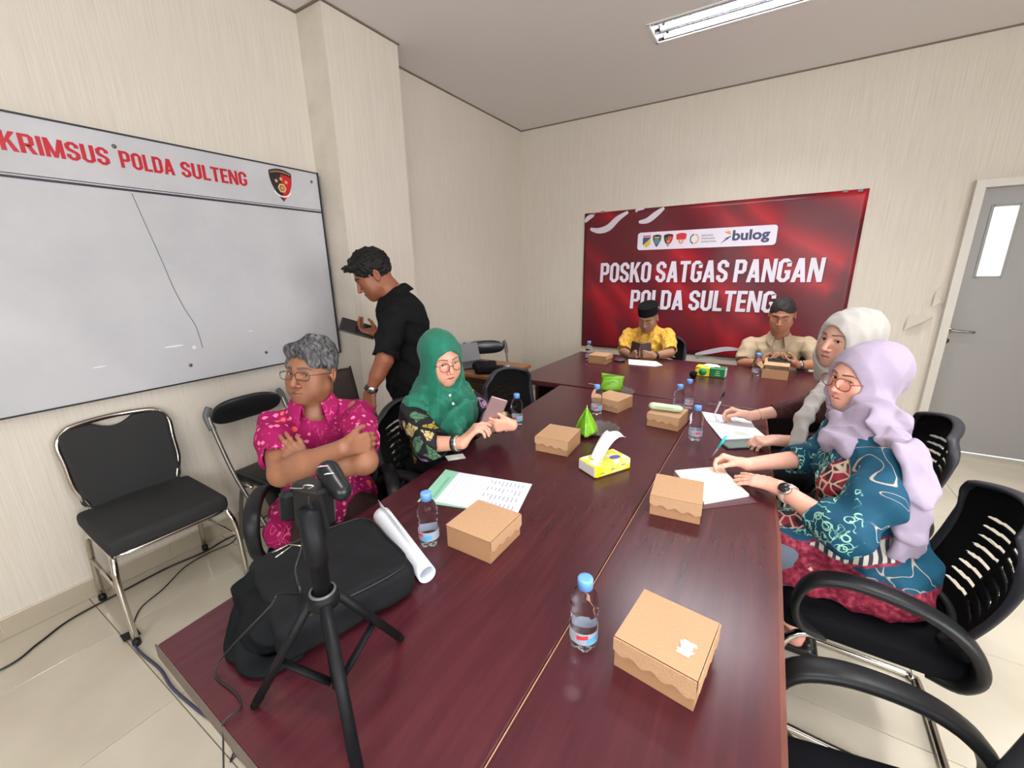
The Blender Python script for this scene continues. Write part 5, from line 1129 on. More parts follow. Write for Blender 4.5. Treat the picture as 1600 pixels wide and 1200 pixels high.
    dia = n.ramp(n.vor(co, 16, 'F1', 'MANHATTAN', rnd=.5), [(.13, 1.0), (.16, 0.0)]); mar = n.mix(dia, mar, lin(226, 196, 186)); pan = n.mix(n.ramp(n.vor(co, 26, 'DISTANCE_TO_EDGE'), [(.05, 0.0), (.09, 1.0)]), lin(190, 170, 150), n.mix(n.ramp(n.noise(co, 34, 2), [(.45, 0.0), (.52, 1.0)]), lin(40, 34, 44), lin(140, 34, 52)))
    c2 = n.mix(sp.outputs[1], c1, mar); isp = n.math('GREATER_THAN', n.math('ADD', sp.outputs[1], sp.outputs[2]), 1.5); c2 = n.mix(isp, c2, pan)
    bl = n.math('MULTIPLY', n.ramp(n.math('ABSOLUTE', n.math('SUBTRACT', n.noise(co, 7, 1, .5, .8), .56)), [(.004, 1.0), (.008, 0.0)]), n.math("LESS_THAN", n.math('ADD', sp.outputs[0], n.math('ADD', sp.outputs[1], sp.outputs[2])), .3)); c2 = n.mix(bl, c2, lin(172, 158, 146)); notp = n.math('SUBTRACT', sp.outputs[2], isp)
    w1 = n.new('ShaderNodeTexWave'); w1.inputs['Scale'].default_value = 15; w1.inputs['Distortion'].default_value = 3; w1.inputs['Detail'].default_value = 0; n.L(n.coord((1, 1, .35), rot=(0, 0, 0)), w1.inputs['Vector'])
    par = n.ramp(w1.outputs['Fac'], [(.40, lin(52, 60, 72)), (.5, lin(206, 198, 186))]); c3 = n.mix(notp, c2, par); n.col(c3); n.bump(n.noise(co, 900, 1), .2, .0006)
    S = Sdf(); body_prims(S, P, Nk, R, shR, shL, 1.08, 1.10, 1.18, bust=1.15); S.ell(P + V3(0, 0, .02), (.21, .17, .14), R=R, k=.05); S.cap(P + V3(-.05, 0, .03), P + V3(-.24, -.02, .015), .15, .115, k=.06)
    S.cap(P + V3(-.06, -.11, .0), P + V3(-.22, -.12, -.04), .085, .07, k=.05); S.cap(P + V3(.04, -.12, -.02), P + V3(-.1, -.13, -.06), .08, .06, k=.05)
    S.box(P + V3(0, 0, -.145), (.5, .5, .085), rd=0, k=.004, op='s')
    sl = [sleeve([shL + V3(0, 0, -.005), lerp(shL, elL, .5) + V3(.02, -.01, 0), elL, lerp(elL, wL, .36)], (.060, .072, .066, .058)), sleeve([shR, elR, lerp(elR, wR, .42)], (.062, .062, .055))]
    def cm(V):
        l = (V - P) @ R; z = V[:, 2]; tdiag = z + .55 * (V[:, 0] - P[0]) * 1.0
        dl = np.linalg.norm(V - lerp(elL, wL, .30), axis=1); dr = np.linalg.norm(V - lerp(elR, wR, .38), axis=1)
        e = np.maximum(1 - sst(.095, .125, dl), 1 - sst(.08, .10, dr)); fr = (l[:, 1] > .08) & (z > .66)
        e = np.maximum(e, np.where(fr & (z < .98), 1.0, 0)); band1 = sst(.545, .53, z) * (z > .30)
        g = np.where((z < .622 - .10 * (V[:, 0] - P[0])) & (dl > .12), 1.0, 0.); pn = fr & (np.abs(l[:, 0] + .035) < .040) & (z < .93); g = np.maximum(g, np.where(pn, 1., 0)); e = np.where(pn, 0, e)
        ins = np.exp(-((z - .685 - .45 * (V[:, 0] - .36)) ** 2) / .0007) ; b = np.where((ins > .35) & (dl > .13) & (z < .76) & (g < .5), 1.0, 0.)
        g = np.maximum(g, np.where((ins > .18) & (ins <= .35) & (dl > .13) & (z < .78), 1.0, 0.)); b = np.maximum(b, np.where(pn, 1., 0)); return smask(V, [(0, e), (1, g), (2, b)])
    fo = folds(44, .007, 26, dirs=[(.6, .3, .6), (-.4, .5, .7), (.8, -.3, .4), (.1, .9, .4)]); tun = garment(root, 'batik_tunic', [S] + sl, .0048, m, fo, cm)
    S = Sdf(); leg_prims(S, P + r * .09 + V3(0, 0, -.02), kR, aR + V3(0, 0, .10), (.092, .080, .070)); leg_prims(S, P - r * .09 + V3(0, 0, -.02), kL, aL + V3(0, 0, .10), (.096, .080, .070)); S.ell(P + V3(0, 0, -.04), (.18, .145, .075), R=R, k=.05)
    garment(root, 'grey_blue_skirt', S, .008, cloth('grey_blue_denim', lin(104, 112, 126)), folds(9, .004, 30))
    # lilac scarf
    sm = cloth('lilac_scarf_cloth', lin(160, 146, 166), .65, .08, 700); S = Sdf(); scarf_head(S, H, HR, 1.03, back=.018, w=1.02); scW = lambda x, y, z: (V3(x, y, z) * 1.03) @ HR.T + H
    S.cap(scW(0, -.06, .04), scW(0, -.115, -.03), .070, .050, k=.05)
    S.cap(H + V3(.01, -.01, -.13), Nk + V3(0, 0, .01), .080, .088, k=.05)
    ringc = Nk + V3(.0, -.01, .0)
    for k in range(7):
        a0, a1 = .5 + k * .95, .5 + (k + 1) * .95; q = lambda a: ringc + R @ V3(math.cos(a) * .085, math.sin(a) * .080 + .012, .012 * math.sin(a * 2) - .03 * math.sin(a)); S.cap(q(a0), q(a1), .030, .028, k=.02)
    kn = Nk + V3(-.095, -.02, -.025); S.ell(kn, (.05, .026, .036), R=R, k=.02); S.cap(kn + V3(-.005, .035, .035), kn + V3(-.01, -.02, -.03), .024, .026, k=.012); S.cap(kn + V3(0, .02, .0), kn + V3(.02, -.10, -.025), .024, .030, k=.015); S.cap(kn + V3(-.02, -.02, -.03), shL + V3(.02, .05, .055), .040, .036, k=.02)
    tl_ = [Nk + V3(.0, -.08, .04), shL + V3(.020, .03, .050), V3(*(0.411, 1.560, 1.008)), V3(*(0.439, 1.530, 0.910)), V3(*(0.441, 1.530, 0.783)), V3(*(0.440, 1.540, 0.692))]
    for i in range(len(tl_) - 1): S.cap(tl_[i], tl_[i + 1], .046, .046, k=.02, flat=((.40, -.75, .55), .34))
    S.box(tl_[-1] + V3(0, 0, -.065), (.12, .12, .06), rd=0, k=.002, op='s')
    scarf_open(S, H, HR, 1.03, ow=.068, top=.066, bot=-.116)
    fo = folds(55, .008, 42, n=3, dirs=[(.75, .55, -.1), (.55, .6, .4), (.9, .3, .3)]); fo2 = folds(56, .0012, 80)
    garment(root, 'lilac_headscarf', S, .0036, sm, lambda V: fo(V) * (.25 + .75 * sst(.02, -.14, V[:, 2] - H[2])) + .4 * fo2(V))
    glasses(root, H, HR, mat('amber_glasses_frame', lin(150, 78, 58), .25), hid=True, rx=.0270, rz=.0215, sep=.0335, y=.104, z=-.006, tube=.0021, ovalp=.9, lens=LENS, sc=1.03)
    bs = empty('watch', (0, 0, 0)); bs.parent = root; bs.name = 'smartwatch'
    o_, c, x, y, d = band(root, 'watch_strap', elL, wL, .84, .0305, .020, mat('pale_pink_strap', lin(214, 186, 178), .5)); o_.parent = bs; cu = unit(V3(-.25, -.75, .75)); cu = unit(cu - d * np.dot(cu, d)); q = c - np.array(root.location) + cu * .034
    MB().lathe([(.021, -.004), (.022, .003), (.0205, .007)], q, 28, R=_rot_to(cu)).build('watch_case', mat('rose_gold', lin(206, 176, 166), .25, .7), bs); MB().lathe([(.0185, .0065), (.018, .0085)], q, 28, R=_rot_to(cu)).build('watch_face', WDARK, bs)
    from mathutils.bvhtree import BVHTree
    bv = BVHTree.FromPolygons([v.co[:] for v in tun.data.vertices], [tuple(p.vertices) for p in tun.data.polygons]); og = Vector((0, 0, 1.55)) - root.location; tg_ = Vector((0.170, 1.196, 1.151)) - root.location
    hit, nn_, _i, _d = bv.ray_cast(og, (tg_ - og).normalized())
    if hit is not None: MB().lathe([(.018, -.003), (.022, .001), (.016, .005), (.006, .008)], V3(*hit), 6, R=_rot_to(V3(*nn_))).build('gold_brooch', mat('gold_brooch_metal', lin(206, 176, 60), .3, .6), root)
    return wR, fR
front_woman()
def back_woman():
    root = person((.46, 2.30), 'seated woman in pale grey headscarf and brown lace top writing with a white pen'); sk = lin(214, 164, 144)
    f = (-1, -.02); R = frame(f, .06); P = V3(.45, 2.38, .56); Nk = V3(.375, 2.38, 1.07); r = R[:, 0]
    shR = Nk + r * .165 + V3(0, 0, -.06); shL = Nk - r * .165 + V3(0, 0, -.06); H = V3(*(0.303, 2.327, 1.231)); HR = frame((-.72, -.69), .0, roll=.06)
    wR = V3(*(-0.020, 2.376, 0.800)); fR = V3(*(-0.171, 2.386, 0.800)); elR = V3(.24, 2.50, .86); wL = V3(*(0.109, 2.095, 0.795)); fL = V3(*(-0.020, 2.033, 0.785)); elL = V3(.31, 2.06, .82)
    parts, cols = [], []; nd = HR.T @ (Nk - H)
    make_head(root, parts, cols, H, HR, sk, lin(170, 96, 92), (.05, .035, .03), eye=.0052, gaze=(-.15, 1, .1), fem=True, neck=.045, neckdir=tuple(nd), ears=False, w=.98, fat=1.02, jaw=.92, nose=1.0, lipf=1.1, browt=.8, blush=.2, scale=1.05)
    S = Sdf(); body_prims(S, P, Nk, R, shR, shL, .95, .95, 1.0, inf=-.016)
    for a, b in ((shR, elR), (shL, elL)): S.cap(a, b, .042, .037, k=.03)
    kR = V3(.02, 2.38, .53); kL = V3(.02, 2.2, .53); aR = V3(.10, 2.38, .08); aL = V3(.10, 2.2, .08)
    leg_prims(S, P + r * .09, kR, aR, inf=-.01); leg_prims(S, P - r * .09, kL, aL, inf=-.01); addp(parts, cols, S, .009, sk)
    S = Sdf(); hand(S, wR, unit(fR - wR + V3(0, 0, .02)), (-.25, -.60, -.75), 1, (.75, .90, 1.0, 1.05), sc=.97, forearm=elR, fr=(.042, .026), spread=.04, thumb=(.3, 1.0, .7)); addp(parts, cols, S, .0025, sk)
    S = Sdf(); hand(S, wL, unit(fL - wL), (0, .15, -1), -1, (.55, .6, .65, .7), sc=.95, forearm=elL, fr=(.042, .026), thumb=(.4, .9, .5)); addp(parts, cols, S, .0025, sk); fin(root, parts, cols)
    m = mat('brown_lace', lin(66, 36, 36), .8, spec=.2); n = N(m); co = n.coord(); n.col(n.mix(n.ramp(n.vor(co, 130, 'DISTANCE_TO_EDGE'), [(.05, 0.0), (.12, 1.0)]), lin(96, 60, 58), lin(58, 30, 32))); n.bump(n.vor(co, 130, 'DISTANCE_TO_EDGE'), .6, .002)
    S = Sdf(); body_prims(S, P, Nk, R, shR, shL, 1.02, 1.05, 1.1, bust=1.0); S.ell(P + V3(0, 0, .02), (.19, .16, .13), R=R, k=.05)
    sl = [sleeve([shR, elR, lerp(elR, wR, .62)], (.060, .056, .040)), sleeve([shL, elL, lerp(elL, wL, .7)], (.060, .056, .040))]; garment(root, 'brown_lace_top', [S] + sl, .0055, m, folds(61, .005, 30))
    S = Sdf(); leg_prims(S, P + r * .09, kR, aR, (.10, .08, .07)); leg_prims(S, P - r * .09, kL, aL, (.10, .08, .07)); S.ell(P + V3(0, 0, -.02), (.17, .15, .10), R=R, k=.05); garment(root, 'trousers', S, .009, TROUB); shoe(root, aR, f); shoe(root, aL, f)
    sm = cloth('pale_grey_scarf_cloth', lin(172, 167, 162), .65, .06, 700); S = Sdf(); scarf_head(S, H, HR, 1.07, back=.020, w=1.0); W = lambda x, y, z: (V3(x, y, z) * 1.07) @ HR.T + H
    S.cap(W(0, -.07, .03), W(0, -.125, -.04), .075, .055, k=.05); S.cap(H + V3(0, 0, -.12), Nk + V3(0, 0, .0), .078, .088, k=.05)
    S.cap(Nk + V3(0, 0, 0), shR + V3(.02, -.04, .03), .08, .05, k=.05); S.cap(Nk, shL + V3(.02, .04, .03), .08, .05, k=.05)
    S.ell(W(0, .055, -.135), (.045, .04, .035), R=HR, k=.02)
    st_ = [Nk + V3(-.08, -.03, .03), V3(*(0.220, 2.132, 1.011)), V3(*(0.182, 2.059, 0.934)), V3(*(0.164, 1.993, 0.838))]
    for i in range(3): S.cap(st_[i], st_[i + 1], .040, .038, k=.02, flat=((-.7, -.6, .3), .4))
    scarf_open(S, H, HR, 1.07, ow=.066, top=.062, bot=-.116); fo = folds(66, .007, 44, n=3, dirs=[(.75, .55, -.1), (.5, .7, .4), (.85, .3, .3)])
    garment(root, 'pale_grey_headscarf', S, .004, sm, lambda V: fo(V) * (.35 + .65 * sst(.0, -.14, V[:, 2] - H[2])))
    band(root, 'gold_bracelet', elR, wR, .86, .0275, .003, mat('gold_chain', lin(214, 180, 120), .25, .8), .0015)
back_woman()
# ---- two men behind the head table
def far_man(x0, lab, sk, H, shR, shL, elR, elL, wR, wL, hRt, hLt, nR, nL, shirt, cyaw, pitch, hk, cR, cL, cap=False, folds_=(70, .006, 34)):
    root = person((x0, 4.1), lab); f = (.0, -1); R = frame(f, .10); P = V3(x0, 4.14, .53); Nk = (shR + shL) / 2 + V3(0, .02, .055); r = R[:, 0]
    parts, cols = [], []; HR = frame(cyaw, pitch); nd = HR.T @ (Nk - H)
    make_head(root, parts, cols, H, HR, sk, tuple(np.array(sk) * V3(.72, .5, .5)), (.02, .015, .012), eye=0, neck=.058, neckdir=tuple(nd), res=.0028, **hk)
    S = Sdf(); body_prims(S, P, Nk, R, shR, shL, 1.0, .95, 1.0, inf=-.014)
    for a, b in ((shR, elR), (shL, elL)): S.cap(a, b, .043, .038, k=.03)
    kR = P + r * .12 + V3(0, -.46, 0); kL = P - r * .12 + V3(0, -.46, 0); aR = kR + V3(0, .06, -.44); aL = kL + V3(0, .06, -.44)
    leg_prims(S, P + r * .09, kR, aR, inf=-.01); leg_prims(S, P - r * .09, kL, aL, inf=-.01); addp(parts, cols, S, .010, sk)
    for el, wr, h_, nn, sd, cc in ((elR, wR, hRt, nR, 1, cR), (elL, wL, hLt, nL, -1, cL)):
        S = Sdf(); hand(S, wr, h_ - wr, nn, sd, cc, sc=1.0, forearm=el, fr=(.043, .028), thumb=(.3, .9, .8)); addp(parts, cols, S, .003, sk)
    fin(root, parts, cols)
    S = Sdf(); body_prims(S, P, Nk, R, shR, shL, 1.05, 1.04, 1.1); S.cap(Nk + R[:, 1] * .055 + V3(0, 0, .035), Nk + R[:, 1] * .12 + V3(0, 0, -.05), .034, .006, k=.006, op='s')
    sl = [sleeve([shR, lerp(shR, elR, .4), lerp(shR, elR, .9)], (.060, .066, .066)), sleeve([shL, lerp(shL, elL, .4), lerp(shL, elL, .9)], (.060, .066, .066))]; fo = folds(*folds_, dirs=[(.8, .2, .5), (.3, .3, .9), (-.7, .2, .6)])
    def dsp(V):
        l = (V - Nk) @ R; return fo(V) + np.where((np.abs(np.abs(l[:, 0]) - .0165) < .003) & (l[:, 1] > 0), .0018, 0)
    garment(root, 'short_sleeved_shirt', [S] + sl, .0055, shirt, dsp); collar(root, Nk + V3(0, 0, .010) + R[:, 1] * .01, R, shirt, r=.064, h=.036, drop=.048, pointy=.030, open_=.46)
    S = Sdf(); leg_prims(S, P + r * .09, kR, aR, (.10, .08, .07)); leg_prims(S, P - r * .09, kL, aL, (.10, .08, .07)); garment(root, 'trousers', S, .010, TROUB); shoe(root, aR, f); shoe(root, aL, f)
    b_, c, x, y, d = band(root, 'watch_strap', elL, wL, .90, .030, .022, WDARK if cap else WMETAL)
    return root, HR, R, Nk
def yellow_man():
    H = V3(*(-0.960, 4.000, 1.098)); shR = V3(*(-1.160, 4.080, 0.924)); shL = V3(*(-0.793, 4.080, 0.947)); elR = V3(*(-1.158, 3.930, 0.777)); elL = V3(*(-0.728, 3.930, 0.802)); wR = V3(*(-1.052, 3.800, 0.772)); wL = V3(*(-0.837, 3.790, 0.787)); hR = V3(*(-0.978, 3.740, 0.801)); hL = V3(*(-0.933, 3.740, 0.805))
    ysh = cloth('yellow_damask_shirt', lin(214, 160, 52), .7, .2); n = N(ysh); cc = n.ramp(n.noise(n.coord(), 45, 2, .5, 1), [(.45, lin(204, 148, 40)), (.55, lin(228, 182, 84))]); n.col(cc)
    root, HR, R, Nk = far_man(-.94, 'seated man in black cap and yellow shirt looking into an open wallet', lin(160, 116, 92), H, shR, shL, elR, elL, wR, wL, hR, hL, V3(.9, .2, .3), V3(-.9, .2, .3), ysh, (-.12, -.99), .38, dict(beard=.2, nose=1.1, scale=1.03, fat=1.0), (.5, .55, .6, .6), (.5, .55, .6, .6), cap=True)
    make_hair(root, H, HR, HAIR_GSHORT, scale=1.03, seed=9, thick=-.006, amp=.0015, side=-.005, nape=-.05, res=.0035)
    V = []; ell = lambda a, b, z, n_=36: [tuple(((V3(a * math.cos(2 * PI * i / n_), b * math.sin(2 * PI * i / n_) - .008, z)) * 1.03) @ HR.T + H - np.array(root.location)) for i in range(n_)]
    mb = MB(); rings = [ell(.086, .106, .050), ell(.086, .106, .056), ell(.083, .102, .124), ell(.079, .098, .129), ell(.03, .04, .131)]
    for q in rings: V += q
    F = [(k * 36 + i, k * 36 + (i + 1) % 36, (k + 1) * 36 + (i + 1) % 36, (k + 1) * 36 + i) for k in range(4) for i in range(36)] + [tuple(range(4 * 36, 5 * 36))]
    mb.add(V, F).build('black_cap', cloth('black_velvet', (.008, .008, .009), .9), root)
    w_ = empty('wallet', tuple(V3(*(-0.951, 3.740, 0.821)) - V3(0, 0, .05)), 0, 'open dark brown leather wallet held by the man in the yellow shirt', 'wallet'); LM = mat('dark_brown_leather', lin(58, 36, 36), .45)
    for s, nm in ((-1, 'left_cover'), (1, 'right_cover')):
        R_ = frame((s * .45, -1)); MB().box((s * .048, .012, .075), (.095, .008, .12), R=R_ @ np.array([[math.cos(s * .12), 0, math.sin(s * .12)], [0, 1, 0], [-math.sin(s * .12), 0, math.cos(s * .12)]]), bev=.003).build('wallet_cover', LM, w_)
yellow_man()
def khaki_man():
    H = V3(*(0.088, 4.000, 1.168)); shR = V3(*(-0.110, 4.080, 0.907)); shL = V3(*(0.294, 4.080, 0.937)); elR = V3(*(-0.143, 3.940, 0.762)); elL = V3(*(0.380, 3.940, 0.799)); wR = V3(*(-0.004, 3.800, 0.799)); wL = V3(*(0.228, 3.790, 0.814)); hR = V3(*(0.070, 3.740, 0.838)); hL = V3(*(0.153, 3.740, 0.841))
    ksh = cloth('khaki_shirt_cloth', lin(168, 148, 122), .8, .06)
    root, HR, R, Nk = far_man(.09, 'seated man in a khaki shirt looking down at his phone', lin(166, 114, 88), H, shR, shL, elR, elL, wR, wL, hR, hL, V3(.5, .1, .8), V3(-.5, .1, .8), ksh, (-.10, -.99), .30, dict(nose=1.15, scale=1.08, w=1.03, jaw=1.12, fat=1.08, browt=1.15), (.5, .55, .6, .6), (.5, .55, .6, .6), folds_=(77, .006, 36))
    make_hair(root, H, HR, HAIR_CROP, scale=1.08, seed=12, thick=-.003, top=.006, amp=.003, side=-.004, nape=-.05, res=.0032, hairline=.062, w=1.02)
    q = Nk - R[:, 0] * .085 + V3(0, -.128, -.11) - np.array(root.location); MB().lathe([(.009, -.002), (.010, 0), (.006, .003)], q, 12, R=_rot_to((0, -1, .1))).build('lapel_pin', mat('gold_pin', lin(214, 180, 90), .3, .7), root)
    p_ = empty('phone', tuple(V3(*(0.110, 3.730, 0.854))), 0, 'black phone held in both hands by the man in the khaki shirt', 'phone')
    MB().box((0, 0, .005), (.15, .075, .009), R=frame((.05, 1), -.45), bev=.003).build('case', WDARK, p_)
khaki_man()
# ------------------------------------------------------------------ things on the tables
TZ = .7506
KRAFT = mat('kraft_cardboard', lin(196, 150, 112), .8, spec=.2); n = N(KRAFT); f_ = n.noise(n.coord(), 260, 3); n.col(n.ramp(f_, [(.3, lin(178, 140, 106)), (.7, lin(192, 153, 118))])); n.bump(f_, .15, .0006)
KRAFT_SHADE = mat('shaded_kraft_board', lin(168, 126, 92), .85, spec=.2)  # same kraft darkened: shade below the lid flap put into the tray colour
KRAFTD = mat('kraft_inner_edge', lin(170, 120, 78), .85)
def snack_box(lab, p, ang, w=.155, d=.155, h=.072, flap='front', open_=False):
    """p: front-left bottom corner seen from the front (local -Y side)"""
    r = empty('snack_box', (p[0], p[1], TZ), ang, lab, 'box', 'kraft snack boxes on the tables')
    b = MB(); t = .0015
    b.box((w / 2, d / 2, t / 2), (w, d, t)); 
    for c, s in (((w / 2, t / 2, h / 2), (w, t, h)), ((w / 2, d - t / 2, h / 2), (w, t, h)), ((t / 2, d / 2, h / 2), (t, d - 2 * t, h)), ((w - t / 2, d / 2, h / 2), (t, d - 2 * t, h))): b.box(c, s)
    b.build('tray', KRAFT_SHADE, r)
    e = .0018
    def scal(W, hh, right=True):
        P = [(-e, 0), (-e, -hh * .55)]; k = 22
        for i in range(k + 1):
            u = i / k; P.append((-e + (W + 2 * e) * (.04 + .92 * u), -hh * (.62 + .10 * math.sin(u * PI * 7) + .16 * u)))
        P += [(W + e, -hh * .72), (W + e, 0)]; return P
    if not open_:
        MB().box((w / 2, d / 2, h + .0012), (w + 2 * e, d + 2 * e, .0016), bev=.0005).build('lid', KRAFT, r)
        for side in (flap if isinstance(flap, tuple) else (flap,)):
            P = scal(w if side in ('front', 'back') else d, h * .70)
            if side == 'front': V = [(x, -e - .0012, h + z) for x, z in P] + [(x, -e - .0036, h + z) for x, z in P]
            elif side == 'right': V = [(w + e + .0012, x, h + z) for x, z in P] + [(w + e + .0036, x, h + z) for x, z in P]
            m_ = len(P); F = [tuple(range(m_)), tuple(range(2 * m_ - 1, m_ - 1, -1))] + [(i, (i + 1) % m_, m_ + (i + 1) % m_, m_ + i) for i in range(m_)]
            MB().add(V, F).build('lid_flap', KRAFT, r)
    else:
        MB().box((w / 2, d + .045, h + .018), (w, .11, .0016), R=np.array([[1, 0, 0], [0, .94, .34], [0, -.34, .94]]).T).build('lid', KRAFT, r)
        MB().box((-.018, d / 2, h + .012), (.045, d * .9, .0014), R=np.array([[.8, 0, .6], [0, 1, 0], [-.6, 0, .8]])).build('side_flap', KRAFT, r)
        S = Sdf(); S.box((w / 2, d / 2, h * .60), (w * .40, d * .40, .02), rd=.006); V, F = S.mesh(.008, folds(3, .004, 30)); npmesh('dark_plastic_wrap', [(V, F)], mat('dark_food_wrap', (.03, .022, .02), .3), r)
    return r
def ang_of(a, b): return math.atan2(b[1] - a[1], b[0] - a[0])
bA = snack_box('kraft snack box nearest the camera, with a white sticker remnant on its lid', (-.187, .688), -.12, .158, .158, .075, ('front', 'right'))
st_ = MB(); random.seed(4)
for k in range(9):
    z_ = .0782; y = .036 + .0042 * k; a_ = .112 + random.uniform(-.004, .003); b__ = .136 + random.uniform(-.004, .004); st_.add([(a_, y, z_), (b__, y - .001, z_), (b__ + .001, y + .0036, z_), (a_ - .001, y + .004, z_)], [(0, 1, 2, 3)])
so_ = st_.build('sticker_remnant', mat('white_sticker', lin(226, 226, 226), .6), bA); so_['kind'] = 'stuff'
snack_box('kraft snack box beside the bottle and the white paper, left side of the table', (-.742, .816), -.01, .158, .160, .072, 'right')
snack_box('kraft snack box in front of the open notebook, right half of the table', (-.262, 1.290), .10, .155, .158, .072, 'front')
snack_box('kraft snack box behind the yellow tissue pack, beside the green leaf wrap', (-.838, 1.552), .06, .155, .170, .070, 'front')
snack_box('kraft snack box behind the bottle, in front of the far green leaf parcel', (-.826, 2.262), -.24, .160, .165, .070, 'front')
snack_box('kraft snack box with the pale green pencil case lying on it', (-.478, 2.115), -.10, .158, .165, .070, 'front')
snack_box('small kraft snack box at the left end of the head table, beside a bottle', (-1.312, 3.410), -.03, .158, .165, .070, 'right')
snack_box('opened kraft snack box in front of the man in the khaki shirt', (.005, 3.500), -.05, .165, .160, .070, open_=True)
# bottles
WATER = mat('clear_bottle', (.93, .96, 1.0), .03, Transmission_Weight=1.0, IOR=1.15, spec=.6); CAPB = mat('light_blue_cap', lin(104, 158, 224), .35)
LABM = mat('bottle_label_film', lin(196, 210, 226), .3, Alpha=.55); LABR = mat('label_red_print', lin(206, 60, 66), .4); LABB = mat('label_blue_print', lin(90, 160, 210), .4)
def bottle():
    r = empty('water_bottle', (0, 0, 0)); R0 = .0305
    prof = [(.012, .004), (.024, .001), (.028, .006), (.0300, .018), (.0305, .030), (.0305, .056), (.0285, .062), (.0272, .068), (.0285, .074), (.0300, .080), (.0272, .086), (.0300, .092), (.0308, .100), (.0305, .112), (.0285, .124), (.024, .136), (.0175, .146), (.0128, .151), (.0125, .160)]
    n_ = 30; V = []; F = []
    for k, (rr_, z) in enumerate(prof):
        for i in range(n_):
            a = 2 * PI * i / n_; q = rr_
            if z < .02: q *= 1 + .07 * math.cos(5 * a) * (1 - z / .02); zz = z + (.004 * (1 - math.cos(5 * a)) * .5 if z < .008 else 0)
            else: zz = z
            if .09 < z < .118: q *= 1 + .012 * math.cos(10 * a)
            V.append((q * math.cos(a), q * math.sin(a), zz))
    for k in range(len(prof) - 1):
        for i in range(n_): j = (i + 1) % n_; F.append((k * n_ + i, k * n_ + j, (k + 1) * n_ + j, (k + 1) * n_ + i))
    F += [tuple(range(n_ - 1, -1, -1)), tuple(range((len(prof) - 1) * n_, len(prof) * n_))]
    MB().add(V, F, True).build('bottle_body', WATER, r)
    MB().lathe([(.0165, .150), (.0165, .170), (.0155, .1725), (.010, .173)], n=28).build('cap', CAPB, r)
    MB().lathe([(.0312, .026), (.0312, .055)], n=28, cap=False).build('label', LABM, r)
    a0 = -1.9
    def arc(name, a, b, z0, z1, rr_, m):
        MB().grid(lambda u, v: (rr_ * math.cos(a + (b - a) * u), rr_ * math.sin(a + (b - a) * u), z0 + (z1 - z0) * v + .004 * u), 8, 1).build(name, m, r)
    arc('red_print', -1.9, -1.1, .038, .048, .0316, LABR); arc('blue_print', -1.2, -.3, .028, .042, .0315, LABB)
    return r
bt = bottle(); first = True
for x, y, rz, lab in ((-.262, .705, .2, 'water bottle nearest the camera, standing alone beside the table seam'), (-.800, .800, -.3, 'water bottle between the rolled paper and a snack box'), (-1.085, 1.800, .1, 'water bottle near the table edge by the woman in the green headscarf'),
                      (-.775, 2.165, .3, 'water bottle directly in front of the far snack box on the left half'), (-.232, 2.035, .5, 'water bottle with red and blue label left of the spiral notebook'), (-.372, 2.380, 0, 'front bottle of the pair just behind the pencil case'),
                      (-.345, 2.520, .7, 'rear bottle of the pair just behind the pencil case'), (-1.355, 3.530, .4, 'water bottle at the far left end of the head table'), (-.030, 3.560, .2, 'water bottle beside the opened snack box on the head table')):
    o = bt if first else dup(bt); first = False; o.location = (x, y, TZ - .0005); o.rotation_euler = (0, 0, rz); tag(o, lab, 'bottle', 'small water bottles on the tables')
# yellow tissue pack
def tissue(loc_, ang, lab, s, mside, mtop, mend, extra):
    r = empty('tissue_pack', (loc_[0], loc_[1], TZ), ang, lab, 'tissue'); L, W_, H_2 = s
    MB().box((0, 0, H_2 / 2), (L, W_, H_2), bev=.006).build('wrapper', mside, r)
    MB().box((-L / 2 - .0005, 0, H_2 / 2), (.003, W_ * .90, H_2 * .80), bev=.001).build('end_panel', mend, r)
    MB().box((0, 0, H_2 + .0003), (L * .92, W_ * .85, .0012)).build('top_panel', mtop, r)
    def sheet(u, v):
        x = -.055 + .13 * v + .010 * math.sin(u * 5); y = -.035 + .05 * u + .05 * v * u - .0 * v; z = H_2 + .0035 + (.085 * math.sin(v * 1.9)) * (1 - .12 * u) + .006 * math.sin(u * 9 + v * 3) + .012 * u * v
        return (x * extra, y * extra, H_2 + .001 + (z - H_2) * extra)
    MB().grid(sheet, 14, 14).build('tissue_sheet', mat('white_tissue', lin(236, 236, 240), .8), r, solid=.001); return r
YEL = mat('yellow_wrapper', lin(236, 222, 40), .3); n = N(YEL); n.col(n.ramp(n.noise(n.coord((1, 1, 1)), 16, 2, .5, 1), [(.40, lin(238, 226, 30)), (.55, lin(242, 236, 110)), (.68, lin(238, 238, 214))]))
YTOP = mat('pale_yellow_top', lin(240, 240, 190), .35); n = N(YTOP); n.col(n.ramp(n.noise(n.coord(), 22, 2), [(.42, lin(238, 230, 70)), (.58, lin(240, 242, 226))]))
tp = tissue((-.505, 1.535), 1.045, 'yellow and white tissue pack with a sheet pulled out, centre of the table', (.185, .112, .050), YEL, YTOP, mat('pale_wrapper_end', lin(214, 206, 206), .5), 1.0)
o = MB(); o.add([(.026 * math.cos(a) + .035, .016 * math.sin(a) - .020, .0513) for a in np.linspace(0, 2 * PI, 20)[:-1]], [tuple(range(19))]); o.build('violet_logo_oval', mat('violet_oval', lin(92, 84, 176), .4), tp)
for k in range(3): MB().box((-.06 + .055 * k, -.0568, .018 + .006 * k), (.020, .0006, .004)).build('printed_mark', mat('grey_print', lin(140, 140, 110), .5), tp)
GRN = mat('green_wrapper', lin(20, 116, 66), .35); YW = mat('yellow_green_wrapper', lin(232, 218, 40), .35)
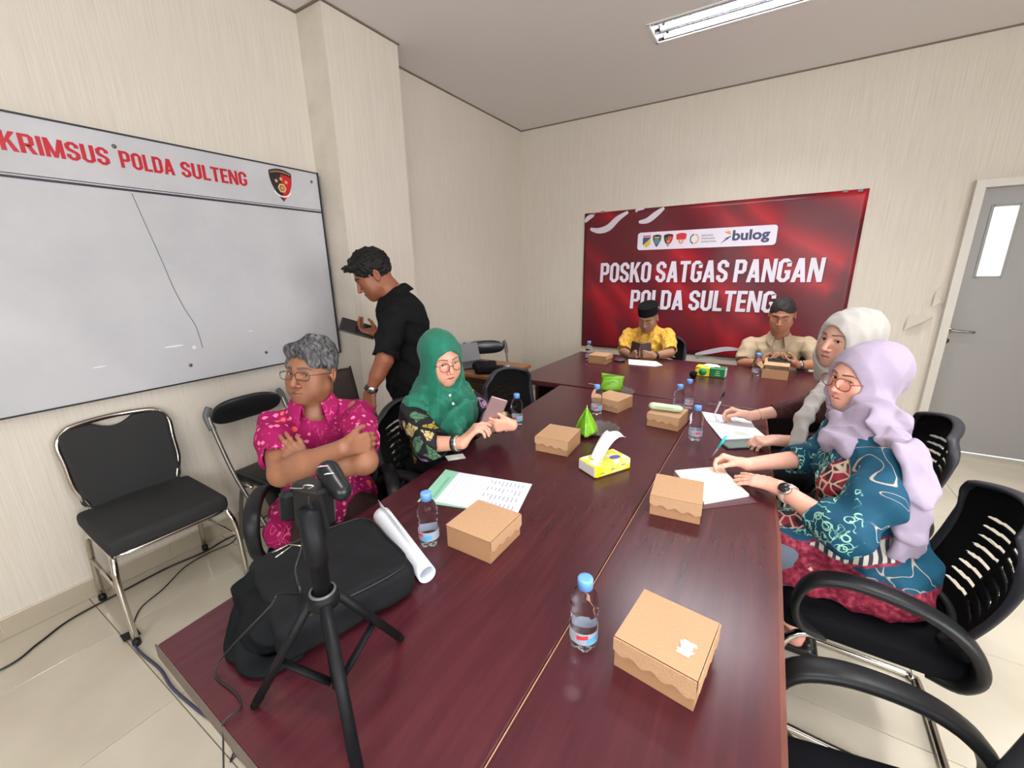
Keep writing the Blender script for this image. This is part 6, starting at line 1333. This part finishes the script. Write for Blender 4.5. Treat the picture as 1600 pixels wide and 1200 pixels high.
tg = empty('tissue_pack', (-.325, 3.40, TZ), -.06, 'green and yellow tissue pack on the head table beside a microphone', 'tissue')
MB().box((.05, 0, .036), (.105, .10, .070), bev=.004).build('green_half', GRN, tg); MB().box((-.052, 0, .036), (.100, .10, .070), bev=.004).build('yellow_half', YW, tg)
MB().box((.1035, 0, .036), (.002, .09, .062)).build('end_panel', mat('pale_green_end', lin(206, 214, 204), .6), tg)
MB().lathe([(.028, 0), (.028, .0015)], (-.048, -.0502, .034), 24, R=np.array([[1, 0, 0], [0, 0, -1], [0, 1, 0]])).build('round_logo', mat('leaf_green_logo', lin(30, 140, 80), .4), tg)
MB().add([(-.101, -.0508, .070), (-.060, -.0508, .070), (-.101, -.0508, .048)], [(0, 1, 2)]).build('orange_corner', mat('orange_print', lin(230, 110, 40), .4), tg)
for k in range(3): MB().box((.055, -.0505, .020 + .015 * k), (.035 - .006 * k, .001, .005)).build('printed_mark', mat('pale_green_print', lin(190, 220, 150), .4), tg)
MB().grid(lambda u, v: (-.06 + .12 * u, -.02 + .05 * v, .0722 + .022 * math.sin(PI * v) * math.sin(PI * u) + .004 * math.sin(9 * u)), 14, 8).build('tissue_sheet', mat('pale_tissue', lin(206, 226, 200), .8), tg, solid=.001)
m2 = empty('microphone', (-.43, 3.27, TZ + .024), 1.62, 'black microphone lying beside the green tissue pack, ball towards us', 'microphone')
S = Sdf(); S.ell((0, 0, .002), .026); V, F = S.mesh(.003); m2.rotation_euler = (0, 0, 0); npmesh('foam_ball', [(V, F)], cloth('black_foam', (.006, .006, .006), .95), m2)
MB().tube([(0, .02, 0), (.02, .20, -.008)], [.013, .011], 14).build('handle', MICB, m2)
# leaf parcels on clear plates
LEAF = mat('banana_leaf_green', lin(122, 182, 40), .4, spec=.4); n = N(LEAF); n.col(n.ramp(n.noise(n.coord((1, 12, 1)), 14, 3), [(.3, lin(92, 152, 26)), (.7, lin(148, 204, 58))]))
PLAST = mat('clear_dark_plastic', lin(190, 180, 180), .12, Transmission_Weight=.85, IOR=1.3)
def plate(loc_, rad, lab):
    V = []; F = []; n_ = 60; pr = [(.0, .002), (.55, .002), (.72, .006), (.88, .020), (1.0, .024)]
    for k, (q, z) in enumerate(pr):
        for i in range(n_):
            a = 2 * PI * i / n_; w_ = 1 + (.035 * math.sin(a * 14) if k >= 2 else 0); V.append((rad * max(q, .02) * w_ * math.cos(a), rad * max(q, .02) * w_ * math.sin(a), z + (.0025 * math.sin(14 * a + 1) if k >= 2 else 0)))
    for k in range(len(pr) - 1):
        for i in range(n_): j = (i + 1) % n_; F.append((k * n_ + i, k * n_ + j, (k + 1) * n_ + j, (k + 1) * n_ + i))
    F.append(tuple(range(n_ - 1, -1, -1)))
    o = MB().add(V, F, True).build('plate', PLAST, None, solid=.0014); o.location = (*loc_, TZ + .0008); tag(o, lab, 'plate', 'crinkled clear plastic plates under the leaf parcels'); return o
plate((-.665, 1.905), .105, 'crinkled clear plastic plate beside the tall green leaf parcel'); plate((-.79, 2.60), .11, 'crinkled clear plastic plate under the far green leaf parcel')
lf_ = empty('leaf_parcel', (-.705, 1.835, TZ + .006), .35, 'tall pointed green leaf parcel pinned with a toothpick, beside a snack box', 'leaf parcel')
def lsheet(w0, h0, yaw, ph):
    def fn(u, v):
        x = (u - .5) * w0 * (1 - .93 * v ** 1.3); y = .030 * math.cos((u - .5) * 2.2) * (1 - v) + ph * (1 - v); z = h0 * v - .010 * abs(u - .5) * (1 - v); c, s = math.cos(yaw), math.sin(yaw); return (x * c - y * s, x * s + y * c, z + .012)
    return fn
for k, (yw, ph, hh) in enumerate(((0, .012, .125), (2.1, .010, .120), (4.2, .012, .122))):
    MB().grid(lsheet(.115, hh, yw, ph), 10, 12).build('leaf_fold', LEAF, lf_, solid=.0015)
MB().tube([(0, 0, .10), (.001, -.002, .152)], .0014, 6).build('toothpick', mat('toothpick_wood', lin(232, 224, 190), .6), lf_)
lg = empty('leaf_parcel', (-.835, 2.61, TZ + .022), .25, 'green leaf parcel with a square cut top behind the far snack box', 'leaf parcel')
for k, (a, b, c_, d_) in enumerate(((-.075, .06, -.02, .085), (-.06, .075, .03, .10))):
    MB().grid(lambda u, v, a=a, b=b, c_=c_, d_=d_, k=k: (a + (b - a) * u + .02 * v * (1 if k == 0 else -.6), c_ - .03 * math.sin(PI * u) * (1 - v) * (1 if k == 0 else -1), d_ * v * (1 - .15 * u * (1 if k else -1)) + .004), 12, 8).build('leaf_fold', LEAF, lg, solid=.002)
MB().grid(lambda u, v: (-.065 + .13 * u, -.03 + .07 * v, .030 + .04 * v), 4, 4).build('leaf_fold', LEAF, lg, solid=.002)
MB().tube([(-.14, -.10, .06), (-.085, -.09, .052)], .0012, 6).build('toothpick', mat('toothpick_wood_pale', lin(232, 224, 200), .6), lg)
# pencil case
PC = mat('mint_pencil_case', lin(194, 206, 176), .6); S = Sdf(); S.cap((-.060, 0, .018), (.062, 0, .018), .026, .024, k=.02, flat=((0, 0, 1), .72)); V, F = S.mesh(.003)
pc = empty('pencil_case', (-.405, 2.185, TZ + .0735), .06, 'pale mint pencil case lying on a snack box', 'pencil case'); npmesh('case', [(V, F)], PC, pc); MB().tube(smooth_path([(-.08, -.012, .022), (-.04, -.0255, .024), (.03, -.025, .024), (.083, -.010, .022)], 4), .0012, 6).build('zip', mat('zip_grey', lin(150, 160, 140), .5), pc)
# folded eyeglasses
eg = empty('eyeglasses', (-.265, 2.60, TZ + .018), .5, 'dark framed eyeglasses folded open on the table behind the bottles', 'glasses'); EGM = mat('dark_glasses_frame', (.03, .02, .02), .3)
for s in (-1, 1):
    MB().tube([(s * .032 + .024 * math.copysign(abs(math.cos(a)) ** .6, math.cos(a)), 0, .016 * math.copysign(abs(math.sin(a)) ** .6, math.sin(a))) for a in np.linspace(0, 2 * PI, 20)[:-1]], .0016, 6, closed=True).build('rim', EGM, eg)
    MB().tube(smooth_path([(s * .058, 0, .006), (s * .060, -.02, .006), (s * .056, -.11, .004), (s * .052, -.13, -.014)], 4), .0015, 6).build('temple', EGM, eg)
MB().tube([(-.008, 0, .004), (.008, 0, .004)], .0015, 6).build('bridge', EGM, eg)
# notebooks
PAPER = mat('white_paper', lin(228, 230, 238), .8); CREAM = mat('cream_paper', lin(238, 232, 220), .8)
def quad(c4, z0, z1): return [(p[0], p[1]) for p in c4], z0, z1
def slab(name, pts, z0, z1, m, parent=None, o=(0, 0, 0)):
    return MB().prism([(p[0] - o[0], p[1] - o[1]) for p in pts], z0 - o[2], z1 - o[2]).build(name, m, parent)
nb = empty('notebook', (-.10, 1.60, TZ), 0, 'small open cream notebook under the hands of the woman in the teal tunic', 'notebook'); o3 = (-.10, 1.60, TZ)
slab('cover', [(-.255, 1.625), (-.125, 1.395), (.045, 1.545), (-.075, 1.765)], TZ, TZ + .0012, mat('maroon_notebook_cover', lin(84, 46, 54), .5), nb, o3)
slab('left_pages', [(-.248, 1.640), (-.178, 1.525), (-.030, 1.655), (-.095, 1.770)], TZ + .0014, TZ + .009, CREAM, nb, o3); slab('right_pages', [(-.178, 1.523), (-.112, 1.440), (.018, 1.575), (-.030, 1.653)], TZ + .0014, TZ + .011, CREAM, nb, o3)
sn = empty('spiral_notebook', (-.10, 2.30, TZ), 0, 'open spiral notebook with blue-grey cover in front of the woman in the pale grey headscarf', 'notebook'); o3 = (-.10, 2.30, TZ)
slab('cover', [(-.125, 2.075), (-.09, 2.055), (.058, 2.20), (.03, 2.23)], TZ, TZ + .002, mat('teal_notebook_cover', lin(70, 92, 96), .5), sn, o3)
slab('top_page', [(-.262, 2.475), (-.215, 2.325), (.010, 2.335), (-.02, 2.455)], TZ + .001, TZ + .005, PAPER, sn, o3); slab('bottom_page', [(-.213, 2.318), (-.118, 2.085), (.062, 2.215), (.012, 2.328)], TZ + .002, TZ + .006, PAPER, sn, o3)
sp_ = MB()
for k in range(18): 
    t = k / 17; cx_, cy_ = -.208 + .212 * t, 2.322 + .010 * t; sp_.tube([(cx_ - o3[0], cy_ - o3[1] + .008 * math.cos(a), .006 + .006 * math.sin(a)) for a in np.linspace(0, 2 * PI, 9)[:-1]], .0009, 5, closed=True)
w_ = sp_.build('spiral_binding', mat('grey_wire', lin(110, 110, 130), .4, .5), sn); w_['kind'] = 'stuff'
INKL = mat('handwriting_ink', lin(110, 116, 140), .8); hw = MB(); random.seed(8)
for k in range(7):
    for j in range(5):
        t = .08 + .12 * k; x = -.245 + .035 * j + .006 * k; y = 2.455 - .017 * k; L = random.uniform(.012, .026); hw.add([(x - o3[0], y - o3[1], .0053), (x + L - o3[0], y + .001 - o3[1], .0053), (x + L - o3[0], y + .003 - o3[1], .0053), (x - o3[0], y + .0022 - o3[1], .0053)], [(0, 1, 2, 3)])
hw_ = hw.build('handwriting', INKL, sn); hw_['kind'] = 'stuff'
FL = MB()
for k in range(10):
    a = 2 * PI * k / 10; FL.add([(-.0 + .0, 2.165 - o3[1], .0064), (.030 * math.cos(a - .25), 2.165 - o3[1] + .024 * math.sin(a - .25), .0064), (.036 * math.cos(a), 2.165 - o3[1] + .030 * math.sin(a), .0064), (.030 * math.cos(a + .25), 2.165 - o3[1] + .024 * math.sin(a + .25), .0064)], [(0, 1, 2, 3)])
FL.v = [(x + .055, y + .04, z) for x, y, z in FL.v]; FL.build('printed_lotus', mat('lotus_print', lin(206, 206, 190), .7), sn)
ph2 = empty('phone', (-.045, 2.055, TZ), .62, 'dark green phone lying under the left hand of the woman in the pale grey headscarf', 'phone'); MB().box((0, 0, .005), (.15, .072, .009), bev=.003).build('case', mat('dark_green_phone', lin(60, 78, 74), .3), ph2); MB().box((0, 0, .0098), (.14, .064, .0006)).build('screen', mat('phone_glass', lin(110, 124, 112), .1), ph2)
def pen(lab, tip, top, segs):
    tip, top = V3(*tip), V3(*top); r = empty('pen', tuple(tip), 0, lab, 'pen')
    for nm, a, b, ra, rb, m in segs: p0 = (top - tip) * a; p1 = (top - tip) * b; MB().tube([tuple(p0), tuple(p1)], [ra, rb], 12).build(nm, m, r)
pen('turquoise-capped ballpoint in the right hand of the woman in the teal tunic', (-0.141, 1.781, 0.762), (-0.086, 1.716, 0.912), (('nib', 0, .07, .0008, .003, STEEL), ('barrel', .07, .60, .0040, .0042, mat('clear_grey_barrel', lin(140, 120, 120), .25)), ('pen_cap', .58, 1.0, .0050, .0048, mat('turquoise_cap', lin(60, 200, 206), .35))))
pen('white marker with black cap in the hand of the woman in brown lace', (-0.190, 2.452, 0.762), (-0.143, 2.251, 0.943), (('nib', 0, .06, .0012, .004, PAPER), ('barrel', .06, .66, .0050, .0052, mat('white_barrel', lin(226, 220, 222), .35)), ('pen_cap', .64, 1.0, .0062, .0055, MICB)))
# papers on the left
en = empty('folder', (-.93, 1.07, TZ), 0, 'mint green card folder under the printed sheet', 'folder'); o3 = (-.93, 1.07, TZ); MINT = mat('mint_card', lin(150, 206, 176), .7)
slab('card', [(-1.000, .955), (-1.075, 1.200), (-.80, 1.235), (-.66, 1.05)], TZ, TZ + .0012, MINT, en, o3); slab('card_flap', [(-.975, 1.000), (-1.022, 1.150), (-1.010, 1.156), (-.962, 1.006)], TZ + .0012, TZ + .0018, mat('mint_card_edge', lin(126, 186, 154), .7), en, o3)
ps = empty('paper_sheet', (-.82, 1.13, TZ), 0, 'white printed form lying on the mint green folder', 'paper'); o3 = (-.82, 1.13, TZ); slab('sheet', [(-.945, .985), (-1.008, 1.205), (-.700, 1.268), (-.640, 1.045)], TZ + .002, TZ + .0026, PAPER, ps, o3)
e1 = unit(V3(.305, .063, 0)); e2 = unit(V3(.063, -.22, 0)); tb_ = MB(); random.seed(3)
for i in range(9):
    for j in range(4):
        p = V3(-1.008, 1.205, 0) + e1 * (.155 + .016 * i) + e2 * (.02 + .050 * j); L = random.uniform(.012, .038)
        q = [p, p + e2 * L, p + e2 * L + e1 * .0035, p + e1 * .0035]; tb_.add([(v[0] - o3[0], v[1] - o3[1], .0028) for v in q], [(0, 1, 2, 3)])
for i in range(8):
    p = V3(-1.008, 1.205, 0) + e1 * (.03 + .016 * i) + e2 * .03; q = [p, p + e2 * .15, p + e2 * .15 + e1 * .0007, p + e1 * .0007]; tb_.add([(v[0] - o3[0], v[1] - o3[1], .0028) for v in q], [(0, 1, 2, 3)])
t_ = tb_.build('printed_lines', mat('grey_print_ink', lin(150, 152, 170), .8), ps); t_['kind'] = 'stuff'
# rolled paper
rp = empty('paper_roll', (-.84, .735, TZ), 0, 'loosely rolled white paper between the backpack and a bottle', 'paper'); a0 = V3(-1.005, .800, .030); a1 = V3(-.690, .672, .024); ax = unit(a1 - a0); px_ = unit(np.cross(ax, (0, 0, 1.))); pz_ = np.cross(px_, ax); oo = V3(-.84, .735, 0)
def roll(u, v):
    a = 5.2 + 9.5 * u; rr_ = .0215 + .0045 * u + .004 * (1 - v); c = a0 + (a1 - a0) * v - oo; x = math.cos(a) * rr_; z = math.sin(a) * rr_
    if u > .93: x += (u - .93) * .35 * (1 - v) ; z += (u - .93) * .5 * (1 - v)
    return tuple(c + px_ * x + pz_ * z)
MB().grid(roll, 70, 12).build('rolled_sheet', PAPER, rp, solid=.0006)
pp = slab('paper', [(-1.04, 3.70), (-.98, 3.50), (-.76, 3.52), (-.72, 3.60), (-.80, 3.72)], TZ, TZ + .004, mat('bright_white_paper', lin(232, 236, 242), .8)); tag(pp, 'folded white papers before the man in the yellow shirt', 'paper')
wr_ = Sdf(); wr_.ell((-1.09, 3.60, TZ + .012), (.05, .04, .016)); V, F = wr_.mesh(.005, folds(6, .006, 60)); o = npmesh('plastic_wrapper', [(V, F)], mat('dark_clear_wrapper', lin(90, 70, 80), .2, Transmission_Weight=.4)); tag(o, 'crumpled dark plastic wrapper between the snack box and the papers', 'wrapper')
sl_ = slab('paper_slip', [(-1.165, 1.30), (-1.11, 1.36), (-1.07, 1.33), (-1.12, 1.27)], TZ, TZ + .001, CREAM); tag(sl_, 'small cream paper slip under the wrist of the woman in green', 'paper')
# ------------------------------------------------------------------ backpack
BP = cloth('black_backpack_nylon', (.006, .007, .0075), .75, .3, 700); BPG = cloth('charcoal_backpack_panel', (.012, .0125, .014), .8, .2, 700)
bp = empty('backpack', (-.88, .58, TZ), 0, 'black laptop backpack lying flat on the near left table corner', 'backpack'); ob = V3(-.88, .58, TZ); Rb = frame((-.78, .63)); 
cb_ = V3(-.885, .600, .060)
Rk = frame((-.30, -.95)); ctr = V3(-.872, .520, 0)
S = Sdf(); S.box(ctr + V3(0, 0, TZ + .052), (.130, .132, .020), R=Rk, rd=.028, k=.02)
V, F = S.mesh(.005, folds(15, .003, 30)); npmesh('main_compartment', [(V, F)], BPG, bp, ob)
S = Sdf(); S.box((-.930, .400, TZ + .040), (.085, .045, .016), R=Rk, rd=.024, k=.03).ell((-.875, .380, TZ + .045), (.085, .05, .036), R=Rk, k=.04).ell((-.965, .455, TZ + .048), (.055, .06, .040), k=.04)
V, F = S.mesh(.005, folds(16, .009, 46)); npmesh('front_pocket', [(V, F)], BP, bp, ob)
zp = smooth_path([tuple(ctr + Rk @ V3(x, y, 0) + V3(0, 0, TZ + .094)) for x, y in ((.12, .14), (.145, .10), (.150, -.08), (.12, -.148), (.0, -.152), (-.12, -.148), (-.150, -.08), (-.145, .10))], 5); MB().tube([tuple(V3(*p) - ob) for p in zp], .003, 6).build('piping', mat('black_piping', (.006, .006, .006), .5), bp)
def strap(name, pts, wd, th=.004, m=BP, up=(0, 0, 1)): MB().tube([tuple(V3(*p) - ob) for p in smooth_path(pts, 5)], 1, 10, flat=(th, wd, up, .7)).build(name, m, bp)
strap('shoulder_strap', [(-.965, .43, TZ + .075), (-.995, .375, TZ + .05), (-.965, .33, TZ + .012), (-.90, .295, TZ + .010), (-.84, .31, TZ + .012)], .022, .007)
strap('shoulder_strap', [(-.93, .38, TZ + .085), (-.90, .33, TZ + .05), (-.85, .295, TZ + .016), (-.80, .31, TZ + .010), (-.78, .37, TZ + .012)], .024, .006)
strap('grab_handle', [(-.99, .42, TZ + .05), (-1.030, .41, TZ + .06), (-1.03, .37, TZ + .04), (-.985, .36, TZ + .03)], .014, .007)
SILV = mat('silver_zip_pull', lin(196, 190, 180), .25, .9)
for a, b in (((-1.020, .500, TZ + .103), (-.975, .515, TZ + .106)), ((-1.018, .498, TZ + .104), (-1.030, .462, TZ + .099)), ((-1.005, .500, TZ + .104), (-1.003, .455, TZ + .100))): MB().tube([tuple(V3(*a) - ob), tuple(V3(*b) - ob)], .0022, 6).build('zip_pull', SILV, bp)
# ------------------------------------------------------------------ tripod with clamp
TB = mat('matt_black_tripod', (.006, .006, .007), .5, spec=.16); TG = mat('glossy_black_clamp', (.009, .009, .010), .28, spec=.3)
c0 = V3(-.607, .340, 0); tpd = empty('tripod', (c0[0], c0[1], TZ), 0, 'small black tripod with a phone clamp standing on the near table edge', 'tripod'); ot = V3(c0[0], c0[1], TZ)
feet = [V3(-.746, .252, .006), V3(-.616, .504, .006), V3(-.462, .268, .006)]; hub = V3(0, 0, 1.000 - TZ)
for i, ft in enumerate(feet):
    p = V3(ft[0] - c0[0], ft[1] - c0[1], ft[2]); d = unit(V3(p[0], p[1], 0)); top = hub + d * .020 
    lg_ = MB().tube([tuple(top), tuple(lerp(top, p, .93))], 1, 8, flat=(.0100, .0085, tuple(np.cross(unit(p - top), (0, 0, 1.))), .5)).build('leg', TB, tpd)
    MB().tube([tuple(lerp(top, p, .90)), tuple(p)], [.009, .008], 10).build('rubber_foot', TB, lg_)
    md = lerp(top, p, .56); MB().tube([tuple(md), (d[0] * .012, d[1] * .012, .058)], 1, 8, flat=(.0075, .0035, tuple(np.cross(unit(md - V3(0, 0, .058)), (0, 0, 1.))), .5)).build('brace', TB, tpd)
MB().lathe([(.022, -.014), (.026, -.010), (.026, .010), (.022, .014)], hub, 24).build('leg_collar', TB, tpd); MB().lathe([(.0185, .013), (.0225, .013), (.0225, .017), (.0185, .017)], hub, 24, cap=False).build('collar_ring', mat('dull_grey_ring', lin(90, 92, 94), .4, .3), tpd)
MB().lathe([(.0105, .052), (.0105, .20), (.0105, .25)], (0, 0, 0), 18).build('lower_post', TB, tpd); MB().lathe([(.0145, .245), (.0145, .320), (.0165, .322), (.0185, .330), (.0185, .425)], (0, 0, 0), 18).build('upper_post', TB, tpd)
MB().lathe([(.011, .052), (.011, .058), (.011, .066)], (0, 0, 0), 14).build('brace_hub', TB, tpd)
gr_ = V3(*(-0.637, 0.366, 1.166)) - ot; Rg = frame((-.60, .80), .0, -.10)
hd = MB().box(gr_ + V3(0, 0, .0), (.075, .045, .070), R=frame((.10, 1), .10), bev=.006).build('clamp_body', TG, tpd)
MB().box(gr_ + V3(-.034, -.012, -.006), (.026, .05, .052), R=frame((.4, 1), .1), bev=.005).build('clamp_knob_block', TB, tpd)
MB().add([tuple(gr_ + V3(*q)) for q in ((-.008, -.028, .034), (.048, -.018, .038), (.052, -.014, -.030), (.018, -.026, -.062), (-.010, -.032, -.030), (-.008, -.022, .034), (.048, -.012, .038), (.052, -.008, -.030), (.018, -.020, -.062), (-.010, -.026, -.030))], [(0, 4, 3, 2, 1), (5, 6, 7, 8, 9), (0, 1, 6, 5), (1, 2, 7, 6), (2, 3, 8, 7), (3, 4, 9, 8), (4, 0, 5, 9)]).build('hanging_plate', TG, tpd)
S = Sdf(); kc = V3(*(-0.605, 0.393, 1.205)) - ot; S.cap(kc + V3(-.018, 0, .012), kc + V3(.022, -.006, -.012), .020, .017, k=.02); V, F = S.mesh(.003); npmesh('ball_knob', [(V, F)], TG, tpd)
for dx, col in ((-.014, lin(222, 160, 190)), (.002, lin(226, 222, 226))): MB().box(kc + V3(dx, -.012, .019 - dx * .6), (.012, .012, .0012), R=frame((.3, 1), .3, .5)).build('sticker', mat('small_sticker', col, .5), tpd)
MB().tube(smooth_path([tuple(gr_ + V3(-.02, -.024, .034)), tuple(gr_ + V3(.01, -.020, .040)), tuple(gr_ + V3(.018, -.020, .048)), tuple(gr_ + V3(.030, -.012, .046)), tuple(gr_ + V3(.02, -.016, .040))], 5), .0014, 6).build('wire_clip', SILV, tpd)
# cables
CABK = mat('black_cable', (.012, .012, .013), .45); CABB = mat('blue_grey_cable', lin(58, 60, 84), .45)
def cable(lab, pts, r, m, grp=None):
    o = MB().tube(smooth_path(pts, 8), r, 8).build('cable', m, None); tag(o, lab, 'cable', grp); return o
cable('thin black charging lead hanging from the tripod clamp over the backpack to the table edge', [(-0.640, 0.350, 1.140), (-0.641, 0.333, 1.089), (-0.627, 0.312, 1.071), (-0.580, 0.290, 1.064), (-.845, .42, .88), (-.80, .40, .875), (-0.646, 0.287, 1.030), (-0.676, 0.281, 0.994), (-.87, .27, .80), (-.885, .245, .757), (-.80, .246, .757), (-.765, .235, .757), (-.765, .208, .757), (-.775, .200, .70), (-.84, .16, .30), (-.98, .16, .02), (-1.06, .22, .006)], .0018, CABK)
cable('long black power cable along the skirting under the grey chair', [(-2.735 + .05, -.9, .006), (-2.60, -.25, .006), (-2.510, 0.031, 0.006), (-2.561, 0.149, 0.006), (-2.621, 0.263, 0.006), (-2.637, 0.429, 0.006), (-2.650, 0.648, 0.006), (-2.625, 0.824, 0.006), (-2.639, 1.006, 0.006), (-2.5, 1.35, .006), (-2.55, 1.9, .006), (-2.3, 2.2, .006), (-2.1, 2.55, .006)], .0045, CABK)
cable('thin dark cable curving under the grey chair to the tape strip', [(-2.657, 1.033, 0.006), (-2.578, 0.947, 0.006), (-2.592, 0.843, 0.006), (-2.575, 0.709, 0.006), (-2.478, 0.573, 0.006), (-2.418, 0.462, 0.006), (-2.291, 0.387, 0.006)], .0030, CABK)
cable('thick blue-grey cable running from the tape strip towards the camera', [(-2.265, 0.379, 0.008), (-2.135, 0.361, 0.008), (-1.941, 0.372, 0.008), (-1.798, 0.363, 0.008), (-1.613, 0.374, 0.008), (-1.458, 0.389, 0.008), (-1.346, 0.373, 0.008), (-1.229, 0.378, 0.008)], .0055, CABB)
cable('looped thin black cable on the floor at the near table corner', [(-1.455, 0.497, 0.006), (-1.372, 0.394, 0.006), (-1.332, 0.350, 0.006), (-1.330, 0.373, 0.006), (-1.244, 0.386, 0.006)], .0025, CABK)
cable('tangled black cable between the chairs by the pillar', [(-2.35, 1.95, .006), (-2.2, 1.85, .006), (-2.05, 1.95, .006), (-2.0, 2.15, .006), (-2.2, 2.2, .006), (-2.3, 2.4, .006)], .003, CABK)
tpe = MB().prism([(-2.289, 0.347, 0.000)[:2], (-2.274, 0.403, 0.000)[:2], (-2.217, 0.401, 0.000)[:2], (-2.228, 0.344, 0.000)[:2]], .0125, .0140).build('tape_strip', mat('black_cloth_tape', (.01, .01, .01), .8)); tag(tpe, 'strip of black tape holding cables to the floor by the chair foot', 'tape')
